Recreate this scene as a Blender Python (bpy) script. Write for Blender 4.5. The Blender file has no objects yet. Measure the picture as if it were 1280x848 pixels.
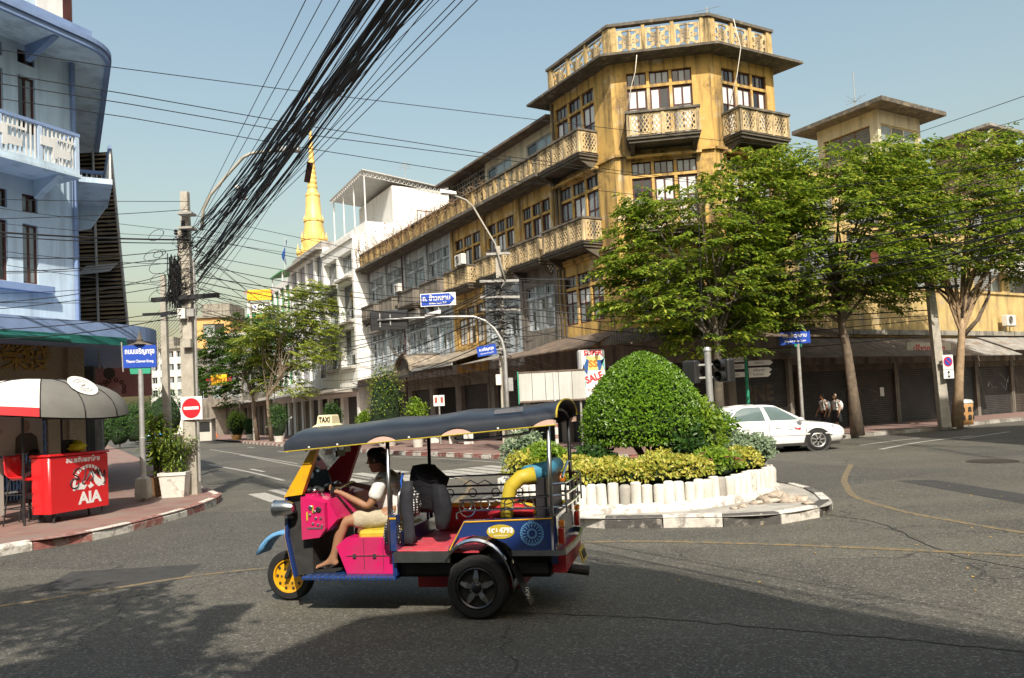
import bpy, math, random
from math import sin, cos, pi, radians, sqrt, atan2
from mathutils import Vector, Matrix, noise as mnoise
random.seed(7)
SC = bpy.context.scene
COL = SC.collection
FPX, CAMH, PITCH, ROLL, SHIFT = 960.0, 1.85, radians(2.56), 0.048, 42.0
_r, _f, _u = Vector((1, 0, 0)), Vector((0, cos(PITCH), sin(PITCH))), Vector((0, -sin(PITCH), cos(PITCH)))
CR = _r * cos(ROLL) - _u * sin(ROLL)
CU = _u * cos(ROLL) + _r * sin(ROLL)
CAM = Vector((0, 0, CAMH))
cd = bpy.data.cameras.new('camera')
cam = bpy.data.objects.new('camera', cd)
COL.objects.link(cam)
cam.matrix_world = Matrix(((CR.x, CU.x, -_f.x, 0), (CR.y, CU.y, -_f.y, 0), (CR.z, CU.z, -_f.z, CAMH), (0, 0, 0, 1)))
cd.sensor_fit = 'HORIZONTAL'
cd.sensor_width = 36.0
cd.lens = FPX / 1280 * 36
cd.shift_y = SHIFT / 1280
cd.clip_start = 0.05
cd.clip_end = 3000
SC.camera = cam
SUN_EL = radians(46)
SUN_AZ = (0.14, -1.0)                # horizontal direction towards the sun: behind the camera
w = bpy.data.worlds.new('World')
SC.world = w
w.use_nodes = True
wn = w.node_tree
bg = wn.nodes['Background']
sky = wn.nodes.new('ShaderNodeTexSky')
sky.sky_type = 'NISHITA'
sky.sun_disc = False
sky.sun_elevation = SUN_EL
sky.sun_rotation = atan2(SUN_AZ[0], SUN_AZ[1])
sky.air_density = 2.25
sky.dust_density = 4.6
sky.ozone_density = 2.0
wn.links.new(sky.outputs[0], bg.inputs[0])
bg.inputs[1].default_value = 0.136
sl = bpy.data.lights.new('sun', 'SUN')
sl.energy = 5.0
sl.angle = radians(0.53)
sl.color = (1.0, 0.93, 0.82)
sun = bpy.data.objects.new('sun', sl)
COL.objects.link(sun)
_h = Vector((SUN_AZ[0], SUN_AZ[1], 0)).normalized()
_sd = Vector((_h.x * cos(SUN_EL), _h.y * cos(SUN_EL), sin(SUN_EL)))
sun.rotation_euler = _sd.to_track_quat('Z', 'Y').to_euler()
sun.location = _sd * 60
SC.view_settings.view_transform = 'Standard'
SC.view_settings.look = 'None'
SC.view_settings.exposure = 0.36
SC.view_settings.gamma = 1.0
def ray(x, y):
 return _f + CR * ((x - 640) / FPX) + CU * ((424 + SHIFT - y) / FPX)
def gnd(x, y, z=0.0):
 d = ray(x, y)
 return CAM + d * ((z - CAMH) / d.z)
def atY(x, y, Y):
 d = ray(x, y)
 return CAM + d * (Y / d.y)
def onpl(x, y, P, n):
 d = ray(x, y)
 n = Vector((n[0], n[1], 0))
 P = Vector((P[0], P[1], 0))
 return CAM + d * ((P - Vector((CAM.x, CAM.y, 0))).dot(n) / d.dot(n))
class MB:
 def __init__(s):
  s.v = []
  s.f = []
 def add(s, vs, fs):
  o = len(s.v)
  s.v += [tuple(a) for a in vs]
  s.f += [tuple(i + o for i in f) for f in fs]
  return s
 def bx(s, x0, x1, y0, y1, z0, z1):
  return s.add([(x0, y0, z0), (x1, y0, z0), (x1, y1, z0), (x0, y1, z0), (x0, y0, z1), (x1, y0, z1), (x1, y1, z1), (x0, y1, z1)],
                     [(0, 3, 2, 1), (4, 5, 6, 7), (0, 1, 5, 4), (1, 2, 6, 5), (2, 3, 7, 6), (3, 0, 4, 7)])
 def box(s, c, size, m=None):
  h = [a / 2 for a in size]
  vs = [Vector((sx * h[0], sy * h[1], sz * h[2])) for sz in (-1, 1) for sx, sy in ((-1, -1), (1, -1), (1, 1), (-1, 1))]
  if m:
   vs = [m @ v for v in vs]
  c = Vector(c)
  return s.add([v + c for v in vs], [(0, 3, 2, 1), (4, 5, 6, 7), (0, 1, 5, 4), (1, 2, 6, 5), (2, 3, 7, 6), (3, 0, 4, 7)])
 def bevbox(s, x0, x1, y0, y1, z0, z1, b=0.02):
  """box with chamfered vertical and top edges"""
  def ring(i, z):
   return [(x0 + i, y0 + b, z), (x0 + b, y0 + i, z), (x1 - b, y0 + i, z), (x1 - i, y0 + b, z), (x1 - i, y1 - b, z), (x1 - b, y1 - i, z), (x0 + b, y1 - i, z), (x0 + i, y1 - b, z)]
  r = [ring(0, z0), ring(0, z1 - b), ring(b * .9, z1)]
  return s.loft(r, True, True)
 def loft(s, rings, cap0=True, cap1=True, closed=True):
  n = len(rings[0])
  vs = [p for r in rings for p in r]
  fs = []
  for k in range(len(rings) - 1):
   for i in range(n if closed else n - 1):
    j = (i + 1) % n
    fs.append((k * n + i, k * n + j, (k + 1) * n + j, (k + 1) * n + i))
  if cap0:
   fs.append(tuple(range(n - 1, -1, -1)))
  if cap1:
   fs.append(tuple((len(rings) - 1) * n + i for i in range(n)))
  return s.add(vs, fs)
 def quad(s, a, b, c, d):
  return s.add([a, b, c, d], [(0, 1, 2, 3)])
 def poly(s, pts):
  return s.add(pts, [tuple(range(len(pts)))])
 def prism(s, pts, lo, hi, axis='y'):
  """pts: outline in the plane across the axis (x,z for y; x,y for z; y,z for x)"""
  def P(a, b, t):
   return (a, t, b) if axis == 'y' else ((a, b, t) if axis == 'z' else (t, a, b))
  return s.loft([[P(a, b, lo) for a, b in pts], [P(a, b, hi) for a, b in pts]])
 def tube(s, pts, r, n=6, caps=True, smooth_ends=False):
  pts = [Vector(p) for p in pts]
  rs = r if isinstance(r, (list, tuple)) else [r] * len(pts)
  rings = []
  up = None
  for i, p in enumerate(pts):
   t = (pts[min(i + 1, len(pts) - 1)] - pts[max(i - 1, 0)])
   if t.length < 1e-9:
    t = Vector((0, 0, 1))
   t.normalize()
   if up is None:
    up = Vector((0, 0, 1)) if abs(t.z) < .9 else Vector((1, 0, 0))
   a = up - t * up.dot(t)
   if a.length < 1e-6:
    a = t.orthogonal()
   a.normalize()
   up = a
   b = t.cross(a)
   rings.append([p + (a * cos(2 * pi * k / n) + b * sin(2 * pi * k / n)) * rs[i] for k in range(n)])
  return s.loft(rings, caps, caps)
 def cyl(s, a, b, r, n=12, r2=None):
  return s.tube([a, b], [r, r if r2 is None else r2], n)
 def lathe(s, prof, n=16, c=(0, 0, 0), axis='z', cap0=True, cap1=True):
  rings = []
  for r, z in prof:
   ring = []
   for k in range(n):
    a = 2 * pi * k / n
    x, y = r * cos(a), r * sin(a)
    q = (x, y, z) if axis == 'z' else ((x, z, -y) if axis == 'y' else (z, x, y))
    ring.append((q[0] + c[0], q[1] + c[1], q[2] + c[2]))
   rings.append(ring)
  return s.loft(rings, cap0, cap1)
 def strip(s, pts, w, z=0.0):
  """flat ribbon along ground points"""
  pts = [Vector((p[0], p[1], 0)) for p in pts]
  L = []
  for i, p in enumerate(pts):
   t = (pts[min(i + 1, len(pts) - 1)] - pts[max(i - 1, 0)]).normalized()
   nn = Vector((-t.y, t.x, 0)) * w / 2
   L.append(((p - nn).x, (p - nn).y, z))
   L.append(((p + nn).x, (p + nn).y, z))
  return s.add(L, [(2 * i, 2 * i + 2, 2 * i + 3, 2 * i + 1) for i in range(len(pts) - 1)])
 def mesh(s, name, m=None, smooth=False):
  me = bpy.data.meshes.new(name)
  me.from_pydata(s.v, [], s.f)
  if smooth:
   me.polygons.foreach_set('use_smooth', [True] * len(me.polygons))
   if smooth == 'auto':
    me.set_sharp_from_angle(angle=radians(38))
  if m is not None:
   me.materials.append(M(m) if isinstance(m, str) else m)
  me.update()
  return me
 def build(s, name, m, parent=None, smooth=False, **kw):
  return link(name, s.mesh(name, m, smooth), parent, **kw)
def link(name, data, parent=None, loc=None, rot=None, label=None, kind=None):
 o = bpy.data.objects.new(name, data)
 COL.objects.link(o)
 if parent is not None:
  o.parent = parent
 if loc is not None:
  o.location = loc
 if rot is not None:
  o.rotation_euler = rot
 if label:
  o['label'] = label
 if kind:
  o['kind'] = kind
 return o
def tag(o, label, cat, group=None):
 o['label'] = label
 o['category'] = cat
 if group:
  o['group'] = group
 return o
def thing(name, label, cat, loc=(0, 0, 0), rz=0.0, group=None):
 o = bpy.data.objects.new(name, None)
 COL.objects.link(o)
 o.empty_display_size = .2
 o.location = loc
 o.rotation_euler = (0, 0, rz)
 return tag(o, label, cat, group)
def struct(o):
 o['kind'] = 'structure'
 return o
def kids(o):
 return [c for c in bpy.data.objects if c.parent == o]
def copy_tree(o, parent=None, tree=None):
 if tree is None:
  tree = {}
  for c in bpy.data.objects:
   if c.parent:
    tree.setdefault(c.parent.name, []).append(c)
 c = o.copy()
 COL.objects.link(c)
 c.parent = parent
 for ch in tree.get(o.name, []):
  copy_tree(ch, c, tree)
 return c
def text(s, size, m, parent, loc, rot=(pi / 2, 0, 0), ext=.002, align='CENTER', sx=1.0, name='lettering', shear=0.0, bold=0.0):
 cu = bpy.data.curves.new('t', 'FONT')
 cu.body = s
 cu.size = size
 cu.extrude = ext
 cu.offset = bold
 cu.shear = shear
 cu.resolution_u = 3
 cu.align_x = align
 cu.align_y = 'CENTER'
 o = bpy.data.objects.new('t', cu)
 me = bpy.data.meshes.new_from_object(o)
 bpy.data.objects.remove(o)
 bpy.data.curves.remove(cu)
 me.materials.clear()
 me.materials.append(M(m))
 ob = link(name, me, parent, loc, rot)
 ob.scale = (sx, 1, 1)
 return ob
MATS = {}
def M(n):
 return MATS[n]
def lin(c):
 return tuple(((x / 255) / 12.92 if x <= 10 else ((x / 255 + .055) / 1.055) ** 2.4) for x in c)
def mat(name, col, rough=.6, metal=0.0, var=.18, vs=3.0, bump=0.0, bs=40.0, streak=0.0, scol=(.05, .045, .04), ss=1.0, blotch=0.0, bcol=None, bls=1.2, bth=.56, grime=0.0, spec=.4, trans=0.0, coat=0.0, emit=None, alpha=1.0, vtint=None, sub=0.0, world=False):
 m = bpy.data.materials.new(name)
 m.use_nodes = True
 nt = m.node_tree
 N, L = nt.nodes, nt.links
 b = N['Principled BSDF']
 b.inputs['Roughness'].default_value = rough
 b.inputs['Metallic'].default_value = metal
 b.inputs['Specular IOR Level'].default_value = spec
 b.inputs['Transmission Weight'].default_value = trans
 b.inputs['Coat Weight'].default_value = coat
 b.inputs['Alpha'].default_value = alpha
 if sub:
  b.inputs['Subsurface Weight'].default_value = sub
 tc = N.new('ShaderNodeTexCoord')
 co = tc.outputs['Object']
 if world:
  g = N.new('ShaderNodeNewGeometry')
  co = g.outputs['Position']
 last = None
 def rgb(c):
  n = N.new('ShaderNodeRGB')
  n.outputs[0].default_value = (*c, 1)
  return n.outputs[0]
 def noise(scale, detail=5, mapping=None, rough_=.6):
  n = N.new('ShaderNodeTexNoise')
  n.inputs['Scale'].default_value = scale
  n.inputs['Detail'].default_value = detail
  n.inputs['Roughness'].default_value = rough_
  if mapping:
   mp = N.new('ShaderNodeMapping')
   mp.inputs['Scale'].default_value = mapping
   L.new(co, mp.inputs['Vector'])
   L.new(mp.outputs[0], n.inputs['Vector'])
  else:
   L.new(co, n.inputs['Vector'])
  return n.outputs['Fac']
 def mix(fac, a, bb, mode='MIX'):
  n = N.new('ShaderNodeMix')
  n.data_type = 'RGBA'
  n.blend_type = mode
  for sock, v in ((n.inputs['Factor'], fac), (n.inputs['A'], a), (n.inputs['B'], bb)):
   if hasattr(v, 'node'):
    L.new(v, sock)
   else:
    sock.default_value = v
  return n.outputs['Result']
 def ramp(v, lo, hi):
  n = N.new('ShaderNodeMapRange')
  n.inputs['From Min'].default_value = lo
  n.inputs['From Max'].default_value = hi
  L.new(v, n.inputs['Value'])
  return n.outputs[0]
 if var:
  dark = tuple(c * (1 - var) for c in col)
  lite = vtint if vtint else tuple(min(1, c * (1 + var * .7)) for c in col)
  last = mix(ramp(noise(vs), .3, .7), rgb(dark), rgb(lite))
 else:
  last = rgb(col)
 if blotch:
  bc = bcol or tuple(min(1, c * 1.5 + .1) for c in col)
  f = ramp(noise(bls, 7), bth, bth + .08)
  mm = N.new('ShaderNodeMath')
  mm.operation = 'MULTIPLY'
  mm.inputs[1].default_value = blotch
  L.new(f, mm.inputs[0])
  last = mix(mm.outputs[0], last, rgb(bc))
 if streak:
  f = ramp(noise(ss, 6, (2.2, 2.2, .2)), .48, .62)
  mm = N.new('ShaderNodeMath')
  mm.operation = 'MULTIPLY'
  mm.inputs[1].default_value = streak
  L.new(f, mm.inputs[0])
  last = mix(mm.outputs[0], last, rgb(scol))
 if grime:
  f = ramp(noise(.6, 9, None, .75), .53, .63)
  mm = N.new('ShaderNodeMath')
  mm.operation = 'MULTIPLY'
  mm.inputs[1].default_value = grime
  L.new(f, mm.inputs[0])
  last = mix(mm.outputs[0], last, rgb(scol))
 L.new(last, b.inputs['Base Color'])
 if bump:
  bp = N.new('ShaderNodeBump')
  bp.inputs['Strength'].default_value = bump
  bp.inputs['Distance'].default_value = .02
  L.new(noise(bs, 4), bp.inputs['Height'])
  L.new(bp.outputs[0], b.inputs['Normal'])
 if emit:
  b.inputs['Emission Color'].default_value = (*emit[0], 1)
  b.inputs['Emission Strength'].default_value = emit[1]
 MATS[name] = m
 return m
def bands(name, per, axis=2, amt=.5, dist=.02):
 """add corrugation relief (object space) to an existing material"""
 m = MATS[name]
 nt = m.node_tree
 N, L = nt.nodes, nt.links
 b = N['Principled BSDF']
 tc = N.new('ShaderNodeTexCoord')
 wv = N.new('ShaderNodeTexWave')
 wv.wave_type = 'BANDS'
 wv.bands_direction = 'XYZ'[axis]
 wv.inputs['Scale'].default_value = .314 / per   # wave period = 1/(scale*~3.18)
 L.new(tc.outputs['Object'], wv.inputs['Vector'])
 bp = N.new('ShaderNodeBump')
 bp.inputs['Strength'].default_value = amt
 bp.inputs['Distance'].default_value = dist
 L.new(wv.outputs['Fac'], bp.inputs['Height'])
 L.new(bp.outputs[0], b.inputs['Normal'])
def xf(loc, rz):
 return Matrix.Translation(Vector(loc)) @ Matrix.Rotation(rz, 4, 'Z')
# ================================================================ materials
mat('concrete', (.36, .34, .30), .85, var=.25, vs=2.5, bump=.35, bs=60, streak=.25)
mat('concrete_old', (.27, .25, .21), .9, var=.35, vs=3, bump=.5, bs=40, streak=.55, scol=(.04, .037, .03))
mat('kerb_white', (.58, .55, .49), .8, var=.2, vs=9, bump=.4, bs=50, blotch=.85, bcol=(.26, .235, .2), bls=7, bth=.52)
mat('kerb_red', (.25, .095, .08), .8, var=.3, vs=9, bump=.4, bs=50, blotch=.8, bcol=(.33, .26, .22), bls=6, bth=.5)
mat('kerb_black', (.075, .07, .065), .8, var=.3, vs=9, bump=.4, bs=50, blotch=.7, bcol=(.33, .3, .26), bls=8)
mat('white_paint', (.66, .64, .58), .75, var=.14, vs=5, bump=.3, bs=30, blotch=.7, bcol=(.36, .31, .25), bls=5, bth=.58, streak=.25, scol=(.3, .26, .2), ss=3)
mat('road_white', (.36, .345, .31), .8, var=.25, vs=8, blotch=1.0, bcol=(.11, .105, .09), bls=8)
mat('road_yellow', (.20, .145, .07), .8, var=.3, vs=8, blotch=1.0, bcol=(.11, .10, .08), bls=9, bth=.47)
mat('pole_concrete', (.40, .37, .31), .85, var=.22, vs=4, bump=.3, bs=40, streak=.3, scol=(.12, .1, .08))
mat('galv', (.45, .45, .44), .45, .5, var=.15, vs=6, blotch=.25, bcol=(.22, .18, .14), bls=7)
mat('galv_dull', (.34, .33, .31), .6, .2, var=.2, vs=6, blotch=.4, bcol=(.2, .17, .14), bls=7)
mat('black_rubber', (.012, .012, .013), .55, var=.2)
mat('cable', (.010, .010, .011), .5, var=0)
mat('black_metal', (.02, .02, .021), .45, var=.2, spec=.5)
mat('sign_blue', (.02, .07, .40), .4, var=.06)
mat('sign_white', (.78, .77, .74), .5, var=.06)
mat('sign_red', (.55, .02, .03), .45, var=.06)
mat('sign_green', (.03, .28, .17), .5, var=.1)
mat('soil', (.05, .035, .025), .95, var=.4, vs=20, bump=.6, bs=30)
def asphalt():
 m = bpy.data.materials.new('asphalt')
 m.use_nodes = True
 N, L = m.node_tree.nodes, m.node_tree.links
 b = N['Principled BSDF']
 g = N.new('ShaderNodeNewGeometry')
 P = g.outputs['Position']
 def noise(s, d=6, r=.6, mp=None):
  n = N.new('ShaderNodeTexNoise')
  n.inputs['Scale'].default_value = s
  n.inputs['Detail'].default_value = d
  n.inputs['Roughness'].default_value = r
  if mp:
   q = N.new('ShaderNodeMapping')
   q.inputs['Scale'].default_value = mp[0]
   q.inputs['Rotation'].default_value = (0, 0, mp[1])
   L.new(P, q.inputs['Vector'])
   L.new(q.outputs[0], n.inputs['Vector'])
  else:
   L.new(P, n.inputs['Vector'])
  return n.outputs['Fac']
 def rng(v, a, c, lo=0, hi=1):
  n = N.new('ShaderNodeMapRange')
  n.inputs['From Min'].default_value = a
  n.inputs['From Max'].default_value = c
  n.inputs['To Min'].default_value = lo
  n.inputs['To Max'].default_value = hi
  L.new(v, n.inputs['Value'])
  return n.outputs[0]
 def mix(f, a, c, mode='MIX'):
  n = N.new('ShaderNodeMix')
  n.data_type = 'RGBA'
  n.blend_type = mode
  for so, v in ((n.inputs['Factor'], f), (n.inputs['A'], a), (n.inputs['B'], c)):
   if hasattr(v, 'node'):
    L.new(v, so)
   elif isinstance(v, tuple):
    so.default_value = (*v, 1)
   else:
    so.default_value = v
  return n.outputs['Result']
 base = mix(rng(noise(.35, 8), .3, .7), (.064, .060, .049), (.103, .096, .076))
 base = mix(rng(noise(1.0, 4, .5, ((.09, .9, 1), .25)), .45, .75, 0, .55), base, (.14, .13, .102))
 base = mix(rng(noise(1.0, 5, .6, ((.8, .07, 1), .5)), .55, .72, 0, .5), base, (.045, .043, .040))
 v = N.new('ShaderNodeTexVoronoi')
 v.inputs['Scale'].default_value = .16
 L.new(P, v.inputs['Vector'])
 sp = N.new('ShaderNodeSeparateColor')
 L.new(v.outputs['Color'], sp.inputs[0])
 base = mix(rng(sp.outputs[0], .70, .71, 0, .5), base, (.048, .047, .045))
 gv = N.new('ShaderNodeTexVoronoi')
 gv.inputs['Scale'].default_value = 62
 L.new(P, gv.inputs['Vector'])
 gs = N.new('ShaderNodeSeparateColor')
 L.new(gv.outputs['Color'], gs.inputs[0])
 base = mix(rng(gs.outputs[0], .78, .95, 0, .6), base, (.25, .235, .205))
 base = mix(rng(gs.outputs[1], .65, .95, 0, .65), base, (.026, .025, .023))
 cv = N.new('ShaderNodeTexVoronoi')
 cv.feature = 'DISTANCE_TO_EDGE'
 cv.inputs['Scale'].default_value = .42
 dn = N.new('ShaderNodeTexNoise')
 dn.inputs['Scale'].default_value = 1.8
 dn.inputs['Detail'].default_value = 6
 L.new(P, dn.inputs['Vector'])
 ad = N.new('ShaderNodeMix')
 ad.data_type = 'RGBA'
 ad.blend_type = 'LINEAR_LIGHT'
 ad.inputs['Factor'].default_value = .35
 L.new(P, ad.inputs['A'])
 L.new(dn.outputs['Color'], ad.inputs['B'])
 L.new(ad.outputs['Result'], cv.inputs['Vector'])
 crk = rng(cv.outputs['Distance'], .007, .0, 0, 1)
 mk = N.new('ShaderNodeMath')
 mk.operation = 'MULTIPLY'
 L.new(crk, mk.inputs[0])
 L.new(rng(noise(.3, 2), .44, .56, 0, .9), mk.inputs[1])
 base = mix(mk.outputs[0], base, (.02, .02, .02))
 base = mix(rng(noise(2.6, 3), .68, .78, 0, .6), base, (.03, .03, .03))
 L.new(base, b.inputs['Base Color'])
 b.inputs['Roughness'].default_value = .78
 b.inputs['Specular IOR Level'].default_value = .35
 bp = N.new('ShaderNodeBump')
 bp.inputs['Strength'].default_value = .55
 bp.inputs['Distance'].default_value = .006
 L.new(gv.outputs['Distance'], bp.inputs['Height'])
 L.new(bp.outputs[0], b.inputs['Normal'])
 MATS['asphalt'] = m
def paving(name, c1, c2, mortar, w, h, rot):
 m = bpy.data.materials.new(name)
 m.use_nodes = True
 N, L = m.node_tree.nodes, m.node_tree.links
 b = N['Principled BSDF']
 g = N.new('ShaderNodeNewGeometry')
 q = N.new('ShaderNodeMapping')
 q.inputs['Rotation'].default_value = (0, 0, rot)
 L.new(g.outputs['Position'], q.inputs['Vector'])
 bt = N.new('ShaderNodeTexBrick')
 bt.inputs['Color1'].default_value = (*c1, 1)
 bt.inputs['Color2'].default_value = (*c2, 1)
 bt.inputs['Mortar'].default_value = (*mortar, 1)
 bt.inputs['Scale'].default_value = 1
 bt.inputs['Mortar Size'].default_value = .008
 bt.inputs['Brick Width'].default_value = w
 bt.inputs['Row Height'].default_value = h
 L.new(q.outputs[0], bt.inputs['Vector'])
 n = N.new('ShaderNodeTexNoise')
 n.inputs['Scale'].default_value = 1.6
 n.inputs['Detail'].default_value = 8
 L.new(g.outputs['Position'], n.inputs['Vector'])
 mr = N.new('ShaderNodeMapRange')
 mr.inputs['From Min'].default_value = .35
 mr.inputs['From Max'].default_value = .7
 L.new(n.outputs['Fac'], mr.inputs['Value'])
 mx = N.new('ShaderNodeMix')
 mx.data_type = 'RGBA'
 L.new(mr.outputs[0], mx.inputs['Factor'])
 L.new(bt.outputs['Color'], mx.inputs['A'])
 mx.inputs['B'].default_value = (.20, .155, .13, 1)
 L.new(mx.outputs['Result'], b.inputs['Base Color'])
 b.inputs['Roughness'].default_value = .85
 bp = N.new('ShaderNodeBump')
 bp.inputs['Strength'].default_value = .4
 bp.inputs['Distance'].default_value = .01
 L.new(bt.outputs['Fac'], bp.inputs['Height'])
 bp.invert = True
 L.new(bp.outputs[0], b.inputs['Normal'])
 MATS[name] = m
asphalt()
paving('paving_red', (.25, .13, .105), (.19, .095, .08), (.12, .09, .075), .4, .2, .5)
# ================================================================ ground, road, pavements
g_ = MB()
g_.quad((-1500, -1500, -.06), (1500, -1500, -.06), (1500, 1500, -.06), (-1500, 1500, -.06))
struct(g_.build('ground', 'concrete_old'))
ROAD = struct(MB().quad((-160, -60, 0), (160, -60, 0), (160, 200, 0), (-160, 200, 0)).build('road', 'asphalt'))
def smooth_line(pts, n=6):
 """Catmull-Rom through 2-D points"""
 P = [Vector((p[0], p[1])) for p in pts]
 P = [P[0] * 2 - P[1]] + P + [P[-1] * 2 - P[-2]]
 out = []
 for i in range(1, len(P) - 2):
  for k in range(n):
   t = k / n
   a, b, c, d = P[i - 1], P[i], P[i + 1], P[i + 2]
   out.append(.5 * ((2 * b) + (c - a) * t + (2 * a - 5 * b + 4 * c - d) * t * t + (3 * b - a - 3 * c + d) * t ** 3))
 out.append(P[-2])
 return out
def resample(pts, step):
 out = [pts[0].copy()]
 acc = 0.0
 for a, b in zip(pts, pts[1:]):
  seg = (b - a).length
  while acc + seg >= step:
   a = a + (b - a) * ((step - acc) / seg)
   out.append(a.copy())
   seg = (b - a).length
   acc = 0.0
  acc += seg
 return out
def kerb(parent, line, step, mats, width=.17, h=.16, side=1, start=0, loop=False):
 """one block per kerb stone, each its own part"""
 if loop:
  tot = sum((b - a).length for a, b in zip(line, line[1:]))
  pts = resample(line, tot / (2 * round(tot / step / 2)) * .99999)
  pts = pts[:2 * round(tot / step / 2)] + [pts[0]]
 else:
  pts = resample(line, step)
 for i, (a, b) in enumerate(zip(pts, pts[1:])):
  t = (b - a).normalized()
  n = Vector((-t.y, t.x)) * side
  e = .008
  a2, b2 = a + t * e, b - t * e
  hh = h + random.uniform(-.008, .008)
  mb = MB()
  o = random.uniform(-.008, .008)
  def q(p, d, z):
   r = p + n * (d + o)
   return (r.x, r.y, z)
  sec = [(0.0, -.02), (.0, hh - .05), (.045, hh), (width, hh), (width, -.02)]
  mb.loft([[q(a2, d, z) for d, z in sec], [q(b2, d, z) for d, z in sec]])
  mb.build('kerb_stone', mats[(i + start) % len(mats)], parent)
LK = smooth_line([(-13.0, -2.0), (-10.2, 5.6), (-8.6, 9.0), (gnd(0, 695).x, gnd(0, 695).y), (gnd(75, 684).x, gnd(75, 684).y), (gnd(150, 668.5).x, gnd(150, 668.5).y), (gnd(225, 648).x, gnd(225, 648).y), (gnd(265, 634).x, gnd(265, 634).y), (gnd(277, 625).x, gnd(277, 625).y), (-7.4, 18.9), (-9.2, 21.9), (-14, 30.2), (-28, 54.5), (-50, 92.0)], 8)
pv = MB().poly([(p.x, p.y, .15) for p in LK] + [(-90, 92, .15), (-60, 30, .15), (-40, -2, .15)])
PAVL = struct(pv.build('pavement_left', 'paving_red'))
LKn = [p for p in LK if -1 < p.y < 40]
kerb(PAVL, LKn, .92, ['kerb_red', 'kerb_white'], side=1)
TH = radians(30.5)
A2 = Vector((atY(763, 100, 31).x, 31.0))
DIR = Vector((-sin(TH), cos(TH)))
NIN = Vector((DIR.y, -DIR.x))       # inward normal of the row
def rowpt(t, out=0.0):
 p = A2 + DIR * t - NIN * out
 return p
RK = [rowpt(95, 7.3), rowpt(60, 7.3), rowpt(40, 7.3), rowpt(20, 7.35), Vector((gnd(488, 568.3).x, gnd(488, 568.3).y)), Vector((gnd(552, 571).x, gnd(552, 571).y)), Vector((gnd(645, 575).x, gnd(645, 575).y)), Vector((1.5, 25.0)), Vector((3.6, 24.5)), Vector((6.6, 25.7)), Vector((10, 27.8)), Vector((14, 30.6)), Vector((18.9, 33.2)), Vector((24.6, 37.4)), Vector((60, 57.0))]
RKs = smooth_line(RK, 8)
pv = MB().poly([(p.x, p.y, .15) for p in RKs] + [(60, 95, .15), (rowpt(95, -20).x, rowpt(95, -20).y, .15)])
PAVR = struct(pv.build('pavement_right', 'paving_red'))
RKn = [p for p in RKs if p.y < 62 and p.x < 32]
kerb(PAVR, [p for p in RKn if p.x < 5], .62, ['kerb_red', 'kerb_white'], side=1)
kerb(PAVR, [p for p in RKn if p.x > 4.6], .95, ['concrete', 'concrete_old'], side=1)
IK = smooth_line([(gnd(700, 657).x, gnd(700, 657).y), (gnd(735, 661).x, gnd(735, 661).y), (gnd(840, 660).x, gnd(840, 660).y), (gnd(960, 657).x, gnd(960, 657).y), (gnd(1025, 647).x, gnd(1025, 647).y), (gnd(1041, 640).x, gnd(1041, 640).y), (gnd(1032, 629).x, gnd(1032, 629).y), (5.2, 13.4), (5.3, 14.4), (4.9, 15.9), (3.8, 17.1), (2.2, 17.6), (.5, 16.8), (-.6, 15), (-.7, 13.2), (-.1, 12.0), (gnd(700, 657).x, gnd(700, 657).y)], 6)
ISL = struct(MB().poly([(p.x, p.y, .145) for p in IK[:-1]]).build('island', 'concrete'))
kerb(ISL, IK, .82, ['kerb_white', 'kerb_black'], side=1, h=.17, loop=True)
mat('rubble_stone', (.40, .33, .26), .9, var=.4, vs=7, bump=.6, bs=25, blotch=.5, bcol=(.5, .47, .42), bls=5)
def lump(mb, c, r, seed, sq=.6, nu=10, nv=6, amp=.35):
 rings = []
 for j in range(nv):
  ph = -pi / 2 + pi * (j + .5) / nv
  ring = []
  for i in range(nu):
   a = 2 * pi * i / nu
   d = Vector((cos(a) * cos(ph), sin(a) * cos(ph), sin(ph)))
   k = r * (1 + amp * mnoise.noise(d * 1.6 + Vector((seed * 7.1, seed, 0))))
   ring.append((c[0] + d.x * k, c[1] + d.y * k, c[2] + d.z * k * sq))
  rings.append(ring)
 return mb.loft(rings)
for i, (px, py, r) in enumerate([(972, 622, .22), (985, 627, .2), (1000, 626, .16), (960, 628, .17), (945, 630, .13), (928, 634, .1), (1010, 630, .1), (918, 636, .08), (955, 622, .14)]):
 p = gnd(px, py, .15)
 mb = MB()
 lump(mb, (0, 0, r * .12), r * .8, i, .5, amp=.9)
 mb.build('rubble', 'rubble_stone', ISL, True, loc=(p.x, p.y, .145))
def stripe(pts, wd, m, name='painted_line', z=.004):
 return MB().strip(pts, wd, z).build(name, m, ROAD)
def px_line(l, z=0):
 return smooth_line([(gnd(x, y, 0).x, gnd(x, y, 0).y) for x, y in l], 8)
stripe(px_line([(1064, 581), (1056, 597), (1057, 606), (1066, 619), (1090, 629), (1140, 642), (1200, 653), (1290, 668)]), .12, 'road_yellow')
stripe(px_line([(700, 679), (800, 677), (900, 679), (1050, 684), (1300, 696)]), .12, 'road_yellow')
stripe(px_line([(350, 709), (260, 718), (160, 733), (60, 749), (-60, 768)]), .10, 'road_yellow')
stripe(px_line([(548, 596), (575, 599), (587, 606), (584, 616), (570, 628), (560, 640)]), .12, 'road_yellow')
stripe(px_line([(262, 581), (310, 590), (355, 601)]), .14, 'road_white')
stripe(px_line([(300, 569), (400, 588), (470, 600)]), .10, 'road_white')
stripe(px_line([(262, 562), (330, 573), (372, 580)]), .10, 'road_white')
stripe(px_line([(490, 571), (560, 574), (650, 580)]), .10, 'road_white')
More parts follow.
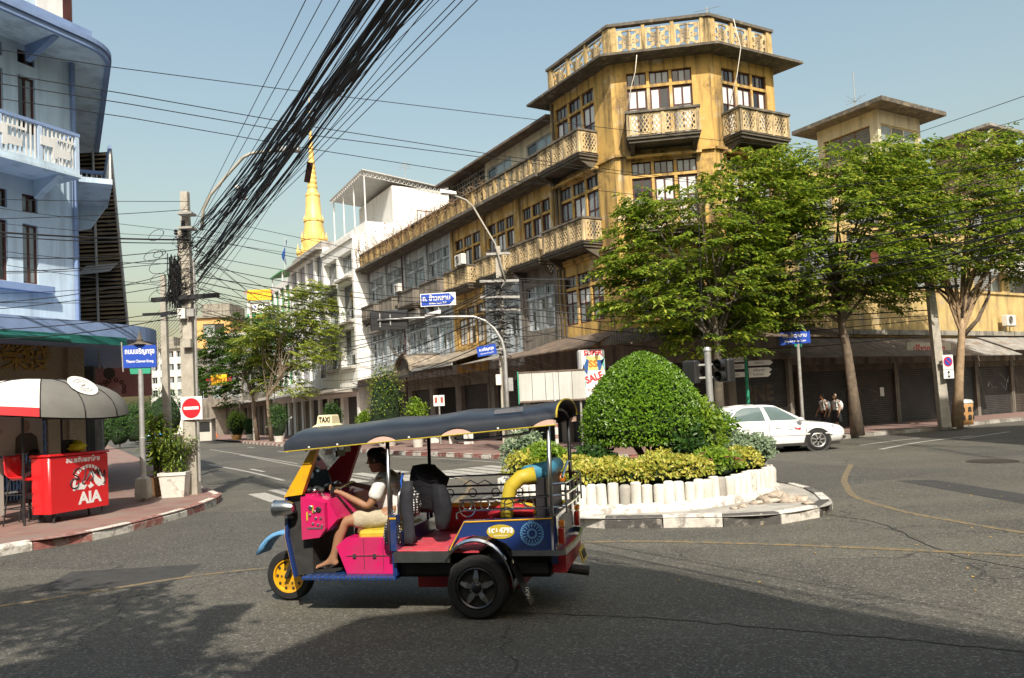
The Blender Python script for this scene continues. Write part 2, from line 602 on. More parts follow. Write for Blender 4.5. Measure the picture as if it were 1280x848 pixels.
for i in range(9):
 a = gnd(520 + i * 18, 606 - i * 2.3)
 q = Vector((a.x, a.y))
 st = q + DIR * 0.2
 stripe([st - Vector((.97, .05)) * 1.3, st + Vector((.97, .05)) * 1.3] if False else [st, st + DIR * 2.6], .42, 'road_white', 'zebra_bar')
for i in range(7):
 a = gnd(350 + i * 26, 627 - i * 6)
 q = Vector((a.x, a.y))
 stripe([q, q + DIR * 2.4], .42, 'road_white', 'zebra_bar')
for (px, py) in [(330, 590), (318, 560), (360, 566), (435, 583)]:
 a = gnd(px, py)
 stripe([Vector((a.x, a.y)), Vector((a.x, a.y)) + DIR * 2.2], .15, 'road_white', 'lane_dash')
stripe(px_line([(1100, 562), (1150, 553), (1215, 545)]), .16, 'road_white')
stripe(px_line([(1075, 557), (1120, 551), (1150, 548)]), .13, 'road_white')
stripe(px_line([(1200, 549), (1262, 540)]), .14, 'road_white')
mat('tar', (.018, .018, .018), .6, var=.3, vs=6)
mat('patch', (.045, .044, .042), .85, var=.3, vs=5, bump=.5, bs=80)
for l, wd in (([(610, 766), (720, 769), (860, 776), (1000, 790), (1150, 803), (1300, 818)], .02), ([(1010, 640), (1100, 655), (1180, 690), (1300, 715)], .018)):
 q = px_line(l)
 q = [p + Vector((random.gauss(0, .02), random.gauss(0, .02))) for p in q]
 stripe(q, wd, 'tar', 'tar_seam', .0035)
for a, b in (((1165, 600), (1290, 632)), ((90, 715), (210, 732))):
 p, q = gnd(*a), gnd(*b)
 MB().quad((p.x, p.y, .003), (p.x + .2, q.y, .003), (q.x, q.y - .1, .003), (q.x - .1, p.y + .1, .003)).build('repair_patch', 'patch', ROAD)
for (px, py, r) in [(1240, 577, .55), (1130, 541, .3)]:
 a = gnd(px, py)
 mb = MB()
 mb.lathe([(r, 0), (r, .006), (r - .06, .006), (r - .07, .003), (r * .5, .004), (0.01, .005)], 20)
 mb.build('manhole_cover', 'black_metal', ROAD, loc=(a.x, a.y, .004 if px > 1200 else .153))
mat('leaf_litter', (.45, .28, .07), .7, var=.4)
mb = MB()
for k in range(70):
 a = gnd(random.uniform(740, 1270), random.uniform(590, 740))
 s = random.uniform(.012, .03)
 t = random.uniform(0, 6.3)
 z = .006
 mb.quad((a.x, a.y, z), (a.x + s * cos(t), a.y + s * sin(t), z + .008), (a.x + s * cos(t + .8) * 1.3, a.y + s * sin(t + .8) * 1.3, z + .004), (a.x + s * cos(t + 1.6), a.y + s * sin(t + 1.6), z + .01))
mb.build('fallen_leaves', 'leaf_litter', ROAD, kind='stuff')
# ================================================================ buildings: helpers
mat('ochre', (.55, .35, .105), .85, var=.2, vs=1.1, bump=.25, bs=18, grime=.62, streak=.78, scol=(.075, .052, .032), blotch=.8, bcol=(.60, .49, .33), bls=.9, bth=.535)
mat('ochre_trim', (.56, .43, .24), .85, var=.3, vs=3, bump=.3, bs=25, grime=.5, streak=.8, scol=(.08, .062, .042), ss=1.6)
mat('ochre_parapet', (.50, .36, .16), .9, var=.35, vs=2, bump=.4, bs=20, grime=.6, streak=.9, scol=(.045, .036, .025), ss=1.4)
mat('weathered_cap', (.115, .10, .08), .9, var=.5, vs=3, bump=.5, bs=25, blotch=.5, bcol=(.3, .25, .17), bls=2.5)
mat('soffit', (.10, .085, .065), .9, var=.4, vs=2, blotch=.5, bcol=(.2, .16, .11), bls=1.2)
mat('grey_blue', (.40, .44, .46), .85, var=.25, vs=1.5, bump=.2, bs=20, streak=.85, scol=(.13, .11, .09), blotch=.5, bcol=(.55, .57, .57), bls=1.3, bth=.54)
mat('dirty_shade_plaster', (.20, .175, .145), .9, var=.35, vs=1.3, bump=.3, bs=20, streak=.7, scol=(.05, .045, .04))  # streaked dirt; the dark tone also stands for shade under awnings
mat('frame_maroon', (.07, .02, .015), .6, var=.3, vs=6)
mat('frame_wood', (.16, .085, .04), .7, var=.3, vs=6)
mat('frame_grey', (.34, .38, .41), .7, var=.2, vs=6, streak=.3)
mat('pane_pale', (.62, .63, .62), .18, var=.16, vs=2.2, spec=.6)
mat('pane_grey', (.22, .245, .25), .1, var=.3, vs=2.2, spec=.7)
mat('pane_dark', (.018, .02, .021), .06, var=.3, vs=2, spec=.8)
mat('pane_blue', (.30, .38, .42), .15, var=.25, vs=2, spec=.6)
mat('dark_inside', (.010, .009, .008), .9, var=.2)
mat('shutter', (.045, .043, .042), .55, .25, var=.35, vs=1.2, streak=.4, spec=.4)
bands('shutter', .10, 2, .8, .02)
mat('shutter_brown', (.06, .048, .04), .6, .2, var=.35, vs=1.2, streak=.5)
bands('shutter_brown', .1, 2, .8, .02)
mat('shutter_blue', (.06, .07, .08), .5, .3, var=.3, vs=1.2, streak=.5)
bands('shutter_blue', .1, 2, .8, .02)
mat('tin', (.34, .32, .29), .6, .25, var=.3, vs=2, streak=.3, blotch=.7, bcol=(.20, .115, .065), bls=1.6)
bands('tin', .09, 0, .7, .025)
mat('tin_rust', (.16, .12, .09), .75, .1, var=.4, vs=2, blotch=.7, bcol=(.27, .2, .14), bls=1.6)
bands('tin_rust', .09, 0, .7, .025)
mat('tile_roof', (.30, .25, .19), .9, var=.4, vs=3, streak=.4)
bands('tile_roof', .16, 0, .9, .04)
mat('beige_wall', (.58, .52, .38), .85, var=.12, vs=2, streak=.3)
mat('ac_white', (.66, .65, .61), .5, var=.1, vs=4, streak=.25, scol=(.25, .2, .15))
mat('dry_vine', (.20, .12, .06), .9, var=.5, vs=6)
def wallp(mb, x0, x1, z0, z1, ops=(), y=0.0, d=.2):
 xs = sorted({x0, x1, *[o[0] for o in ops], *[o[1] for o in ops]})
 zs = sorted({z0, z1, *[o[2] for o in ops], *[o[3] for o in ops]})
 for a, b in zip(xs, xs[1:]):
  for c, e in zip(zs, zs[1:]):
   mx, mz = (a + b) / 2, (c + e) / 2
   if any(o[0] < mx < o[1] and o[2] < mz < o[3] for o in ops):
    continue
   mb.quad((a, y, c), (b, y, c), (b, y, e), (a, y, e))
 for a, b, c, e in ops:
  mb.quad((a, y, c), (a, y + d, c), (a, y + d, e), (a, y, e))
  mb.quad((b, y, c), (b, y, e), (b, y + d, e), (b, y + d, c))
  mb.quad((a, y, e), (a, y + d, e), (b, y + d, e), (b, y, e))
  mb.quad((a, y, c), (b, y, c), (b, y + d, c), (a, y + d, c))
 return mb
PANE = {}
def pane_mesh(w, h, m):
 k = (round(w, 3), round(h, 3), m)
 if k not in PANE:
  PANE[k] = MB().bx(0, w, 0, .012, 0, h).mesh('pane', m)
 return PANE[k]
def window(parent, loc, rz, x0, x1, z0, z1, y, cols, rows, fm, pms, fw=.072, mid=None, name='window', openleaf=None):
 """rows: fractions of the height of the bars (excluding ends)"""
 W, Hh = x1 - x0, z1 - z0
 mb = MB()
 d = .07
 mb.bx(0, fw, 0, d, 0, Hh).bx(W - fw, W, 0, d, 0, Hh).bx(fw, W - fw, 0, d, Hh - fw, Hh).bx(fw, W - fw, 0, d, 0, fw)
 cw = (W - fw) / cols
 for c in range(1, cols):
  mb.bx(c * cw, c * cw + fw, .004, d - .004, fw, Hh - fw)
 zc = [0] + [r * Hh for r in rows] + [Hh - fw]
 b = fw * .7
 for zz in zc[1:-1]:
  for c in range(cols):
   mb.bx(c * cw + fw, (c + 1) * cw, .008, d - .008, zz, zz + b)
 R = Matrix.Rotation(rz, 4, 'Z')
 o = mb.build(name, fm, parent, loc=Vector(loc) + (R @ Vector((x0, y, z0))), rot=(0, 0, rz))
 for c in range(cols):
  for j in range(len(zc) - 1):
   za = zc[j] + (fw if j == 0 else b)
   zb = zc[j + 1]
   pm = random.choice(pms)
   link('pane', pane_mesh(cw - fw + .01, zb - za + .01, pm), o, (c * cw + fw - .005, .03, za - .005))
 return o
LAT = {}
def lattice(w, h, kind, m):
 k = (round(w, 2), round(h, 2), kind, m)
 if k in LAT:
  return LAT[k]
 mb = MB()
 t = .05
 f = .07
 mb.bx(0, w, 0, t, 0, f).bx(0, w, 0, t, h - f, h).bx(0, f, 0, t, f, h - f).bx(w - f, w, 0, t, f, h - f)
 def bar(a, b, bw=.035, y0=.008, y1=.042):
  v = Vector((b[0] - a[0], b[1] - a[1]))
  if v.length < .02:
   return
  n = Vector((-v.y, v.x)).normalized() * bw / 2
  q = [(a[0] - n.x, a[1] - n.y), (b[0] - n.x, b[1] - n.y), (b[0] + n.x, b[1] + n.y), (a[0] + n.x, a[1] + n.y)]
  mb.prism(q, y0, y1)
 ax, bx_, az, bz = f, w - f, f, h - f
 if kind == 'diamond':
  s = .155
  H2 = (bz - az)
  for sg in (1, -1):
   c = -H2 - s
   while c < (bx_ - ax) + H2:
    pts = []
    z_lo, z_hi = 0.0, H2
    x_lo, x_hi = (c, c + H2 * .62) if sg == 1 else (c + H2 * .62, c)
    def cl(xa, za, xb, zb):
     L, Rr = 0.0, bx_ - ax
     if xa > xb:
      xa, za, xb, zb = xb, zb, xa, za
     if xb <= L or xa >= Rr:
      return None
     if xa < L:
      za += (zb - za) * (L - xa) / (xb - xa)
      xa = L
     if xb > Rr:
      zb = za + (zb - za) * (Rr - xa) / (xb - xa)
      xb = Rr
     return xa, za, xb, zb
    r = cl(x_lo, z_lo, x_hi, z_hi)
    if r:
     bar((ax + r[0], az + r[1]), (ax + r[2], az + r[3]), .04, .006 if sg == 1 else .010, .040 if sg == 1 else .044)
    c += s
 else:
  cx, cz = w / 2, h / 2
  R_ = min(w, h) * .40
  r_ = R_ * .55
  pts = []
  for i in range(16):
   a = pi / 8 * i
   q = R_ if i % 2 == 0 else r_
   pts.append((cx + q * cos(a), cz + q * sin(a)))
  for i in range(16):
   p, q = pts[i], pts[(i + 1) % 16]
   bar(p, q, .085, .004, .046)
  mb.prism([(cx + r_ * .74 * cos(pi / 5 * i), cz + r_ * .74 * sin(pi / 5 * i)) for i in range(10)], -.004, .054)
  for i in range(8):
   a = pi / 4 * i
   bar((cx + r_ * .5 * cos(a), cz + r_ * .5 * sin(a)), (cx + R_ * .9 * cos(a), cz + R_ * .9 * sin(a)), .08, .002, .048)
  for sx in (0, 1):
   for sz in (0, 1):
    X, Z = (ax, bx_)[sx], (az, bz)[sz]
    bar((X, Z), (cx + (X - cx) * .42, cz + (Z - cz) * .42), .10, .0, .05)
    bar((X, Z + (.16 if sz == 0 else -.16)), (X + (.16 if sx == 0 else -.16), Z), .05, .003, .047)
 LAT[k] = mb.mesh('lattice', m)
 return LAT[k]
def balcony(root, loc, rz, x0, x1, zf, proj, npan, trim='ochre_trim', h=1.0, kind='diamond', cap='weathered_cap', brackets=True, solid=False):
 R = Matrix.Rotation(rz, 4, 'Z')
 W = x1 - x0
 mb = MB()
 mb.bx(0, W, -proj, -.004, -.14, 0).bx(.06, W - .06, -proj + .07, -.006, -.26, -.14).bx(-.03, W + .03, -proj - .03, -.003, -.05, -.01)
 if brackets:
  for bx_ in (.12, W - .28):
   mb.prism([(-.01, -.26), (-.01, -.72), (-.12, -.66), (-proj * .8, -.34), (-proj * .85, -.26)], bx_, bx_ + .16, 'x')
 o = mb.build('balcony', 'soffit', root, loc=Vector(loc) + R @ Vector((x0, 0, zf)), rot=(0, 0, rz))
 pw = (W - .12 * (npan + 1)) / npan
 yf = -proj + .03
 def post(x, y):
  MB().bx(x, x + .12, y, y + .12, 0, h - .09).build('post', trim, o)
 for i in range(npan + 1):
  post(i * (pw + .12), yf - .02)
 for i in range(npan):
  if solid:
   MB().bx(0, pw, 0, .06, 0, h - .14).build('panel', trim, o, loc=(i * (pw + .12) + .12, yf + .01, .04))
  else:
   link('panel', lattice(pw, h - .16, kind, trim), o, (i * (pw + .12) + .12, yf + .01, .05))
 sl = proj - .17
 for sx in (0, 1):
  x = W if sx else .05
  q = link('panel', lattice(sl, h - .16, kind, trim) if not solid else MB().bx(0, sl, 0, .05, 0, h - .16).mesh('panel', trim), o, (x, yf + .12, .05), (0, 0, pi / 2))
 mb = MB()
 mb.bx(-.04, W + .04, yf - .06, yf + .14, h - .09, h)
 mb.bx(-.04, .14, yf + .14, -.005, h - .088, h - .002).bx(W - .14, W + .04, yf + .14, -.005, h - .088, h - .002)
 mb.build('rail', cap, o)
 return o
def winbay(root, loc, rz, xc, w, zf, y, fm, wall_m, pms, sill=.25, top=2.35, ttop=3.0, units=3, door=True):
 """three glazed casements with transom lights, returns the opening"""
 x0, x1 = xc - w / 2, xc + w / 2
 mw = .12
 uw = (w - mw * (units - 1)) / units
 for u in range(units):
  a = x0 + u * (uw + mw)
  window(root, loc, rz, a, a + uw, zf + sill, zf + top, y, 2, [.62] if not (door and u == 1) else [.55], fm, pms)
  window(root, loc, rz, a, a + uw, zf + top + .12, zf + ttop, y, 3, [], fm, ['pane_grey', 'pane_dark', 'pane_grey'], fw=.045, name='transom_window')
 mb = MB()
 for u in range(units - 1):
  a = x0 + (u + 1) * uw + u * mw
  mb.bx(a, a + mw, y - .06, y + .08, zf + sill, zf + ttop)
 mb.bx(x0, x1, y - .07, y + .09, zf + top, zf + top + .12)
 R = Matrix.Rotation(rz, 4, 'Z')
 mb.build('mullion', wall_m, root, loc=loc, rot=(0, 0, rz))
 return (x0, x1, zf + sill, zf + ttop)
# ================================================================ corner building (octagonal tower)
Z1, Z2, Z3, ZR, ZP = 4.6, 8.6, 12.3, 15.85, 17.35
FA = radians(8.4)
GA = radians(61.5)
B2 = A2 + Vector((cos(FA), -sin(FA))) * 4.0
D2 = B2 + Vector((sin(GA), cos(GA))) * 3.57
RZL, RZF, RZG = atan2(-DIR.y, -DIR.x), -FA, pi / 2 - GA
tower = thing('corner_building', 'tall ochre corner building with chamfered front, star pierced parapet and lattice balconies', 'building', (A2.x, A2.y, .15))
L2 = A2 + DIR * 4.5
faces = [('left', L2 - A2, RZL, 4.5, 1.85, 2.9), ('front', Vector((0, 0)), RZF, 4.0, 1.95, 2.6), ('right', B2 - A2, RZG, 3.57, 1.85, 2.5)]
TW = {}
for nm, off, rz, W, xc, ww in faces:
 loc = (off.x, off.y, -.15)
 mb = MB()
 ops = []
 for zf, hasb in ((Z1, False), (Z2, True), (Z3, True)):
  pm = ['pane_pale', 'pane_pale', 'pane_pale', 'pane_grey', 'pane_dark'] if nm != 'left' else ['pane_pale', 'pane_grey', 'pane_dark']
  ops.append(winbay(tower, loc, rz, xc, ww, zf, .1, 'frame_maroon', 'ochre', pm, sill=.12 if hasb else .75, top=2.3 if hasb else 2.3, ttop=2.95))
 lw = MB()
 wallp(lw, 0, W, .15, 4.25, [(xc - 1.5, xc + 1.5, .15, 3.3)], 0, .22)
 lw.build('lower_wall', 'dirty_shade_plaster', tower, loc=loc, rot=(0, 0, rz))  # dark tone painted in for the shade below awning and tree
 za_, zb2_ = 4.75, 4.0
 lw = MB().loft([[(-.2, -.14, za_), (W + .2, -.14, za_), (W + .2, -.14, za_ + .05), (-.2, -.14, za_ + .05)], [(-.9, -2.3, zb2_), (W + .9, -2.3, zb2_), (W + .9, -2.3, zb2_ + .05), (-.9, -2.3, zb2_ + .05)]])
 lw.build('awning', 'tin_rust', tower, loc=loc, rot=(0, 0, rz))
 wallp(mb, 0, W, 4.25, ZR, ops, 0, .22)
 for z, p, hh in ((8.0, .10, .12), (8.14, .16, .10), (Z3 - .5, .12, .10), (4.25, .12, .15)):
  mb.bx(.0, W, -p, -.002, z, z + hh)
 mb.bx(xc - ww / 2 - .2, xc + ww / 2 + .2, -.28, -.003, Z2 + 3.05, Z2 + 3.15)
 mb.build('wall', 'ochre', tower, loc=loc, rot=(0, 0, rz))
 st_ = MB().bx(xc - 1.49, xc + 1.49, .16, .2, .15, 3.29).build('shutter', 'shutter', tower, loc=loc, rot=(0, 0, rz))
 if nm == 'right':
  text('BNE', .9, 'soffit', st_, (xc - .1, .155, 1.9), ext=.001, bold=.03, name='graffiti')
 for zf in (Z2, Z3):
  balcony(tower, loc, rz, xc - ww / 2 - .12, xc + ww / 2 + .12, zf, 1.0, 2 if nm == 'front' else 3)
 if nm == 'left':
  mb = MB()
  mb.cyl((.25, -.07, 4.4), (.25, -.07, 15.6), .055, 8)
  mb.cyl((.55, -.06, 4.4), (.55, -.06, 12.0), .04, 8)
  mb.build('drain_pipe', 'soffit', tower, loc=loc, rot=(0, 0, rz))
 n = 3
 e0 = 0.32
 pw = (W - 2 * e0 - .14 * (n - 1)) / n
 for i in range(n):
  link('parapet_panel', lattice(pw, 1.0, 'star', 'ochre_trim'), tower, Vector(loc) + Matrix.Rotation(rz, 4, 'Z') @ Vector((e0 + i * (pw + .14), -.02, ZR + .22)), (0, 0, rz))
 mb = MB()
 for i in range(n + 1):
  a = e0 - .14 + i * (pw + .14)
  mb.bx(a, a + .14, -.06, .10, ZR + .1, ZP - .1)
 mb.bx(0.0, e0 - .14, -.04, .12, ZR + .1, ZP - .1).bx(W - e0 + .14, W, -.04, .12, ZR + .1, ZP - .1)
 mb.bx(0, W, -.04, .10, ZR + .08, ZR + .22)
 mb.build('parapet_post', 'ochre_parapet', tower, loc=loc, rot=(0, 0, rz))
 mb = MB()
 mb.bx(-.05, W + .05, -.11, .15, ZP - .12, ZP)
 mb.build('parapet_cap', 'weathered_cap', tower, loc=loc, rot=(0, 0, rz))
NR = Vector((-cos(GA), sin(GA)))
E2 = D2 + Vector((-.88, 1.0)).normalized() * 5.0
mb = MB()
for a, b in ((D2, E2), (E2, L2 + NIN * 5.0), (L2 + NIN * 5, L2)):
 a, b = a - A2, b - A2
 mb.quad((a.x, a.y, 0), (b.x, b.y, 0), (b.x, b.y, ZR - .15), (a.x, a.y, ZR - .15))
 mb.quad((a.x, a.y, ZR), (b.x, b.y, ZR), (b.x, b.y, ZP - .15), (a.x, a.y, ZP - .15))
mb.build('back_wall', 'ochre', tower)
def offset_poly(P, d):
 out = []
 n = len(P)
 for i in range(n):
  a, b, c = P[i - 1], P[i], P[(i + 1) % n]
  e1, e2 = (b - a).normalized(), (c - b).normalized()
  n1, n2 = Vector((e1.y, -e1.x)), Vector((e2.y, -e2.x))
  m = (n1 + n2)
  m = m / (1 + n1.dot(n2))
  out.append(b + m * d)
 return out
foot = [L2 - A2, Vector((0, 0)), B2 - A2, D2 - A2, E2 - A2, L2 + NIN * 5.0 - A2]
of = offset_poly(foot, .78)
om = offset_poly(foot, .45)
mb = MB()
zz = ZR - .15
mb.loft([[(p.x, p.y, zz - .14) for p in om], [(p.x, p.y, zz - .10) for p in of], [(p.x, p.y, zz) for p in of], [(p.x, p.y, zz + .06) for p in om]])
mb.build('eave_slab', 'weathered_cap', tower)
tv = thing('roof_aerial', 'thin television aerial mast standing on the corner building parapet', 'aerial', (atY(884, 20, 31.5).x, 31.5, 16.0))
mb = MB().cyl((0, 0, -.1), (0, 0, 2.2), .022, 6)
for z in (1.5, 1.8, 2.1):
 mb.cyl((-.5, .1 * z, z), (.5, -.1 * z, z), .010, 4)
mb.cyl((-.02, -.5, 1.8), (.02, .5, 1.8), .010, 4)
mb.build('mast', 'galv_dull', tv)
mat('cord_white', (.6, .56, .46), .8, var=.1)
for pts, lab in (([(796, 69, 29.95), (794, 90, 30.0), (790, 105, 30.1), (783, 140, 30.1)], 'pale cord hanging from the eave past the chamfered front windows'), ([(917, 24, 29.8), (926, 60, 29.6), (921, 95, 29.7), (910, 140, 29.8)], 'pale cord hanging over the parapet above the right balcony')):
 tag(MB().tube([atY(*p) for p in pts], .018, 5).build('washing_line', 'cord_white', None, True), lab, 'washing line')
# ================================================================ shophouse row
RZROW = RZL
def ac_unit(loc, rz, label, s=1.0):
 o = thing('air_conditioner', label, 'air conditioner', loc, rz, None)
 MB().bevbox(-.42 * s, .42 * s, -.3 * s, -.004, .06, .62 * s, .02).build('casing', 'ac_white', o)
 mb = MB()
 mb.lathe([(.235 * s, -.305 * s), (.235 * s, -.318 * s), (.205 * s, -.318 * s), (.20 * s, -.302 * s)], 20, (-.1 * s, 0, .34 * s), 'y', False, False)
 for k in range(4):
  r = .05 + k * .05
  mb.lathe([(r * s, -.31 * s), ((r + .008) * s, -.316 * s), ((r + .012) * s, -.31 * s)], 18, (-.1 * s, 0, .34 * s), 'y', False, False)
 mb.build('fan_guard', 'galv_dull', o)
 MB().lathe([(.19 * s, -.3015 * s), (.01, -.3025 * s)], 18, (-.1 * s, 0, .34 * s), 'y').build('fan_opening', 'dark_inside', o)
 for x in (-.3 * s, .26 * s):
  MB().bx(x, x + .04, -.36 * s, 0, .0, .055).bx(x, x + .04, -.04, 0, -.25, .0).build('bracket', 'galv_dull', o)
 return o
SHOPS = [
 (4.5, 7.8, 'ochre', 'ochre row house adjoining the corner building, rusty awning below', 'y'),
 (7.8, 11.4, 'ochre', 'ochre row house with pale curtained windows behind the leaning lamp arm', 'y'),
 (11.4, 15.3, 'ochre', 'ochre row house with an air conditioner on its balcony rail', 'y'),
 (15.3, 18.9, 'grey_blue', 'pale blue row house next to the last ochre bay, above the arched porch roof', 'b'),
 (18.9, 22.4, 'grey_blue', 'pale blue row house second from the ochre bays', 'b'),
 (22.4, 25.8, 'grey_blue', 'pale blue row house with a dark red drain pipe', 'b'),
 (25.8, 29.3, 'grey_blue', 'pale blue row house touching the white building', 'b'),
]
for i, (t0, t1, paint, lab, kd) in enumerate(SHOPS):
 W = t1 - t0
 P = rowpt(t1)
 root = thing('row_house', lab, 'row house', (P.x, P.y, .15), RZROW, 'row houses beside the corner building')
 loc, rz = (0, 0, -.15), 0.0
 yl = kd == 'y'
 fm = 'frame_maroon' if yl else 'frame_grey'
 pms = ['pane_pale', 'pane_pale', 'pane_grey', 'pane_dark'] if yl else ['pane_blue', 'pane_grey', 'pane_blue', 'pane_dark']
 mb = MB()
 ops = [winbay(root, loc, rz, W / 2, W - .85, Z2, .1, fm, paint, pms, .12, 2.2, 2.9)]
 wm = 'grey_blue' if i in (0, 1) else paint
 if i == 2:
  wm = 'ochre'
 ops1 = [winbay(root, loc, rz, W / 2, W - .85, Z1, .1, 'frame_grey' if i != 2 else 'frame_wood', wm, pms, .85, 2.35, 2.95, door=False)]
 wallp(mb, 0, W, Z2 - .2, 12.25, ops, 0, .2)
 mb.bx(0, .22, -.09, -.002, Z2 - .2, 12.2).bx(W - .22, W, -.09, -.002, Z2 - .2, 12.2)
 mb.build('wall', paint, root, loc=loc)
 mb = MB()
 wallp(mb, 0, W, 3.9, Z2 - .2, ops1, 0, .2)
 mb.bx(0, .2, -.08, -.002, 4.5, Z2 - .2).bx(W - .2, W, -.08, -.002, 4.5, Z2 - .2)
 mb.build('lower_wall', wm if i not in (0,) else 'dirty_shade_plaster', root, loc=loc)
 mb = MB()
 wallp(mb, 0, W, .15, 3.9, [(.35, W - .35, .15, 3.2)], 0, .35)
 mb.build('shop_front', 'dirty_shade_plaster', root, loc=loc)  # dark wall colour deepens the shade under the awning
 MB().bx(.34, W - .34, .26, .3, .15, 3.21).build('shutter', 'shutter' if i % 3 else 'dark_inside', root, loc=loc)
 if i == 0:
  balcony(root, loc, rz, .3, W - .3, Z2, .85, 3, h=1.0)
 elif i in (1, 2):
  balcony(root, loc, rz, .45, W - .45, Z2, .85, 3, h=1.0, brackets=False)
 else:
  balcony(root, loc, rz, .5, W - .5, Z2, .8, 3, trim='dirty_shade_plaster', h=.95, brackets=True, solid=True)
 mb = MB()
 mb.bx(0.002, W - .002, -1.0, 6.0, 12.25, 12.42).bx(0.003, W - .003, -.55, -.01, 12.12, 12.25)
 mb.build('roof_slab', 'weathered_cap', root, loc=loc)
 n = 3
 pw = (W - .14 * n) / n
 for k in range(n):
  x = .07 + k * (pw + .14)
  if i <= 1:
   link('parapet_panel', lattice(pw, .95, 'star', 'ochre_trim'), root, (x, -.55, 12.42 - .15))
  else:
   MB().bx(0, pw, 0, .05, 0, 1.0 + random.uniform(-.02, .02)).build('parapet_panel', 'ochre_parapet', root, loc=(x, -.55, 12.42 - .15))
 for k in range(n + 1):
  x = -.07 + k * (pw + .14)
  MB().bx(max(0.002, x), min(W - .002, x + .14), -.60, -.46, 12.42, 13.42).build('parapet_post', 'ochre_parapet', root, loc=loc)
 MB().bx(0.004, W - .004, -.64, -.42, 13.42, 13.52).build('parapet_cap', 'weathered_cap', root, loc=loc)
 za, zb = 4.55 + random.uniform(-.05, .05), 4.15 + random.uniform(-.06, .06)
 pr = 1.9 + random.uniform(-.15, .15)
 mb = MB()
 mb.loft([[(0.02, -.01, za), (W - .02, -.01, za), (W - .02, -.01, za + .03), (.02, -.01, za + .03)], [(0.02, -pr, zb), (W - .02, -pr, zb + .02), (W - .02, -pr, zb + .05), (.02, -pr, zb + .03)]])
 mb.build('awning', 'tin' if i % 2 else 'tin_rust', root, loc=loc)
 mb = MB()
 for x in (.3, W / 2, W - .3):
  mb.cyl((x, -.01, za - 1.0), (x, -pr + .1, zb - .03), .025, 6)
 mb.build('strut', 'galv_dull', root, loc=loc)
 if i == 5:
  mb = MB().cyl((W - .1, -.14, .2), (W - .1, -.14, 12.1), .05, 8)
  mb.build('drain_pipe', 'frame_maroon', root, loc=loc)
 if i in (4, 5, 6):
  MB().bx(0.4, W - .4, -.5, -.02, 7.6, 8.2).build('laundry_screen', 'tin', root, loc=loc)
 R = xf((P.x, P.y, 0), RZROW)
 if i == 2:
  q = R @ Vector((W - 1.0, -.80, Z2 + .98))
  ac_unit(q, RZROW, 'white air conditioner unit sitting on an ochre balcony rail')
 if i == 4:
  q = R @ Vector((.9, -.75, Z2 + .93))
  ac_unit(q, RZROW, 'air conditioner box on the pale blue house balcony rail', .9)
 if i == 4:
  q = R @ Vector((.6, -.09, Z1 + .1))
  ac_unit(q, RZROW, 'air conditioner fixed low on the pale blue wall above the awning', 1.0)
mb = MB()
for k in range(1000):
 t = random.betavariate(1.6, 1.6) * 20 + 9.0
 z = 13.5 - abs(random.gauss(0, .55)) + random.uniform(-.1, .25)
 p = rowpt(t, .62 + random.uniform(0, .35))
 a = random.uniform(0, 6.28)
 l = random.uniform(.08, .4)
 q = (p.x + cos(a) * l * .6, p.y + sin(a) * l * .6, z + random.uniform(-.3, .22))
 mb.tube([(p.x, p.y, z), q], random.uniform(.006, .018), 3, False)
tag(mb.build('dead_creeper', 'dry_vine'), 'tangle of dry brown creeper hanging over the row house parapet', 'creeper')
bpy.data.objects['dead_creeper']['kind'] = 'stuff'
P = rowpt(16.4, -.5)
rt = thing('rooftop_room', 'beige rooftop room with grey shutters and pierced block wall above the row', 'rooftop room', (P.x, P.y, 12.42), RZROW)
Wt = 11.8
mb = MB()
ops = [(Wt - 2.9, Wt - .4, 1.0, 2.35), (Wt - 7.0, Wt - 4.4, 1.0, 2.35)]
wallp(mb, 4.6, Wt, 0, 2.75, ops, 0, .15)
mb.quad((0, 5, 0), (0, 0, 0), (0, 0, 2.75), (0, 5, 2.75))
mb.build('wall', 'beige_wall', rt)
for a, b, c, e in ops:
 window(rt, (0, 0, 0), 0, a, b, c, e, .06, 3, [], 'frame_grey', ['pane_blue', 'pane_blue', 'pane_dark'])
mb = MB()
for r in range(9):
 mb.bx(0, 4.6, 0, .1, .1 + r * .3, .16 + r * .3)
for c in range(16):
 mb.bx(c * .3, c * .3 + .06, .005, .095, 0, 2.7)
mb.build('pierced_blocks', 'concrete_old', rt)
MB().bx(0, 4.6, .3, .34, 0, 2.7).build('inner_wall', 'dark_inside', rt)
mb = MB()
mb.loft([[(-.4, -.7, 2.72), (Wt, -.7, 2.72), (Wt, 5, 3.3), (-.4, 5, 3.3)], [(-.4, -.7, 2.84), (Wt, -.7, 2.84), (Wt, 5, 3.42), (-.4, 5, 3.42)]])
mb.build('roof', 'tin_rust', rt)
P = rowpt(18.6, 0.0)
ar = thing('arched_porch', 'weathered barrel tiled porch roof with upturned ridge ends over a shop entrance', 'porch roof', (P.x, P.y, 0), RZROW)
mb = MB()
ring = []
nn = 12
for k in range(nn + 1):
 a = pi * k / nn
 ring.append((1.25 - 1.25 * cos(a), 4.2 + .95 * sin(a)))
ring2 = [(1.25 - 1.13 * cos(pi * k / nn), 4.2 + .83 * sin(pi * k / nn)) for k in range(nn, -1, -1)]
mb.prism(ring + ring2, -2.6, -.02)
mb.build('vault', 'tile_roof', ar)
mb = MB()
mb.prism([(0.05, 3.9), (2.45, 3.9), (2.45, 4.2), (1.25, 5.05), (.05, 4.2)], -2.4, -2.3)
mb.build('gable', 'soffit', ar)
mb = MB()
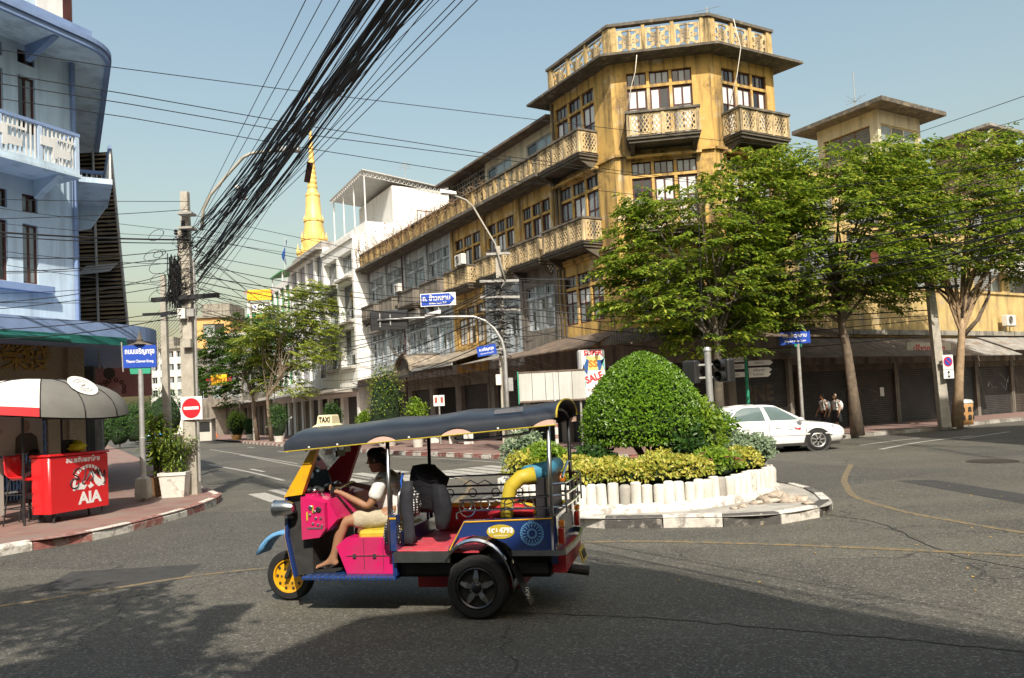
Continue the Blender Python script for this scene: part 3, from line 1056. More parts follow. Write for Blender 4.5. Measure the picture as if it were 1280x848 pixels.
for s in (-1, 1):
 mb.tube([(1.25, -2.62, 5.12), (1.25 + s * .35, -2.64, 5.2), (1.25 + s * .7, -2.66, 5.25), (1.25 + s * .95, -2.68, 5.6)], [.09, .09, .07, .02], 6)
mb.tube([(1.25, -2.62, 5.1), (1.25, -1.2, 5.2), (1.25, -.1, 5.18)], .08, 6)
mb.build('ridge', 'weathered_cap', ar)
P = rowpt(16.0, 0.0)
s2 = thing('tiled_canopy', 'grey tiled lean-to canopy beside the arched porch', 'canopy', (P.x, P.y, 0), RZROW)
mb = MB()
mb.loft([[(0, -.02, 5.1), (5.2, -.02, 5.05), (5.2, -.02, 5.12), (0, -.02, 5.17)], [(0, -2.5, 4.35), (5.2, -2.5, 4.25), (5.2, -2.5, 4.33), (0, -2.5, 4.43)]])
mb.build('tiles', 'tile_roof', s2)
MB().bx(0, 5.2, -2.56, -2.48, 4.12, 4.27).build('fascia', 'galv_dull', s2)
# ================================================================ white building beside the row
mat('white_wall', (.73, .725, .70), .8, var=.08, vs=1.5, bump=.1, bs=15, grime=.15, streak=.3, scol=(.45, .43, .4))
mat('grey_wall', (.36, .34, .32), .85, var=.2, vs=1.2, streak=.4)
mat('steel_white', (.66, .66, .64), .5, .1, var=.1)
mat('roof_sheet', (.50, .50, .48), .5, .3, var=.12, vs=2)
bands('roof_sheet', .2, 0, .5, .03)
P = rowpt(36.9, 1.1)
wb = thing('white_building', 'white painted building with framed dark window bays and a roof terrace shelter', 'building', (P.x, P.y, .15), RZROW)
loc = (0, 0, -.15)
WW = 7.6
ops = []
for zf, zt in ((5.5, 8.3), (8.9, 11.7), (12.2, 14.0)):
 for x0 in (.35, 4.0):
  ops.append((x0, x0 + 3.25, zf, zt))
ops.append((.5, 3.4, .15, 3.2))
ops.append((4.1, 7.2, .15, 3.2))
mb = MB()
wallp(mb, 0, WW, .15, 15.1, ops, 0, .55)
mb.bx(-.05, WW + .05, -.12, -.002, 14.75, 15.1)
mb.quad((WW, 0, .15), (WW, 9, .15), (WW, 9, 15.1), (WW, 0, 15.1))
mb.quad((0, 9, .15), (0, 0, .15), (0, 0, 15.1), (0, 9, 15.1))
mb.quad((0, 0, 15.1), (WW, 0, 15.1), (WW, 9, 15.1), (0, 9, 15.1))
mb.bx(0, WW, 1.05, 1.2, 15.1, 16.1).bx(WW - .15, WW, 1.2, 3.2, 15.1, 16.1)
mb.build('wall', 'white_wall', wb, loc=loc)
for a, b, c, e in ops[:6]:
 window(wb, loc, 0, a, b, c, e, .45, 3, [.3], 'frame_grey', ['pane_dark', 'pane_grey', 'pane_dark', 'pane_pale'])
 MB().bx(a, b, -.35, -.01, c - .28, c - .12).build('sill_shelf', 'concrete', wb, loc=loc)
for a, b, c, e in ops[6:]:
 MB().bx(a, b, .4, .45, c, e).build('shutter', 'shutter', wb, loc=loc)
MB().bx(0, WW, -1.8, -.01, 3.5, 3.75).build('awning', 'concrete', wb, loc=loc)
mb = MB()
ops2 = [(WW + 0, WW + .1, 0, 0)]
mb.bx(.2, WW, 3.25, 8, 15.1, 19.0)
mb.build('terrace_room', 'white_wall', wb, loc=loc)
window(wb, (WW + .02, 0, -.15), pi / 2, 5.2, 6.7, 15.9, 17.3, .0, 2, [], 'frame_wood', ['tile_roof', 'frame_maroon'], name='side_window')
mb = MB()
z0, z1 = 19.9, 19.15
mb.loft([[(-.2, .85, 19.55), (WW + .25, .85, 19.85), (WW + .25, 8.2, 19.1), (-.2, 8.2, 18.9)], [(-.2, .85, 19.63), (WW + .25, .85, 19.93), (WW + .25, 8.2, 19.18), (-.2, 8.2, 18.98)]])
mb.build('shelter_roof', 'roof_sheet', wb, loc=loc)
for x in (.1, 2.6, 5.1, WW - .08):
 MB().cyl((x, 1.12, 15.1), (x, 1.12, 19.6 + .2 * x / WW), .06, 8).build('shelter_post', 'steel_white', wb, loc=loc)
mb = MB()
for k in range(20):
 y0 = 1.0 + k * .36
 za = 19.75 - (y0 - .85) * .1
 zb = za - .3
 mb.cyl((WW + .1, y0, za), (WW + .1, y0 + .18, zb), .018, 4).cyl((WW + .1, y0 + .18, zb), (WW + .1, y0 + .36, za - .036), .018, 4)
mb.cyl((WW + .1, .9, 19.47), (WW + .1, 8.1, 18.76), .025, 4)
for k in range(18):
 x0 = k * .42
 za = 19.5 + .3 * x0 / WW
 mb.cyl((x0, .9, za), (x0 + .21, .9, za - .28), .018, 4).cyl((x0 + .21, .9, za - .28), (x0 + .42, .9, za + .01), .018, 4)
mb.cyl((0, .9, 19.25), (WW, .9, 19.55), .025, 4)
mb.build('truss', 'steel_white', wb, loc=loc)
mb = MB().lathe([(.5, 0), (.55, .1), (.55, .9), (.48, 1.05), (.1, 1.1)], 16)
R = xf((P.x, P.y, 0), RZROW)
tk = tag(mb.build('water_tank', 'steel_white', None, True, loc=R @ Vector((WW - 1.0, 2.2, 15.1))), 'squat white water tank on the roof terrace under the shelter', 'water tank')
an = thing('roof_aerial', 'spindly television aerial above the white terrace shelter roof', 'aerial', R @ Vector((WW - .5, 4.6, 19.35)))
mb = MB().cyl((0, 0, -.2), (0, 0, 1.7), .03, 5)
for k in range(4):
 mb.cyl((-.5 + .06 * k, 0, 1.2 + .14 * k), (.5 - .06 * k, 0, 1.25 + .14 * k), .014, 4)
mb.build('mast', 'galv_dull', an)
mb = MB()
for k in range(130):
 y = random.uniform(.2, 6.5)
 z = random.uniform(12.4, 16.2) + (1.2 if 3.4 < y < 6 else 0)
 x = WW + .06 + random.uniform(.02, .5)
 s = random.uniform(.05, .14)
 a = random.uniform(0, 6.28)
 c = R @ Vector((x, y, z))
 mb.quad(c, c + Vector((s * cos(a), s * sin(a), s * .4)), c + Vector((s * cos(a) * .5, s * sin(a) * .5, s)), c + Vector((-s * .3, 0, s * .7)))
for k in range(26):
 y = random.uniform(.2, 6.4)
 pts = []
 z = 12.5
 x = WW + .12
 for j in range(6):
  pts.append(R @ Vector((x, y, z)))
  y += random.uniform(-.5, .5)
  y = min(max(y, .1), 6.6)
  z += random.uniform(.3, .8)
  x += random.uniform(-.03, .1)
 mb.tube(pts, [.025, .02, .016, .012, .009, .006], 4, False)
o = tag(mb.build('withered_climber', 'dry_vine'), 'withered reddish climber spreading over the white side wall', 'climber')
o['kind'] = 'stuff'
# ================================================================ further buildings along the street
mat('curtain_mauve', (.42, .37, .42), .8, var=.3, vs=2)
mat('green_paint', (.10, .35, .16), .6, var=.2)
def plain_block(name, label, t0, t1, out, depth, h, wall, floors, bays, pms, fm='frame_grey', aw='tin', top=.4):
 P = rowpt(t1, out)
 W = t1 - t0
 o = thing(name, label, 'building', (P.x, P.y, .15), RZROW)
 ops = []
 bw = W / bays
 for zf, zt in floors:
  for k in range(bays):
   ops.append((k * bw + .25, (k + 1) * bw - .25, zf, zt))
 gops = [(k * bw + .3, (k + 1) * bw - .3, 0.0, 3.1) for k in range(bays)]
 mb = MB()
 wallp(mb, 0, W, 0, h, ops + gops, 0, .3)
 mb.quad((W, 0, 0), (W, depth, 0), (W, depth, h), (W, 0, h))
 mb.quad((0, depth, 0), (0, 0, 0), (0, 0, h), (0, depth, h))
 mb.quad((0, 0, h - top), (W, 0, h - top), (W, depth, h - top), (0, depth, h - top))
 mb.build('wall', wall, o)
 for a in ops:
  window(o, (0, 0, 0), 0, a[0], a[1], a[2], a[3], .2, 4, [.25], fm, pms)
 for a in gops:
  MB().bx(a[0] - .01, a[1] + .01, .22, .26, a[2], a[3]).build('shutter', random.choice(['shutter', 'dark_inside', 'tin_rust']), o)
 mb = MB()
 mb.loft([[(0.02, -.01, 3.9), (W - .02, -.01, 3.9), (W - .02, -.01, 3.95), (.02, -.01, 3.95)], [(0.02, -2.0, 3.45), (W - .02, -2.0, 3.45), (W - .02, -2, 3.5), (.02, -2, 3.5)]])
 mb.build('awning', aw, o)
 return o
cb = plain_block('curtained_building', 'pale building with tall mauve curtained glazing next to the white building', 36.95, 47.5, 1.0, 9, 15.5, 'white_wall', [(4.8, 8.0), (8.5, 11.4), (11.8, 15.0)], 4, ['curtain_mauve', 'pane_grey', 'curtain_mauve', 'pane_dark'])
MB().bx(0, 10.4, -.5, 9, 15.36, 15.5).build('roof_slab', 'concrete', cb)
gb = plain_block('green_trimmed_building', 'shabby building with green painted window strips further along the street', 47.6, 56, 1.0, 9, 14.9, 'white_wall', [(4.8, 8.0), (8.5, 11.2), (11.7, 14.3)], 4, ['pane_grey', 'green_paint', 'pane_dark'], 'green_paint')
plain_block('shade_roof_building', 'low grey building past the green trimmed one', 56.1, 70, 1.2, 9, 11.5, 'dirty_shade_plaster', [(4.5, 7.4), (8, 10.6)], 5, ['pane_grey', 'pane_dark'])
plain_block('end_terrace', 'row of small shops at the far end of the street', 70.1, 95, 1.5, 9, 8.5, 'grey_wall', [(4.5, 7.2)], 8, ['pane_grey', 'pane_dark', 'pane_pale'], aw='tin_rust')
R = xf((rowpt(60, -1.5).x, rowpt(60, -1.5).y, 0), RZROW)
st = thing('stair_block', 'bare concrete rooftop stair block with a lean-to shelter and blue flag', 'rooftop block', R @ Vector((0, 0, 14.5)), RZROW)
MB().bx(4, 14.5, 0, 6, 0, 3.7).build('wall', 'grey_wall', st)
mb = MB()
mb.loft([[(-1.0, -1.2, 2.6), (4.2, -1.2, 2.6), (4.2, 4, 3.5), (-1, 4, 3.5)], [(-1.0, -1.2, 2.72), (4.2, -1.2, 2.72), (4.2, 4, 3.62), (-1, 4, 3.62)]])
mb.build('shelter_roof', 'green_paint', st)
for x in (-.6, 3.8):
 MB().cyl((x, -1, -3), (x, -1, 2.62), .07, 6).build('post', 'steel_white', st)
mat('flag_blue', (.03, .12, .42), .7, var=.2)
fl = thing('blue_flag', 'small blue flag on a slanting pole above the roof shelter', 'flag', R @ Vector((3.2, -.6, 17.1)), RZROW)
MB().cyl((0, 0, -.2), (.75, 0, 3.6), .03, 5).build('pole', 'steel_white', fl)
mb = MB()
rings = []
for j in range(7):
 u = j / 6
 rings.append([(.75 - .15 * u - .02 * j, .05 * sin(j * 1.3), 3.5 - 2.3 * u), (.75 - .2 * u - .75 * sin(u * 2.6) - .15, .22 * sin(j * 1.1 + 1), 3.3 - 2.5 * u)])
mb.loft(rings, False, False, False)
mb.build('cloth', 'flag_blue', fl)
mb = MB()
mat('gold', (.78, .52, .16), .5, .12, var=.2, vs=.6, bump=.2, bs=2, spec=.5)
mat('gold_dark', (.45, .25, .05), .5, .3, var=.2)
YS = 150.0
base = atY(394, 330, YS)
stp = thing('golden_stupa', 'golden stupa with ringed spire rising behind the curtained building', 'stupa', (base.x, base.y, 0))
k = YS / 960
def zpx(x, y, Y):
 return atY(x, y, Y).z
zs = [zpx(394, q, YS) for q in (345, 318, 312, 300, 292, 283, 276, 250, 244, 236, 195, 150, 130)]
prof = [(r * .74, z) for r, z in [(5.0, 0), (5.0, zs[0]), (4.6, zs[0] + .1), (4.6, zs[1]), (3.4, zs[1] + .3), (3.4, zs[3]), (2.9, zs[3] + .2), (2.9, zs[4]), (2.5, zs[5]), (2.5, zs[6]), (2.2, zs[6] + .3), (1.95, zs[7]), (1.75, zs[8]), (1.2, zs[9])]]
mb = MB().lathe(prof, 12)
mb.build('body', 'gold', stp, 'auto')
mb = MB()
n = 14
pr = []
for i in range(n):
 u = i / n
 r = .86 * (1 - u) ** 1.15 + .09
 z0_, z1_ = zs[9] + (zs[11] - zs[9]) * u, zs[9] + (zs[11] - zs[9]) * (u + .75 / n)
 pr += [(r, z0_), (r * 1.08, (z0_ + z1_) / 2), (r, z1_), (r * .8, z1_ + .02)]
pr += [(.1, zs[12]), (.02, zs[12] + 2)]
mb.lathe(pr, 14)
mb.build('spire', 'gold', stp, 'auto')
for i in range(12):
 a = 2 * pi * i / 12
 for r, z, s in ((3.3, zs[1], .8), (2.4, zs[3], .6), (1.8, zs[6], .45)):
  mb = MB().lathe([(.42 * s, 0), (.5 * s, .5 * s), (.2 * s, 1.2 * s), (.02, 2.4 * s)], 6)
  mb.build('finial', 'gold', stp, loc=(r * cos(a), r * sin(a), z))
for z, r in ((zs[1] + .15, 3.5), (zs[3], 2.65), (zs[6], 2.0), (zs[8], 1.45)):
 MB().lathe([(r * .9, -.5), (r, -.3), (r, .1), (r * .9, .25)], 12).build('moulding', 'gold', stp, loc=(0, 0, z))
mat('far_orange', (.62, .36, .14), .85, var=.1, vs=.3, streak=.2)
mat('far_white', (.62, .60, .56), .85, var=.1, vs=.3, streak=.25)
mat('far_grey', (.27, .26, .27), .8, var=.1, vs=.3)
def far_block(name, label, x0, x1, ytop, Y, wall, rows, cols, depth=10, pane='pane_dark', roofm='concrete_old', penthouse=None):
 a = atY(x0, 540, Y)
 b = atY(x1, 540, Y)
 zt = atY((x0 + x1) / 2, ytop, Y).z
 W = b.x - a.x
 o = thing(name, label, 'building', (a.x, Y, 0))
 ops = []
 for r in range(rows):
  for c in range(cols):
   ch, cw = (zt - 3.5) / rows, W / cols
   ops.append((c * cw + cw * .18, c * cw + cw * .82, 3.5 + r * ch + ch * .3, 3.5 + r * ch + ch * .8))
 mb = MB()
 wallp(mb, 0, W, 0, zt, ops, 0, .3)
 mb.quad((W, 0, 0), (W, depth, 0), (W, depth, zt), (W, 0, zt))
 mb.quad((0, depth, 0), (0, 0, 0), (0, 0, zt), (0, depth, zt))
 mb.quad((0, 0, zt - .3), (W, 0, zt - .3), (W, depth, zt - .3), (0, depth, zt - .3))
 mb.build('wall', wall, o)
 for q in ops:
  window(o, (0, 0, 0), 0, q[0], q[1], q[2], q[3], .2, 2, [], 'frame_grey', [pane, 'pane_grey'])
 MB().bx(-.3, W + .3, -.4, depth, zt - .05, zt + .35).build('roof_edge', roofm, o)
 if penthouse:
  MB().bx(W * penthouse[0], W * penthouse[1], 1.5, depth - 1, zt + .3, zt + penthouse[2]).build('penthouse', roofm, o)
 return o
far_block('orange_block', 'orange rendered block far down the street behind the utility pole', 250, 292, 397, 130, 'far_orange', 3, 1, penthouse=(.05, .9, 2.6))
far_block('grey_clad_block', 'low grey metal clad block beside the far orange block', 262, 318, 420, 112, 'far_grey', 1, 1, roofm='roof_sheet')
far_block('white_flats', 'distant white flats with balconies beyond the potted palms', 190, 232, 436, 120, 'far_white', 5, 4, penthouse=(.2, .6, 2))
far_block('distant_hotel', 'distant pale block closing the far end of the street', 225, 300, 455, 190, 'far_white', 6, 8)
far_block('corner_shop_block', 'dark shop block with a yellow fascia at the street bend', 246, 300, 470, 96, 'dirty_shade_plaster', 1, 3)
mat('sign_yellow', (.85, .50, .02), .5, var=.05)
def hoarding(name, label, x0, x1, y0, y1, Y, m, rz=0):
 a, b = atY(x0, y1, Y), atY(x1, y0, Y)
 o = thing(name, label, 'sign', ((a.x + b.x) / 2, Y, (a.z + b.z) / 2), rz)
 w, h = (b.x - a.x), (b.z - a.z)
 MB().bx(-w / 2, w / 2, 0, .2, -h / 2, h / 2).build('panel', m, o)
 return o, w, h
o, w_, h_ = hoarding('yellow_board', 'yellow rooftop sign board with red lettering above the street trees', 309, 338.5, 361.5, 376, 66, 'sign_yellow')
text('ร้านทองเยาวราช', .36, 'sign_red', o, (0, -.01, .2), sx=1.1)
text('ท อ ง รู ป พ ร ร ณ', .26, 'sign_red', o, (0, -.01, -.22), sx=1.0)
MB().cyl((-w_ / 2 + .1, .25, -14), (-w_ / 2 + .1, .25, h_ / 2), .06, 6).cyl((w_ / 2 - .1, .25, -14), (w_ / 2 - .1, .25, h_ / 2), .06, 6).build('post', 'steel_white', o)
o, w_, h_ = hoarding('white_green_board', 'white and green sign board below the yellow one', 309.5, 336, 377.5, 402, 66.3, 'sign_white')
MB().bx(-w_ / 2, w_ / 2, -.02, -.004, -h_ / 2, -h_ / 2 + h_ * .42).build('green_band', 'sign_green', o)
for x, r in ((.05, .22), (.5, .26)):
 MB().lathe([(r, -.04), (r * .9, -.06), (.01, -.07)], 12, (x, 0, -h_ * .3), 'y').build('emblem', 'sign_yellow', o)
for x in (-.55, -.25):
 MB().prism([(x - .1, h_ * .28), (x + .02, h_ * .36), (x + .1, h_ * .22), (x, h_ * .2)], -.03, -.004).build('mark', 'sign_blue', o)
MB().cyl((-w_ / 2 + .1, .25, -12), (-w_ / 2 + .1, .25, h_ / 2), .06, 6).build('post', 'steel_white', o)
# ================================================================ right wing
GW = radians(60)
WD = Vector((sin(GW), cos(GW)))
W0 = Vector((17.2, 37.6)) - WD * 8.2
RZW = pi / 2 - GW
mat('ochre_dull', (.50, .36, .15), .85, var=.25, vs=1.2, streak=.5, scol=(.1, .08, .05), blotch=.5, bcol=(.3, .26, .2), bls=1)
mat('louvre_grey', (.17, .175, .17), .7, var=.25, vs=3)
bands('louvre_grey', .11, 2, .9, .03)
mat('shop_cream', (.55, .48, .36), .8, var=.15)
wing = thing('right_wing', 'long dull ochre shop block with dark roller shutters behind the big street trees', 'building', (W0.x, W0.y, .15), RZW)
WL = 36.0
loc = (0, 0, -.15)
nb = 10
bw = WL / nb
ops, gops = [], []
for k in range(nb):
 x = k * bw
 ops += [(x + .4, x + bw - .4, 7.1, 9.6), (x + .4, x + bw - .4, 10.1, 11.9)]
 gops.append((x + .15, x + bw - .15, .15, 3.15))
mb = MB()
wallp(mb, 0, WL, 4.3, 12.4, ops, 0, .25)
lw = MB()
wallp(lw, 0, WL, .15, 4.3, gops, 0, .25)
lw.build('lower_wall', 'dirty_shade_plaster', wing, loc=loc)  # dark colour instead of ochre paints in the awning shade
mb.bx(0, WL, -.1, -.002, 6.95, 7.08).bx(0, WL, -.2, -.002, 12.1, 12.4)
mb.quad((WL, 0, 0), (WL, 9, 0), (WL, 9, 12.4), (WL, 0, 12.4))
mb.quad((0, 9, 0), (0, 0, 0), (0, 0, 12.4), (0, 9, 12.4))
mb.quad((0, 0, 12.35), (WL, 0, 12.35), (WL, 9, 12.35), (0, 9, 12.35))
mb.build('wall', 'ochre_dull', wing, loc=loc)
for a, b, c, e in ops:
 window(wing, loc, 0, a, b, c, e, .12, 3, [], 'louvre_grey', ['louvre_grey', 'louvre_grey', 'pane_grey'])
for a, b, c, e in gops:
 o = MB().bx(a, b, .14, .18, c, e).build('shutter', random.choice(['shutter', 'shutter_brown', 'shutter_blue']), wing, loc=loc)
 if random.random() < .6:
  for j in range(3):
   x_, z_ = random.uniform(a + .5, b - .7), random.uniform(1.0, 2.3)
   MB().tube([(x_ + .25 * k + random.uniform(-.1, .1), .135, z_ + random.uniform(-.3, .3)) for k in range(5)], .012, 4).build('graffiti_stroke', 'pane_grey', o)
 if random.random() < .5:
  x_ = random.uniform(a + .4, b - .6)
  MB().bx(x_, x_ + .3, .130, .138, 1.5, 1.95).build('bill', 'sign_white', o)
 MB().bx(a, b, .06, .16, e - .3, e + .01).build('shutter_box', 'soffit', o)
for k in range(nb):
 x = k * bw
 za, zb, pr = (4.4, 3.3, 2.4) if k < 5 else (4.5, 3.6, 2.0)
 mb = MB()
 mb.loft([[(x + .02, -.01, za), (x + bw - .02, -.01, za), (x + bw - .02, -.01, za + .05), (x + .02, -.01, za + .05)], [(x + .02, -pr, zb), (x + bw - .02, -pr, zb), (x + bw - .02, -pr, zb + .05), (x + .02, -pr, zb + .05)]])
 mb.build('awning', 'tin_rust' if k < 4 else 'tin', wing, loc=loc)
 MB().bx(x + .03, x + bw - .03, -.3, -.01, 4.55, 4.8).build('ledge', 'concrete_old', wing, loc=loc)
R = xf((W0.x, W0.y, 0), RZW)
p = onpl(1160, 437, W0 - Vector((WD.y, -WD.x)) * -1.75, (WD.y, -WD.x))
fs = thing('shop_fascia', 'cream shop fascia with dark red lettering under the corrugated awning', 'sign', p, RZW)
MB().bx(-1.7, 1.9, -.02, .06, -.3, .34).build('board', 'shop_cream', fs)
text('ปรีชาการยาง', .52, 'sign_red', fs, (.1, -.024, .0), bold=.012)
for (px, py, lab) in ((1258, 409, 'white air conditioner on the ledge of the ochre wing by the frame edge'), (851, 412, 'air conditioner under the tree canopy on the corner building')):
 q = onpl(px, py, W0 + Vector((WD.y, -WD.x)) * .3, (WD.y, -WD.x)) if px > 1000 else onpl(px, py, A2 + Vector((0, -.4)), (sin(FA), cos(FA)))
 ac_unit(q, RZW if px > 1000 else -FA, lab, 1.05)
q = onpl(1272, 337, W0 + Vector((WD.y, -WD.x)) * .9, (WD.y, -WD.x))
sx = (Vector((q.x, q.y)) - W0).dot(WD)
mb = MB().bx(sx - 1.0, sx + 3, -.9, -.01, q.z - .1, q.z)
ob = mb.build('balcony', 'white_wall', wing, loc=loc)
mb = MB().bx(sx - 1.0, sx + 3, -.9, -.84, q.z + .85, q.z + .92)
for k in range(21):
 mb.bx(sx - 1 + k * .2, sx - .95 + k * .2, -.89, -.85, q.z, q.z + .85)
mb.build('railing', 'white_wall', ob)
C2 = atY(1098, 170, 42)
cr = Vector((C2.x, C2.y))
h0 = 11.9
zr = atY(1098, 127, 41.2).z
pl = onpl(1022, 180, cr, (NIN.x, NIN.y))
Ll = (Vector((pl.x, pl.y)) - cr).length
pr_ = onpl(1150, 160, cr, (WD.y, -WD.x))
Lr = (Vector((pr_.x, pr_.y)) - cr).length
th_ = thing('rooftop_tower', 'small beige rooftop tower room with flat overhanging roof and grey louvred windows', 'rooftop room', (cr.x, cr.y, h0))
o1 = Vector((DIR.x * Ll, DIR.y * Ll, -h0))
hz = zr - h0 - .1
mb = MB()
wallp(mb, 0, Ll, 0, hz, [(.4, Ll - .5, hz - 2.3, hz - .75)], 0, .2)
mb.build('wall', 'beige_wall', th_, loc=(o1.x, o1.y, 0), rot=(0, 0, RZL))
window(th_, (o1.x, o1.y, 0), RZL, .4, Ll - .5, hz - 2.3, hz - .75, .12, 3, [], 'frame_wood', ['louvre_grey'])
mb = MB()
wallp(mb, 0, Lr, 0, hz, [(.25, Lr - .3, hz - 2.6, hz - .75)], 0, .2)
mb.build('wall', 'beige_wall', th_, rot=(0, 0, RZW))
window(th_, (0, 0, 0), RZW, .25, Lr - .3, hz - 2.6, hz - .75, .12, 3, [], 'beige_wall', ['pane_grey', 'louvre_grey'])
fo = [Vector((DIR.x * Ll, DIR.y * Ll)), Vector((0, 0)), WD * Lr, WD * Lr + DIR * Ll]
oo = offset_poly(fo, 1.0)
mb = MB()
mb.loft([[(p.x, p.y, hz - .02) for p in oo], [(p.x, p.y, hz + .22) for p in oo]])
mb.build('roof', 'weathered_cap', th_)
mb = MB()
for a, b in ((fo[2], fo[3]), (fo[3], fo[0])):
 mb.quad((a.x, a.y, 0), (b.x, b.y, 0), (b.x, b.y, hz), (a.x, a.y, hz))
mb.build('back_wall', 'beige_wall', th_)
an = thing('roof_aerial', 'tall thin aerial with a bird nest of rods on the rooftop tower', 'aerial', (cr.x - .6, cr.y + 1.2, zr + .1))
mb = MB().cyl((0, 0, -.1), (0, 0, 2.4), .025, 5)
for k in range(9):
 a = k * .7
 mb.cyl((0, 0, .7), (.6 * cos(a), .6 * sin(a), .75 + .12 * (k % 3)), .010, 4)
mb.build('mast', 'galv_dull', an)
q = atY(1246, 200, 44)
sh = thing('rooftop_shed', 'dark tin rooftop shed with steel truss beyond the right tree', 'shed', (q.x, q.y, 12.3), RZW)
MB().bx(-1.2, 2.2, 0, 3, 0, q.z - 12.3 + 1.6).build('wall', 'tin_rust', sh)
MB().bx(-1.6, 2.4, -.6, 3.3, q.z - 12.3 + 1.62, q.z - 12.3 + 1.78).build('roof', 'tin', sh)
mb = MB()
zt = q.z - 12.3 + 1.2
mb.cyl((-3.4, -.4, zt - 1.2), (-.9, -.4, zt + .45), .05, 5).cyl((-3.4, -.4, zt - 1.5), (-.9, -.4, zt + .1), .05, 5)
for k in range(6):
 u = k / 6
 mb.cyl((-3.4 + 2.5 * u, -.4, zt - 1.2 + 1.65 * u), (-3.4 + 2.5 * (u + .12), -.4, zt - 1.5 + 1.6 * (u + .12)), .03, 4)
mb.build('truss', 'galv_dull', sh)
mb = MB().bx(2.6, 3.2, -.8, -.2, 0, q.z - 12.3 + 2.0)
mb.build('post', 'concrete_old', sh)
# ================================================================ blue corner shophouse on the left
mat('blue_wall', (.50, .62, .72), .75, var=.08, vs=1.4, bump=.08, bs=15, streak=.45, scol=(.20, .25, .31), grime=.2)
mat('blue_trim', (.19, .27, .45), .6, var=.12, vs=3, streak=.2, scol=(.1, .14, .25))
mat('blue_rail', (.42, .52, .66), .6, var=.1)
mat('teal_gutter', (.015, .11, .095), .5, var=.15)
mat('mosaic', (.24, .19, .125), .7, var=.35, vs=30, bump=.4, bs=60)
mat('brown_slat', (.21, .15, .085), .8, var=.3, vs=2, streak=.4)
mat('poster_pink', (.42, .19, .17), .6, var=.25, vs=2.5, blotch=.6, bcol=(.52, .36, .34), bls=1.8)
mat('gold_letter', (.25, .15, .03), .4, .4, var=.2)
mat('gate_blue', (.16, .24, .42), .5, .2, var=.15)
C3 = atY(97, 300, 20)
CB = Vector((C3.x, 20.0))
GB = radians(25)
BD = Vector((sin(GB), cos(GB)))
BN = Vector((BD.y, -BD.x))          # outward
RZB = pi / 2 - GB
def BL(px, py, out=0.0):
 q = onpl(px, py, CB + BN * out, BN)
 return (Vector((q.x, q.y)) - CB).dot(BD), q.z
def bw_(x, o, z):       # blue-local -> world
 p = CB + BD * x + BN * o
 return Vector((p.x, p.y, z))
bb = thing('blue_shophouse', 'pale blue corner shophouse with round eave, white railed balcony and dark windows', 'building', (CB.x, CB.y, .15), RZB)
loc = (0, 0, -.15)
XL = -9.0
ops = []
wins = []
for px0, px1, y0, y1 in ((22, 45, 92, 170), (28, 49, 279, 356)):
 a, zt = BL(px0, y0)
 b, zb = BL(px1, y1)
 wins.append((a, b, zb, zt))
for px0, px1, y0, y1 in ((22, 45, 60, 86), (28, 48, 241, 268)):
 a, zt = BL(px0, y0)
 b, zb = BL(px1, y1)
 wins.append((wins[len(wins) - 2][0], wins[len(wins) - 2][1], zb, zt))
wins2 = []
for (a, b, c, e) in wins:
 wd = b - a
 for k in range(7):
  x = a - k * (wd + .36)
  if x > XL + .3:
   wins2.append((x, x + wd, c, e))
mb = MB()
wallp(mb, XL, 0, 4.2, 14.6, wins2, 0, .16)
side = [Vector((0, 0))]
dl = Vector((DIR.dot(BD), -DIR.dot(BN)))     # lane direction in local x,y (y inward)
s_len = 11.0
mb.quad((0, 0, .15), (dl.x * s_len, dl.y * s_len, .15), (dl.x * s_len, dl.y * s_len, 14.6), (0, 0, 14.6))
mb.build('wall', 'blue_wall', bb, loc=loc)
for w4 in wins2:
 window(bb, loc, 0, *w4, .08, 2, [], 'frame_maroon', ['pane_dark', 'pane_dark', 'pane_grey'], fw=.045)
mb = MB()
mb.cyl((-.10, -.07, 4.3), (-.10, -.07, 12.0), .05, 8)
mb.build('drain_pipe', 'blue_trim', bb, loc=loc)
MB().bx(-.09, .0, -.05, -.003, 4.3, 12).build('corner_strip', 'blue_trim', bb, loc=loc)
a, z = BL(62, 366)
mb = MB().bx(XL, a, -.22, -.003, z - .05, z + .12)
mb.build('sill_ledge', 'blue_trim', bb, loc=loc)
def round_eave(z0, z1, out, name, m, back=s_len, r=1.0, lip=None, x0=XL, out2=None):
 out2 = out2 or out
 """slab round the corner: front edge, rounded corner, lane edge"""
 nrm2 = Vector((-dl.y, dl.x)) * -1
 if nrm2.x < 0:
  nrm2 = -nrm2
 pts = []
 f0, f1 = Vector((x0, -out)), Vector((0, -out))
 s0 = Vector((0, 0)) + nrm2 * out2
 den = dl.y
 u = (-out - s0.y) / den
 X = s0 + dl * u
 a_ = X + Vector((-1, 0)) * r
 c_ = X + dl * r
 pts.append(f0)
 for k in range(9):
  t = k / 8
  pts.append(a_ * (1 - t) ** 2 + X * 2 * t * (1 - t) + c_ * t * t)
 pts.append(s0 + dl * back)
 pts += [dl * back, Vector((0, 0)), Vector((x0, 0))]
 mb = MB()
 mb.loft([[(p.x, p.y, z0) for p in pts], [(p.x, p.y, z1) for p in pts]])
 ob = mb.build(name, m, bb, loc=loc)
 if lip:
  mb = MB()
  edge = [p for p in pts[:-3]]
  for za, zb, o2 in lip:
   q = []
   for i, p in enumerate(edge):
    t = (edge[min(i + 1, len(edge) - 1)] - edge[max(i - 1, 0)]).normalized()
    nn = Vector((t.y, -t.x))
    q.append((p + nn * o2, p - nn * .05))
   mb.loft([[(s.x, s.y, za), (s.x, s.y, zb), (e.x, e.y, zb), (e.x, e.y, za)] for s, e in q])
  mb.build('lip', 'blue_trim', ob)
 return ob
_, ze = BL(99, 48, 1.25)
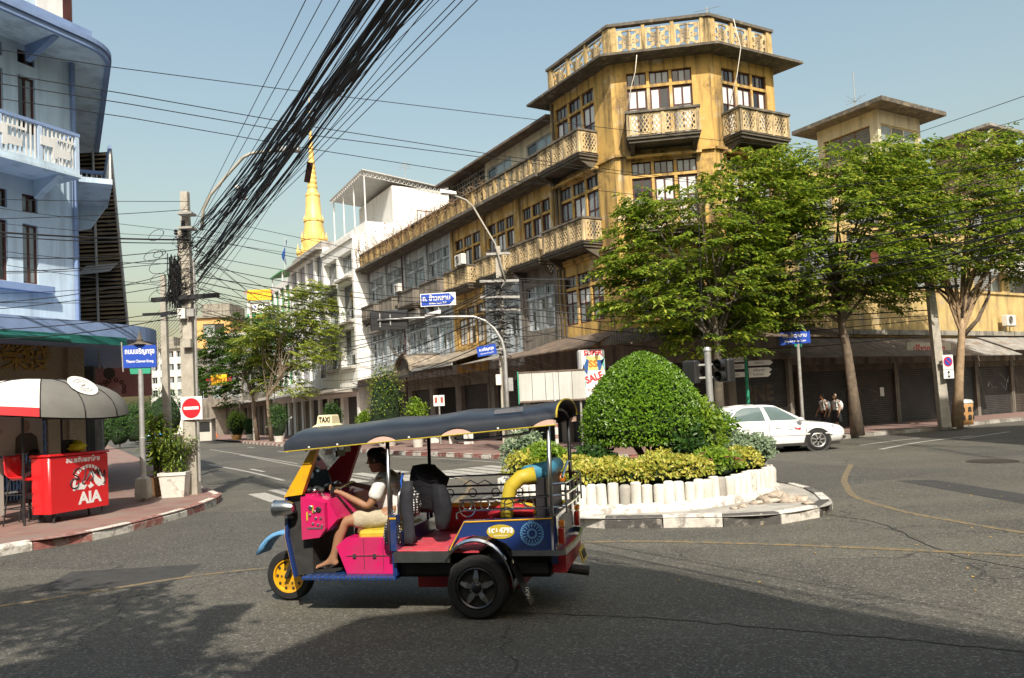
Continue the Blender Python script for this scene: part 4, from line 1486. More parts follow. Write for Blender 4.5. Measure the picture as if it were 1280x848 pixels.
round_eave(ze - .10, ze, 1.3, 'eave', 'blue_wall', r=.7, out2=.78, lip=[(ze - .16, ze - .02, .05), (ze - .02, ze + .1, .1)])
for x in (-1.3, -3.6, -6):
 MB().prism([(-.01, ze - .11), (-.01, ze - .5), (-1.1, ze - .13), (-1.1, ze - .11)], x, x + .14, 'x').build('eave_bracket', 'blue_trim', bb, loc=loc)
xq, zq = BL(100, 45, .95)
mb = MB().bx(XL, -.15, -.95, -.85, ze + .1, ze + .5)
mb.build('upper_ledge', 'blue_trim', bb, loc=loc)
mb = MB().bx(-1.0, -.3, -.04, -.003, ze + .5, 14.6)
mb.build('upper_panel', 'white_wall', bb, loc=loc)
MB().bx(-.28, -.05, -.05, -.003, ze + .1, 14.6).build('upper_shutter', 'frame_maroon', bb, loc=loc)
xr, zrail = BL(97, 168.5, 1.0)
_, zfl = BL(99, 214, 1.0)
mb = MB().bx(XL, xr, -1.05, -.003, zfl - .12, zfl).bx(XL, xr + .03, -1.09, -.01, zfl - .2, zfl - .121)
mb.prism([(-.003, zfl - .2), (-.003, zfl - .65), (-.3, zfl - .5), (-.95, zfl - .22), (-.95, zfl - .2)], xr - .5, xr - .32, 'x')
bal = mb.build('balcony', 'blue_wall', bb, loc=loc)
MB().bx(XL, xr + .02, -1.06, -.96, zrail - .08, zrail).bx(xr - .08, xr + .02, -.96, -.01, zrail - .079, zrail - .001).build('rail', 'blue_trim', bal)
x = xr - .1
k = 0
while x > -5:
 if k % 9 == 0:
  MB().bx(x, x + .1, -1.05, -.97, zfl, zrail - .08).build('post', 'blue_rail', bal)
 else:
  MB().bx(x + .03, x + .06, -1.03, -1.0, zfl, zrail - .08).build('baluster', 'steel_white', bal)
 x -= .105
 k += 1
for k in range(9):
 MB().bx(xr - .04, xr - .01, -.95 + k * .1, -.92 + k * .1, zfl, zrail - .08).build('baluster', 'steel_white', bal)
for xa in (xr - 1.0, xr - 2.2):
 mb = MB()
 mb.bx(xa, xa + .3, -1.075, -1.055, zrail - .55, zrail - .32).bx(xa + .35, xa + .75, -1.075, -1.055, zrail - .75, zrail - .55)
 mb.bx(xa + .3, xa + .42, -1.077, -1.053, zrail - .8, zrail - .28).bx(xa + .42, xa + .85, -1.079, -1.056, zrail - .34, zrail - .28)
 mb.build('fretwork', 'steel_white', bal)
q1 = atY(134, 205, 22.0)
lb = MB()
u0 = CB + DIR * 2.6
sb = thing('lane_balcony', 'blue boxed balcony on the lane side of the blue shophouse', 'balcony', (u0.x, u0.y, 0), RZL)
zt_, zb_ = atY(134, 199, 21.5).z, atY(134, 240, 21.5).z
pj = .85
mb = MB()
mb.bx(-2.6, 0, .003, pj, zb_ - .16, zb_)
sb.rotation_euler = (0, 0, RZL + pi)
sb.location = (u0.x, u0.y, 0)
mb = MB().bx(-2.6, 0, -pj, -.003, zb_ - .14, zb_)
mb.prism([(-.003, zb_ - .14), (-.003, zb_ - .9), (-.4, zb_ - .8), (-pj + .05, zb_ - .16), (-pj + .05, zb_ - .14)], -.2, -.02, 'x')
mb.build('floor_slab', 'blue_wall', sb)
mb = MB().bx(-2.6, 0, -pj, -pj + .08, zt_ - .1, zt_).bx(-.1, 0, -pj + .08, 0, zt_ - .1, zt_).bx(-.1, -.02, -pj, -pj + .09, zb_, zt_ - .1)
mb.build('rail', 'blue_trim', sb)
mb = MB()
for k in range(10):
 mb.bx(-.06, -.03, -pj + .12 + k * .13, -pj + .15 + k * .13, zb_, zt_ - .1)
for k in range(18):
 mb.bx(-2.5 + k * .14, -2.47 + k * .14, -pj + .02, -pj + .05, zb_, zt_ - .1)
mb.bx(-.08, -.06, -pj + .3, -pj + .8, zb_ + .35, zb_ + .6).bx(-.081, -.061, -pj + .7, -pj + 1.2, zb_ + .05, zb_ + .28)
mb.build('baluster', 'steel_white', sb)
YL = 26.0
pa, pb, pc, pd = atY(90, 192, YL), atY(139, 192, YL), atY(163, 432, YL), atY(90, 432, YL)
lv = thing('louvred_screen', 'tall brown slatted sun screen leaning out beside the blue shophouse', 'screen', (pd.x, YL, 0))
n = 46
for k in range(n):
 u = k / n
 z = pd.z + (pa.z - pd.z) * u
 xr_ = (pc.x + (pb.x - pc.x) * u) - pd.x
 h = (pa.z - pd.z) / n
 mb = MB().prism([(0, z), (-.12, z - .02), (-.12, z - .02 + .03), (0, z + h * .62)], 0, xr_, 'x')
 mb.build('slat', 'brown_slat', lv)
mb = MB().prism([(0, pd.z), (pc.x - pd.x - .06, pd.z), (pb.x - pd.x - .06, pa.z), (0, pa.z)], .02, .06)
mb.build('backing', 'dark_inside', lv)
mb = MB().tube([(pc.x - pd.x, -.05, pd.z - .1), (pb.x - pd.x, -.05, pa.z + .1)], .05, 6)
mb.tube([(1.05, -.16, 0.2), (.95, -.16, pa.z)], .045, 6)
mb.build('frame_post', 'galv_dull', lv)
fo_ = MB().bx(-3.5, .55, .3, .9, 0, pd.z + .2)
fo_.build('wall', 'dirty_shade_plaster', lv)
q = atY(118, 345, YL - .7)
wh = tag(MB().loft([[(-.55, 0, .05), (.5, 0, .12), (.5, 0, .15), (-.55, 0, .08)], [(-.6, .6, .45), (.5, .6, .5), (.5, .6, .53), (-.6, .6, .48)]]).build('sheet_hood', 'galv_dull', None, loc=(q.x, q.y, q.z)), 'small sloping sheet hood on struts against the brown slatted screen', 'window hood')
zf0, zf1 = 3.93, 4.28
can = round_eave(zf0, zf1, 2.45, 'pavement_canopy', 'blue_trim', back=13.0, r=1.1, out2=1.75)
mb = MB().bx(XL, -.6, -2.53, -2.45, zf0 - .17, zf0 + .02)
mb.cyl((XL, -2.57, zf0 - .08), (-2.1, -2.57, zf0 - .10), .06, 8)
mb.build('gutter', 'teal_gutter', can)
mb = MB()
wallp(mb, XL, 0, .15, 4.2, [(-4.6, -.9, .15, 2.75), (-8.6, -5.2, .15, 2.75)], -.0, .3)
mb.build('shop_front', 'mosaic', bb, loc=loc)
MB().bx(-.42, .02, -.12, .3, .15, 3.95).build('pillar', 'mosaic', bb, loc=loc)
mb = MB()
for k in range(46):
 x = -4.55 + k * .08
 mb.bx(x, x + .025, .06, .09, .2, 2.72)
for k in range(12):
 for j in range(6):
  x0, z0 = -4.5 + k * .3, .3 + j * .4
  mb.tube([(x0, .05, z0), (x0 + .3, .05, z0 + .4)], .009, 4).tube([(x0, .045, z0 + .4), (x0 + .3, .045, z0)], .009, 4)
mb.build('folding_gate', 'gate_blue', bb, loc=loc)
MB().bx(-8.6, -.9, .6, .64, .15, 2.76).build('dark_interior', 'dark_inside', bb, loc=loc)
for s, px in (('榮', 22), ('發', 47), ('一', 2)):
 x, z = BL(px, 448, .1)
 text(s, .78, 'gold_letter', bb, (x, -.04, z - .15), ext=.02, name='lettering')
q0, q1 = atY(121, 498, 21), atY(188, 458, 21)
po = thing('chain_poster', 'faded pink poster with a chain drawing hung under the blue canopy', 'poster', ((q0.x + q1.x) / 2, 21, (q0.z + q1.z) / 2), radians(3))
w_, h_ = (q1.x - q0.x), (q1.z - q0.z)
MB().bx(-w_ / 2, w_ / 2, 0, .03, -h_ / 2, h_ / 2).build('sheet', 'poster_pink', po)
mb = MB()
chain = [(-.62, -.05), (-.5, .02), (-.38, .05), (-.2, .06), (-.05, 0), (.02, -.12), (0, -.25), (-.45, -.02), (-.5, -.15), (-.48, -.3)]
for (x, z) in chain:
 mb.lathe([(.055, -.008), (.06, -.012), (.035, -.012), (.035, -.006)], 10, (x, 0, z), 'y', False, False)
mb.build('chain_drawing', 'frame_maroon', po)
mb = MB().lathe([(.16, -.004), (.15, -.006), (.01, -.007)], 14, (-.38, 0, .26), 'y')
mb.build('dark_disc', 'soffit', po)
mb = MB()
mb.cyl((-w_ / 2 + .1, 0, h_ / 2), (-w_ / 2 + .1, 0, 3.95 - (q0.z + q1.z) / 2), .02, 5).cyl((w_ / 2 - .1, 0, h_ / 2), (w_ / 2 - .1, 0, 3.95 - (q0.z + q1.z) / 2), .02, 5)
mb.build('hanger', 'galv_dull', po)
# ================================================================ people
mat('skin_tan', (.30, .155, .085), .55, var=.08, vs=12, sub=.05)
mat('skin_light', (.42, .25, .16), .55, var=.08, vs=12)
mat('hair_black', (.012, .010, .009), .45, var=.3, vs=40)
mat('shirt_white', (.66, .65, .62), .85, var=.08, vs=10, bump=.5, bs=14)
mat('shorts_khaki', (.40, .35, .25), .9, var=.2, vs=14, bump=.7, bs=16)
mat('sandal', (.02, .018, .016), .7, var=.2)
mat('skirt_black', (.018, .018, .022), .85, var=.2)
mat('cloth_grey', (.10, .10, .11), .9, var=.2, bump=.5, bs=20)
def skin(name, nodes, edges, m, parent, sub=2, root=0, smooth=True):
 """nodes: (x,y,z,rx[,ry])"""
 me = bpy.data.meshes.new(name)
 me.from_pydata([n[:3] for n in nodes], edges, [])
 me.materials.append(M(m))
 o = link(name, me, parent)
 md = o.modifiers.new('Skin', 'SKIN')
 md.use_smooth_shade = True
 for i, n in enumerate(nodes):
  sv = me.skin_vertices[0].data[i]
  sv.radius = (n[3], n[4] if len(n) > 4 else n[3])
  sv.use_root = (i == root)
 s = o.modifiers.new('Subd', 'SUBSURF')
 s.levels = sub
 s.render_levels = sub
 if m in ('shirt_white', 'shorts_khaki', 'cloth_grey', 'skirt_black'):
  tx = bpy.data.textures.new('folds', 'CLOUDS')
  tx.noise_scale = .055
  dm = o.modifiers.new('Folds', 'DISPLACE')
  dm.texture = tx
  dm.strength = .022
  dm.mid_level = .5
  dm.texture_coords = 'LOCAL'
 return o
def ell(mb, c, r, nu=12, nv=8, m=None):
 rings = []
 for j in range(nv):
  ph = -pi / 2 + pi * (j + .5) / nv
  rings.append([Vector((cos(2 * pi * i / nu) * cos(ph) * r[0], sin(2 * pi * i / nu) * cos(ph) * r[1], sin(ph) * r[2])) for i in range(nu)])
 if m:
  rings = [[m @ v for v in g] for g in rings]
 c = Vector(c)
 return mb.loft([[v + c for v in g] for g in rings])
def head(parent, c, yaw, skin_m, hair_m='hair_black', s=1.0, hair_long=False, tilt=0.0):
 """face towards local +x of a frame at c; c = centre of the skull"""
 R = Matrix.Rotation(yaw, 3, 'Z') @ Matrix.Rotation(tilt, 3, 'Y')
 C = Vector(c)
 def W(p):
  return C + R @ (Vector(p) * s)
 prof = [(-.118, .030, .030, .028), (-.108, .052, .046, .022), (-.085, .072, .058, .012), (-.05, .088, .067, .004), (-.01, .096, .074, .0), (.035, .099, .077, -.004), (.07, .090, .070, -.008), (.098, .062, .05, -.008), (.112, .02, .018, -.006)]
 rings = []
 for z, rx, ry, ox in prof:
  rings.append([W((ox + rx * cos(2 * pi * k / 16), ry * sin(2 * pi * k / 16), z)) for k in range(16)])
 mb = MB().loft(rings)
 mb.loft([[W((.09, -.006, .02)), W((.09, .006, .02)), W((.075, 0, .02))], [W((.122, -.017, -.028)), W((.122, .017, -.028)), W((.08, 0, -.032))]])
 for y in (-1, 1):
  ell(mb, W((.0, y * .077, -.005)), (.022 * s, .010 * s, .032 * s), 8, 6, R)
 ell(mb, W((.088, 0, -.058)), (.014 * s, .024 * s, .009 * s), 8, 6, R)
 h = mb.build('head', skin_m, parent, 'auto')
 mb = MB()
 for y in (-1, 1):
  ell(mb, W((.086, y * .030, .012)), (.012 * s, .013 * s, .007 * s), 8, 6, R)
  mb.loft([[W((.092, y * .015, .030)), W((.092, y * .015, .036)), W((.085, y * .015, .036))], [W((.085, y * .045, .030)), W((.085, y * .045, .037)), W((.075, y * .045, .036))]])
 mb.build('eyes', 'hair_black', h)
 mb = MB()
 rings = []
 for j in range(8):
  ph = pi / 2 * j / 8
  ring = []
  for k in range(18):
   a = 2 * pi * k / 18
   fx = cos(a)
   low = .045 if fx > .55 else (-.03 if abs(fx) < .55 else -.075)
   if hair_long and fx < .5:
    low = -.16
   z = low + (.122 - low) * sin(ph)
   rr = cos(ph) ** .55
   wob = 1 + .05 * mnoise.noise(Vector((a * 2, j * .7, s)))
   ring.append(W((-.006 + .109 * rr * fx * wob, .087 * rr * sin(a) * wob, z)))
  rings.append(ring)
 mb.loft(rings, False, True)
 mb.build('hair', hair_m, h, True)
 return h
def hand_nodes(N, E, wrist, d, side, r=.0088, curl=.6, spread=.016):
 """append palm + five finger chains to a skin graph rooted at the wrist node index"""
 w = Vector(N[wrist][:3])
 d = Vector(d).normalized()
 s = Vector(side).normalized()
 s = (s - d * s.dot(d)).normalized()
 dn = d.cross(s)
 N.append((*(w + d * .045), .026, .02))
 palm = len(N) - 1
 E.append((wrist, palm))
 for i, (off, L) in enumerate(((-1.5, .062), (-.5, .072), (.5, .068), (1.5, .055))):
  k = w + d * .085 + s * off * spread
  N.append((*k, r * 1.15))
  a = len(N) - 1
  E.append((palm, a))
  mid = k + (d * cos(curl) + dn * sin(curl)) * L * .55
  N.append((*mid, r))
  E.append((a, len(N) - 1))
  tip = mid + (d * cos(curl * 2.4) + dn * sin(curl * 2.4)) * L * .5
  N.append((*tip, r * .8))
  E.append((len(N) - 2, len(N) - 1))
 t1 = w + d * .04 - s * .035
 N.append((*t1, r * 1.2))
 E.append((palm, len(N) - 1))
 t2 = t1 + (d * .7 - s * .5 + dn * .5).normalized() * .045
 N.append((*t2, r))
 E.append((len(N) - 2, len(N) - 1))
# ================================================================ tuk-tuk
mat('tt_blue', (.012, .033, .14), .25, var=.1, coat=.6, spec=.6, blotch=.3, bcol=(.06, .06, .07), bls=4, bth=.52)
mat('tt_pink', (.56, .012, .115), .32, var=.12, coat=.4, spec=.5, blotch=.35, bcol=(.30, .05, .08), bls=5, bth=.5)
mat('tt_yellow', (.72, .38, .012), .38, var=.12, coat=.3, blotch=.35, bcol=(.35, .2, .04), bls=6, bth=.52)
mat('tt_red', (.36, .016, .022), .5, var=.15)
mat('tt_red_floor', (.50, .05, .07), .6, var=.3, vs=9, blotch=.5, bcol=(.24, .17, .17), bls=5)
mat('chrome', (.68, .68, .67), .12, 1.0, var=.05)
mat('chrome_worn', (.50, .50, .48), .28, 1.0, var=.2, vs=9)
mat('vinyl_black', (.022, .026, .034), .32, var=.25, vs=3, spec=.5, bump=.1, bs=6)
mat('lining_pink', (.62, .42, .34), .8, var=.15)
mat('rim_bright', (.62, .62, .61), .25, .8, var=.1)
mat('tread_blue', (.03, .09, .32), .3, .6, var=.3, vs=30)
mat('tyre', (.016, .016, .016), .85, var=.3, vs=8, bump=.3, bs=60)
mat('rim_dark', (.06, .06, .062), .3, .9, var=.2)
mat('tail_red', (.30, .02, .01), .25, var=.1)
mat('tail_amber', (.55, .18, .02), .25, var=.1)
mat('seat_yellow', (.48, .36, .03), .5, var=.15, vs=8)
mat('seat_teal', (.05, .22, .33), .45, var=.2, vs=7)
mat('seat_black', (.02, .02, .022), .5, var=.2)
mat('taxi_cream', (.72, .62, .38), .5, var=.08)
mat('emblem_blue', (.12, .30, .52), .5, var=.2)
mat('engine_dark', (.03, .028, .026), .7, var=.4, vs=10)
def glassmat(name, tint, mixf=.8, rough=.03):
 m = bpy.data.materials.new(name)
 m.use_nodes = True
 N, L = m.node_tree.nodes, m.node_tree.links
 out = N['Material Output']
 N.remove(N['Principled BSDF'])
 t = N.new('ShaderNodeBsdfTransparent')
 t.inputs[0].default_value = (*tint, 1)
 g = N.new('ShaderNodeBsdfGlossy')
 g.inputs['Roughness'].default_value = rough
 g.inputs['Color'].default_value = (.9, .95, .95, 1)
 fr = N.new('ShaderNodeFresnel')
 fr.inputs[0].default_value = 1.5
 mr = N.new('ShaderNodeMapRange')
 mr.inputs['To Min'].default_value = 1 - mixf
 L.new(fr.outputs[0], mr.inputs['Value'])
 mx = N.new('ShaderNodeMixShader')
 L.new(mr.outputs[0], mx.inputs[0])
 L.new(t.outputs[0], mx.inputs[1])
 L.new(g.outputs[0], mx.inputs[2])
 L.new(mx.outputs[0], out.inputs['Surface'])
 MATS[name] = m
glassmat('clear_glass', (.86, .9, .9), .94)
wpt = gnd(600, 773)
fpt = gnd(365, 750)
_v = Vector((fpt.x - wpt.x, fpt.y - wpt.y))
_L = sqrt(_v.length ** 2 - .58 ** 2)
TA = atan2(_v.y, _v.x) + atan2(.58, _L)
td = Vector((cos(TA), sin(TA)))
tn = Vector((-td.y, td.x))
TR = Vector((wpt.x, wpt.y)) - tn * .58
tt = thing('tuk_tuk', 'three wheeled taxi with navy blue body, pink cab and black vinyl canopy', 'tuk tuk', (TR.x, TR.y, 0), TA)
def wheel(parent, x, y, r, wdt, style, rz=0.0, name='wheel'):
 prof = [(r * .66, -wdt / 2 + .012), (r * .70, -wdt / 2), (r * .9, -wdt / 2 + .004), (r * .98, -wdt / 2 + .025), (r, -wdt * .2), (r, wdt * .2), (r * .98, wdt / 2 - .025), (r * .9, wdt / 2 - .004), (r * .70, wdt / 2), (r * .66, wdt / 2 - .012)]
 o = MB().lathe(prof, 36, (0, 0, 0), 'y', False, False).build(name, 'tyre', parent, 'auto', loc=(x, y, r), rot=(0, 0, rz))
 mb = MB()
 rr = r * .67
 if style == 'disc':
  for sg in (1, -1):
   mb.lathe([(rr, sg * (wdt / 2 - .004)), (rr * .92, sg * (wdt / 2 - .004)), (rr * .88, sg * (wdt / 2 - .03)), (rr * .62, sg * (wdt / 2 - .02)), (rr * .35, sg * (wdt / 2 - .01)), (.01, sg * (wdt / 2 - .012))], 28, axis='y', cap0=False, cap1=False)
  mb.lathe([(rr, -wdt / 2), (rr, wdt / 2)], 28, axis='y', cap0=False, cap1=False)
  mb.build('rim', 'tt_yellow', o, 'auto')
  for sg in (1, -1):
   for k in range(10):
    a = 2 * pi * k / 10
    MB().lathe([(.016, 0), (.014, sg * .004), (.001, sg * .005)], 8, axis='y').build('vent_hole', 'engine_dark', o, loc=(rr * .77 * cos(a), sg * (wdt / 2 - .021), rr * .77 * sin(a)))
   for k in range(6):
    a = 2 * pi * k / 6
    MB().lathe([(.010, 0), (.010, sg * .014), (.001, sg * .015)], 6, axis='y').build('lug_nut', 'chrome_worn', o, loc=(rr * .45 * cos(a), sg * (wdt / 2 - .016), rr * .45 * sin(a)))
 else:
  for sg in (1, -1):
   mb.lathe([(rr, sg * (wdt / 2 - .004)), (rr * .93, sg * (wdt / 2 + .002)), (rr * .87, sg * (wdt / 2 - .008)), (rr * .85, sg * (wdt / 2 - .06))], 36, axis='y', cap0=False, cap1=False)
  mb.lathe([(rr, -wdt / 2), (rr, wdt / 2)], 28, axis='y', cap0=False, cap1=False)
  mb.build('rim', 'rim_dark' if style == 'star' else 'rim_bright', o, 'auto')
  MB().lathe([(rr * .86, -.03), (rr * .86, .03)], 24, axis='y').build('rim_back', 'engine_dark', o)
  ns = 5 if style == 'star' else 7
  for k in range(ns):
   a = 2 * pi * k / ns + .3
   mb = MB()
   for sg in (1,):
    yb = wdt / 2
    def pp(rad, wdh, yy):
     return [(rad * cos(a) - wdh * sin(a), yy, rad * sin(a) + wdh * cos(a)), (rad * cos(a) + wdh * sin(a), yy, rad * sin(a) - wdh * cos(a))]
    w0, w1, w2 = (.014, .026, .012) if style == 'star' else (.02, .02, .026)
    prof3 = []
    for rad, wd_, yy in ((rr * .12, w0, yb - .012), (rr * .5, w1, yb - .002), (rr * .9, w2, yb - .02)):
     u, v = pp(rad, wd_, yy)
     u2, v2 = pp(rad, wd_, yy - .03)
     prof3.append([u, v, v2, u2])
    mb.loft(prof3)
   mb.build('spoke', 'chrome_worn' if style == 'star' else 'rim_bright', o)
  MB().lathe([(.045, wdt / 2 - .03), (.045, wdt / 2 + .002), (.03, wdt / 2 + .012), (.001, wdt / 2 + .014)], 12, axis='y').build('hub_cap', 'rim_dark', o, 'auto')
  for k in range(ns):
   a = 2 * pi * (k + .5) / ns + .3
   MB().lathe([(.009, wdt / 2 - .03), (.009, wdt / 2 - .004), (.001, wdt / 2 - .002)], 6, axis='y').build('lug_nut', 'chrome', o, loc=(rr * .3 * cos(a), 0, rr * .3 * sin(a)))
 return o
wheel(tt, 0, .58, .277, .155, 'star')
wheel(tt, 0, -.58, .277, .155, 'star', pi)
wheel(tt, _L, 0, .252, .115, 'disc')
mb = MB().bx(-.6, 1.75, -.30, .30, .30, .38).bx(-.62, .75, -.52, .52, .38, .47).bx(-.06, .06, -.5, .5, .22, .32)
mb.build('chassis', 'engine_dark', tt)
MB().bx(-.34, .30, -.3, .3, .2, .34).bx(.35, .7, -.25, .2, .18, .3).build('axle_housing', 'tt_red', tt)
MB().bevbox(.77, 1.70, -.58, .60, .335, .365, .006).build('foot_plate', 'tread_blue', tt)
mb = MB()
for k in range(22):
 for j in range(3):
  mb.box((.80 + k * .041, .50 + j * .035, .367), (.028, .006, .004), Matrix.Rotation((k % 2) * 1.2 - .6, 3, 'Z'))
for k in range(22):
 mb.box((.80 + k * .041, .602, .35), (.018, .004, .02), Matrix.Rotation(.6, 3, 'Y'))
o = mb.build('tread_pattern', 'chrome_worn', tt)
o['kind'] = 'stuff'
MB().bevbox(-.02, .76, -.57, .585, .575, .60, .006).build('passenger_floor', 'tt_red_floor', tt)
for a_, b_ in ((.586, .635), (-.635, -.586)):
 MB().bx(.24, .765, a_, b_, .50, .595).build('side_step', 'chrome_worn', tt)
for x_ in (.93, 1.12):
 MB().bx(x_, x_ + .004, .4705, .4735, .40, .69).build('panel_seam', 'engine_dark', tt)
mb = MB().prism([(.80, .366), (1.30, .366), (1.40, .62), (1.30, .70), (.80, .70)], -.46, .47)
mb.build('seat_box', 'tt_pink', tt)
MB().bx(.86, 1.30, .472, .476, .53, .536).bx(1.0, 1.03, .472, .485, .515, .55).bx(1.2, 1.23, .472, .485, .515, .55).build('seat_box_latch', 'chrome_worn', tt)
MB().bevbox(.82, 1.20, -.36, .42, .70, .755, .025).build('driver_seat', 'seat_yellow', tt)
MB().bx(.76, .80, -.58, .58, .37, .74).build('cab_bulkhead', 'tt_blue', tt)
mb = MB().bx(.745, .80, .50, .605, .60, .92)
mb.build('bulkhead_post', 'tt_blue', tt)
MB().bx(.74, .802, .604, .612, .885, .9).build('yellow_trim', 'tt_yellow', tt)
mb = MB().prism([(1.64, .37), (1.80, .35), (1.87, .72), (1.86, 1.10), (1.70, 1.12), (1.64, 1.10)], -.47, .47)
mb.build('front_cowl', 'engine_dark', tt)
mb = MB().prism([(1.80, .345), (1.825, .345), (1.90, .72), (1.885, 1.115), (1.86, 1.115), (1.87, .72)], -.50, .515)
mb.build('nose_panel', 'tt_blue', tt)
for y in (-.5, .503):
 MB().tube([(1.83, y, .36), (1.903, y, .72), (1.89, y, 1.11)], .007, 5).build('yellow_piping', 'tt_yellow', tt)
mb = MB().prism([(1.66, .72), (1.48, .76), (1.36, .88), (1.45, 1.06), (1.68, 1.12)], -.50, .50)
mb.build('dashboard', 'tt_pink', tt)
mb = MB().prism([(1.70, .70), (1.52, .72), (1.46, .80), (1.46, 1.04), (1.66, 1.10), (1.70, 1.10)], .501, .56)
dbx = mb.build('dash_side_panel', 'tt_pink', tt)
for k, (x, z, r) in enumerate(((1.60, 1.0, .022), (1.56, .96, .015), (1.52, .98, .028), (1.61, .93, .014), (1.55, .9, .014), (1.5, .9, .012), (1.58, .85, .013), (1.53, .84, .013), (1.49, .83, .013))):
 MB().lathe([(r, .0), (r, .008), (r * .7, .012), (.001, .012)], 12, axis='y').build('gauge', 'chrome' if k not in (2,) else 'seat_black', dbx, loc=(x, .56, z))
MB().bx(1.48, 1.64, .561, .565, .80, .815).build('badge_strip', 'chrome', dbx)
MB().bx(1.57, 1.585, .561, .566, .95, 1.02).build('switch', 'seat_yellow', dbx)
MB().bx(1.63, 1.645, .561, .566, .88, .96).build('switch', 'seat_yellow', dbx)
for k in range(12):
 mb = MB()
 lump(mb, (1.62 + random.uniform(-.08, .1), random.uniform(-.2, .45), 1.13 + random.uniform(0, .03)), random.uniform(.025, .05), k, .7, 8, 5)
 mb.build('dash_clutter', random.choice(['chrome_worn', 'engine_dark', 'seat_black', 'ac_white']), tt, True)
for y, m_ in ((.50, 'tt_yellow'), (-.50, 'tt_red')):
 s = 1 if y > 0 else -1
 mb = MB().loft([[(1.885, y - .03, 1.10), (1.885, y + .03, 1.10), (1.70, y + .03, 1.12), (1.70, y - .03, 1.12)], [(1.60, y - .03, 1.53), (1.60, y + .03, 1.53), (1.53, y + .03, 1.54), (1.53, y - .03, 1.54)]])
 mb.build('windscreen_pillar', m_, tt)
MB().quad((1.86, -.47, 1.115), (1.86, .47, 1.115), (1.58, .47, 1.53), (1.58, -.47, 1.53)).build('windscreen', 'clear_glass', tt)
mb = MB().tube([(1.85, .1, 1.13), (1.78, -.1, 1.26), (1.70, -.22, 1.36)], .006, 5)
mb.build('wiper', 'black_metal', tt)
mb = MB().box((1.52, .05, 1.47), (.02, .17, .06)).cyl((1.53, .05, 1.49), (1.56, .05, 1.55), .008, 5)
mb.build('rear_view_mirror', 'black_metal', tt)
for y in (-.12, .30):
 MB().box((1.52, y, 1.50), (.015, .13, .05)).build('paper_sticker', 'ac_white', tt)
mb = MB().tube([(1.56, -.34, 1.13), (1.52, -.2, 1.15), (1.55, 0.03, 1.12), (1.52, .26, 1.15), (1.46, .40, 1.13)], .013, 8).cyl((1.68, .03, .9), (1.55, .03, 1.12), .022, 8)
mb.build('handlebar', 'chrome', tt, True)
MB().cyl((1.525, .22, 1.15), (1.45, .42, 1.13), .019, 8).build('grip', 'black_rubber', tt)
MB().cyl((1.535, -.22, 1.15), (1.565, -.36, 1.13), .019, 8).build('grip', 'black_rubber', tt)
for y in (.57, -.57):
 mb = MB()
 mb.lathe([(.015, -.15), (.05, -.135), (.068, -.09), (.076, -.02), (.076, .045), (.08, .05), (.08, .062)], 18, axis='x', cap1=False)
 lo = mb.build('headlamp', 'chrome_worn', tt, 'auto', loc=(1.90, y, 1.0))
 MB().lathe([(.078, .06), (.05, .072), (.001, .078)], 18, axis='x').build('lens', 'pane_pale', lo)
 MB().cyl((-.05, 0, -.08), (-.07, -.1 if y > 0 else .1, -.1), .018, 6).build('stalk', 'chrome_worn', lo)
mb = MB()
rings = []
for k in range(11):
 a = radians(30 + k * 13)
 r0 = .33
 rings.append([(_L + r0 * cos(a) * 1.05, -.14, .27 + r0 * sin(a) * 1.25), (_L + r0 * cos(a) * 1.05, .14, .27 + r0 * sin(a) * 1.25), (_L + (r0 + .03) * cos(a) * 1.05, .10, .27 + (r0 + .03) * sin(a) * 1.25), (_L + (r0 + .03) * cos(a) * 1.05, -.10, .27 + (r0 + .03) * sin(a) * 1.25)])
mb.loft(rings)
mg = mb.build('front_mudguard', 'emblem_blue', tt, True)
mb = MB()
for y in (-.09, .09):
 mb.cyl((_L, y, .252), (1.86, y * 1.2, .80), .025, 8)
mb.cyl((_L, -.1, .252), (_L, .1, .252), .022, 8)
mb.build('fork', 'engine_dark', tt)
MB().cyl((1.97, .10, .34), (1.93, .10, .48), .03, 8).build('brake_arm', 'tt_yellow', tt)
NX = 44
def canopy_z(u):
 return 1.54 + (1.685 - 1.54) * u
mb = MB()
mb2 = MB()
rings, inner, val = [], [], []
hoops = [0.0, .375, .65, 1.0]
for i in range(NX + 1):
 u = i / NX
 x = 1.80 - 2.58 * u
 ze_ = canopy_z(u)
 hw = .655
 front = max(0, 1 - u / .035)
 rise = .215 * sqrt(max(0.0, 1 - .55 * front * front))
 sag = 0.0
 for h0_, h1_ in zip(hoops, hoops[1:]):
  if h0_ <= u <= h1_:
   q = (u - h0_) / (h1_ - h0_)
   sag = .020 * sin(pi * q)
 sc = .0
 for h in hoops[1:]:
  d_ = abs(u - h) / .055
  if d_ < 1:
   sc = max(sc, .055 * (1 - d_ * d_))
 ring, rin = [], []
 for k in range(21):
  t = k / 20
  a = pi * t
  yy = hw * cos(a)
  if abs(cos(a)) > .999:
   yy = hw * (1 if cos(a) > 0 else -1)
  zz_ = ze_ + (rise - sag) * (sin(a) ** .55)
  if k in (0, 20):
   zz_ = ze_ + sc
  wv = .004 * mnoise.noise(Vector((x * 4, t * 6, 0)))
  ring.append((x + .03 * front * sin(a), yy * (1 + wv), zz_ + wv))
  rin.append((x, yy * .985, zz_ - .012))
 rings.append(ring)
 inner.append(rin)
mb.loft(rings, False, False, False)
mb.build('canopy', 'vinyl_black', tt, True)
cn = mb2.loft(inner, False, False, False).build('canopy_lining', 'seat_black', tt, True)
mb = MB().poly([p for p in rings[0]])
mb.build('canopy_front', 'vinyl_black', tt)
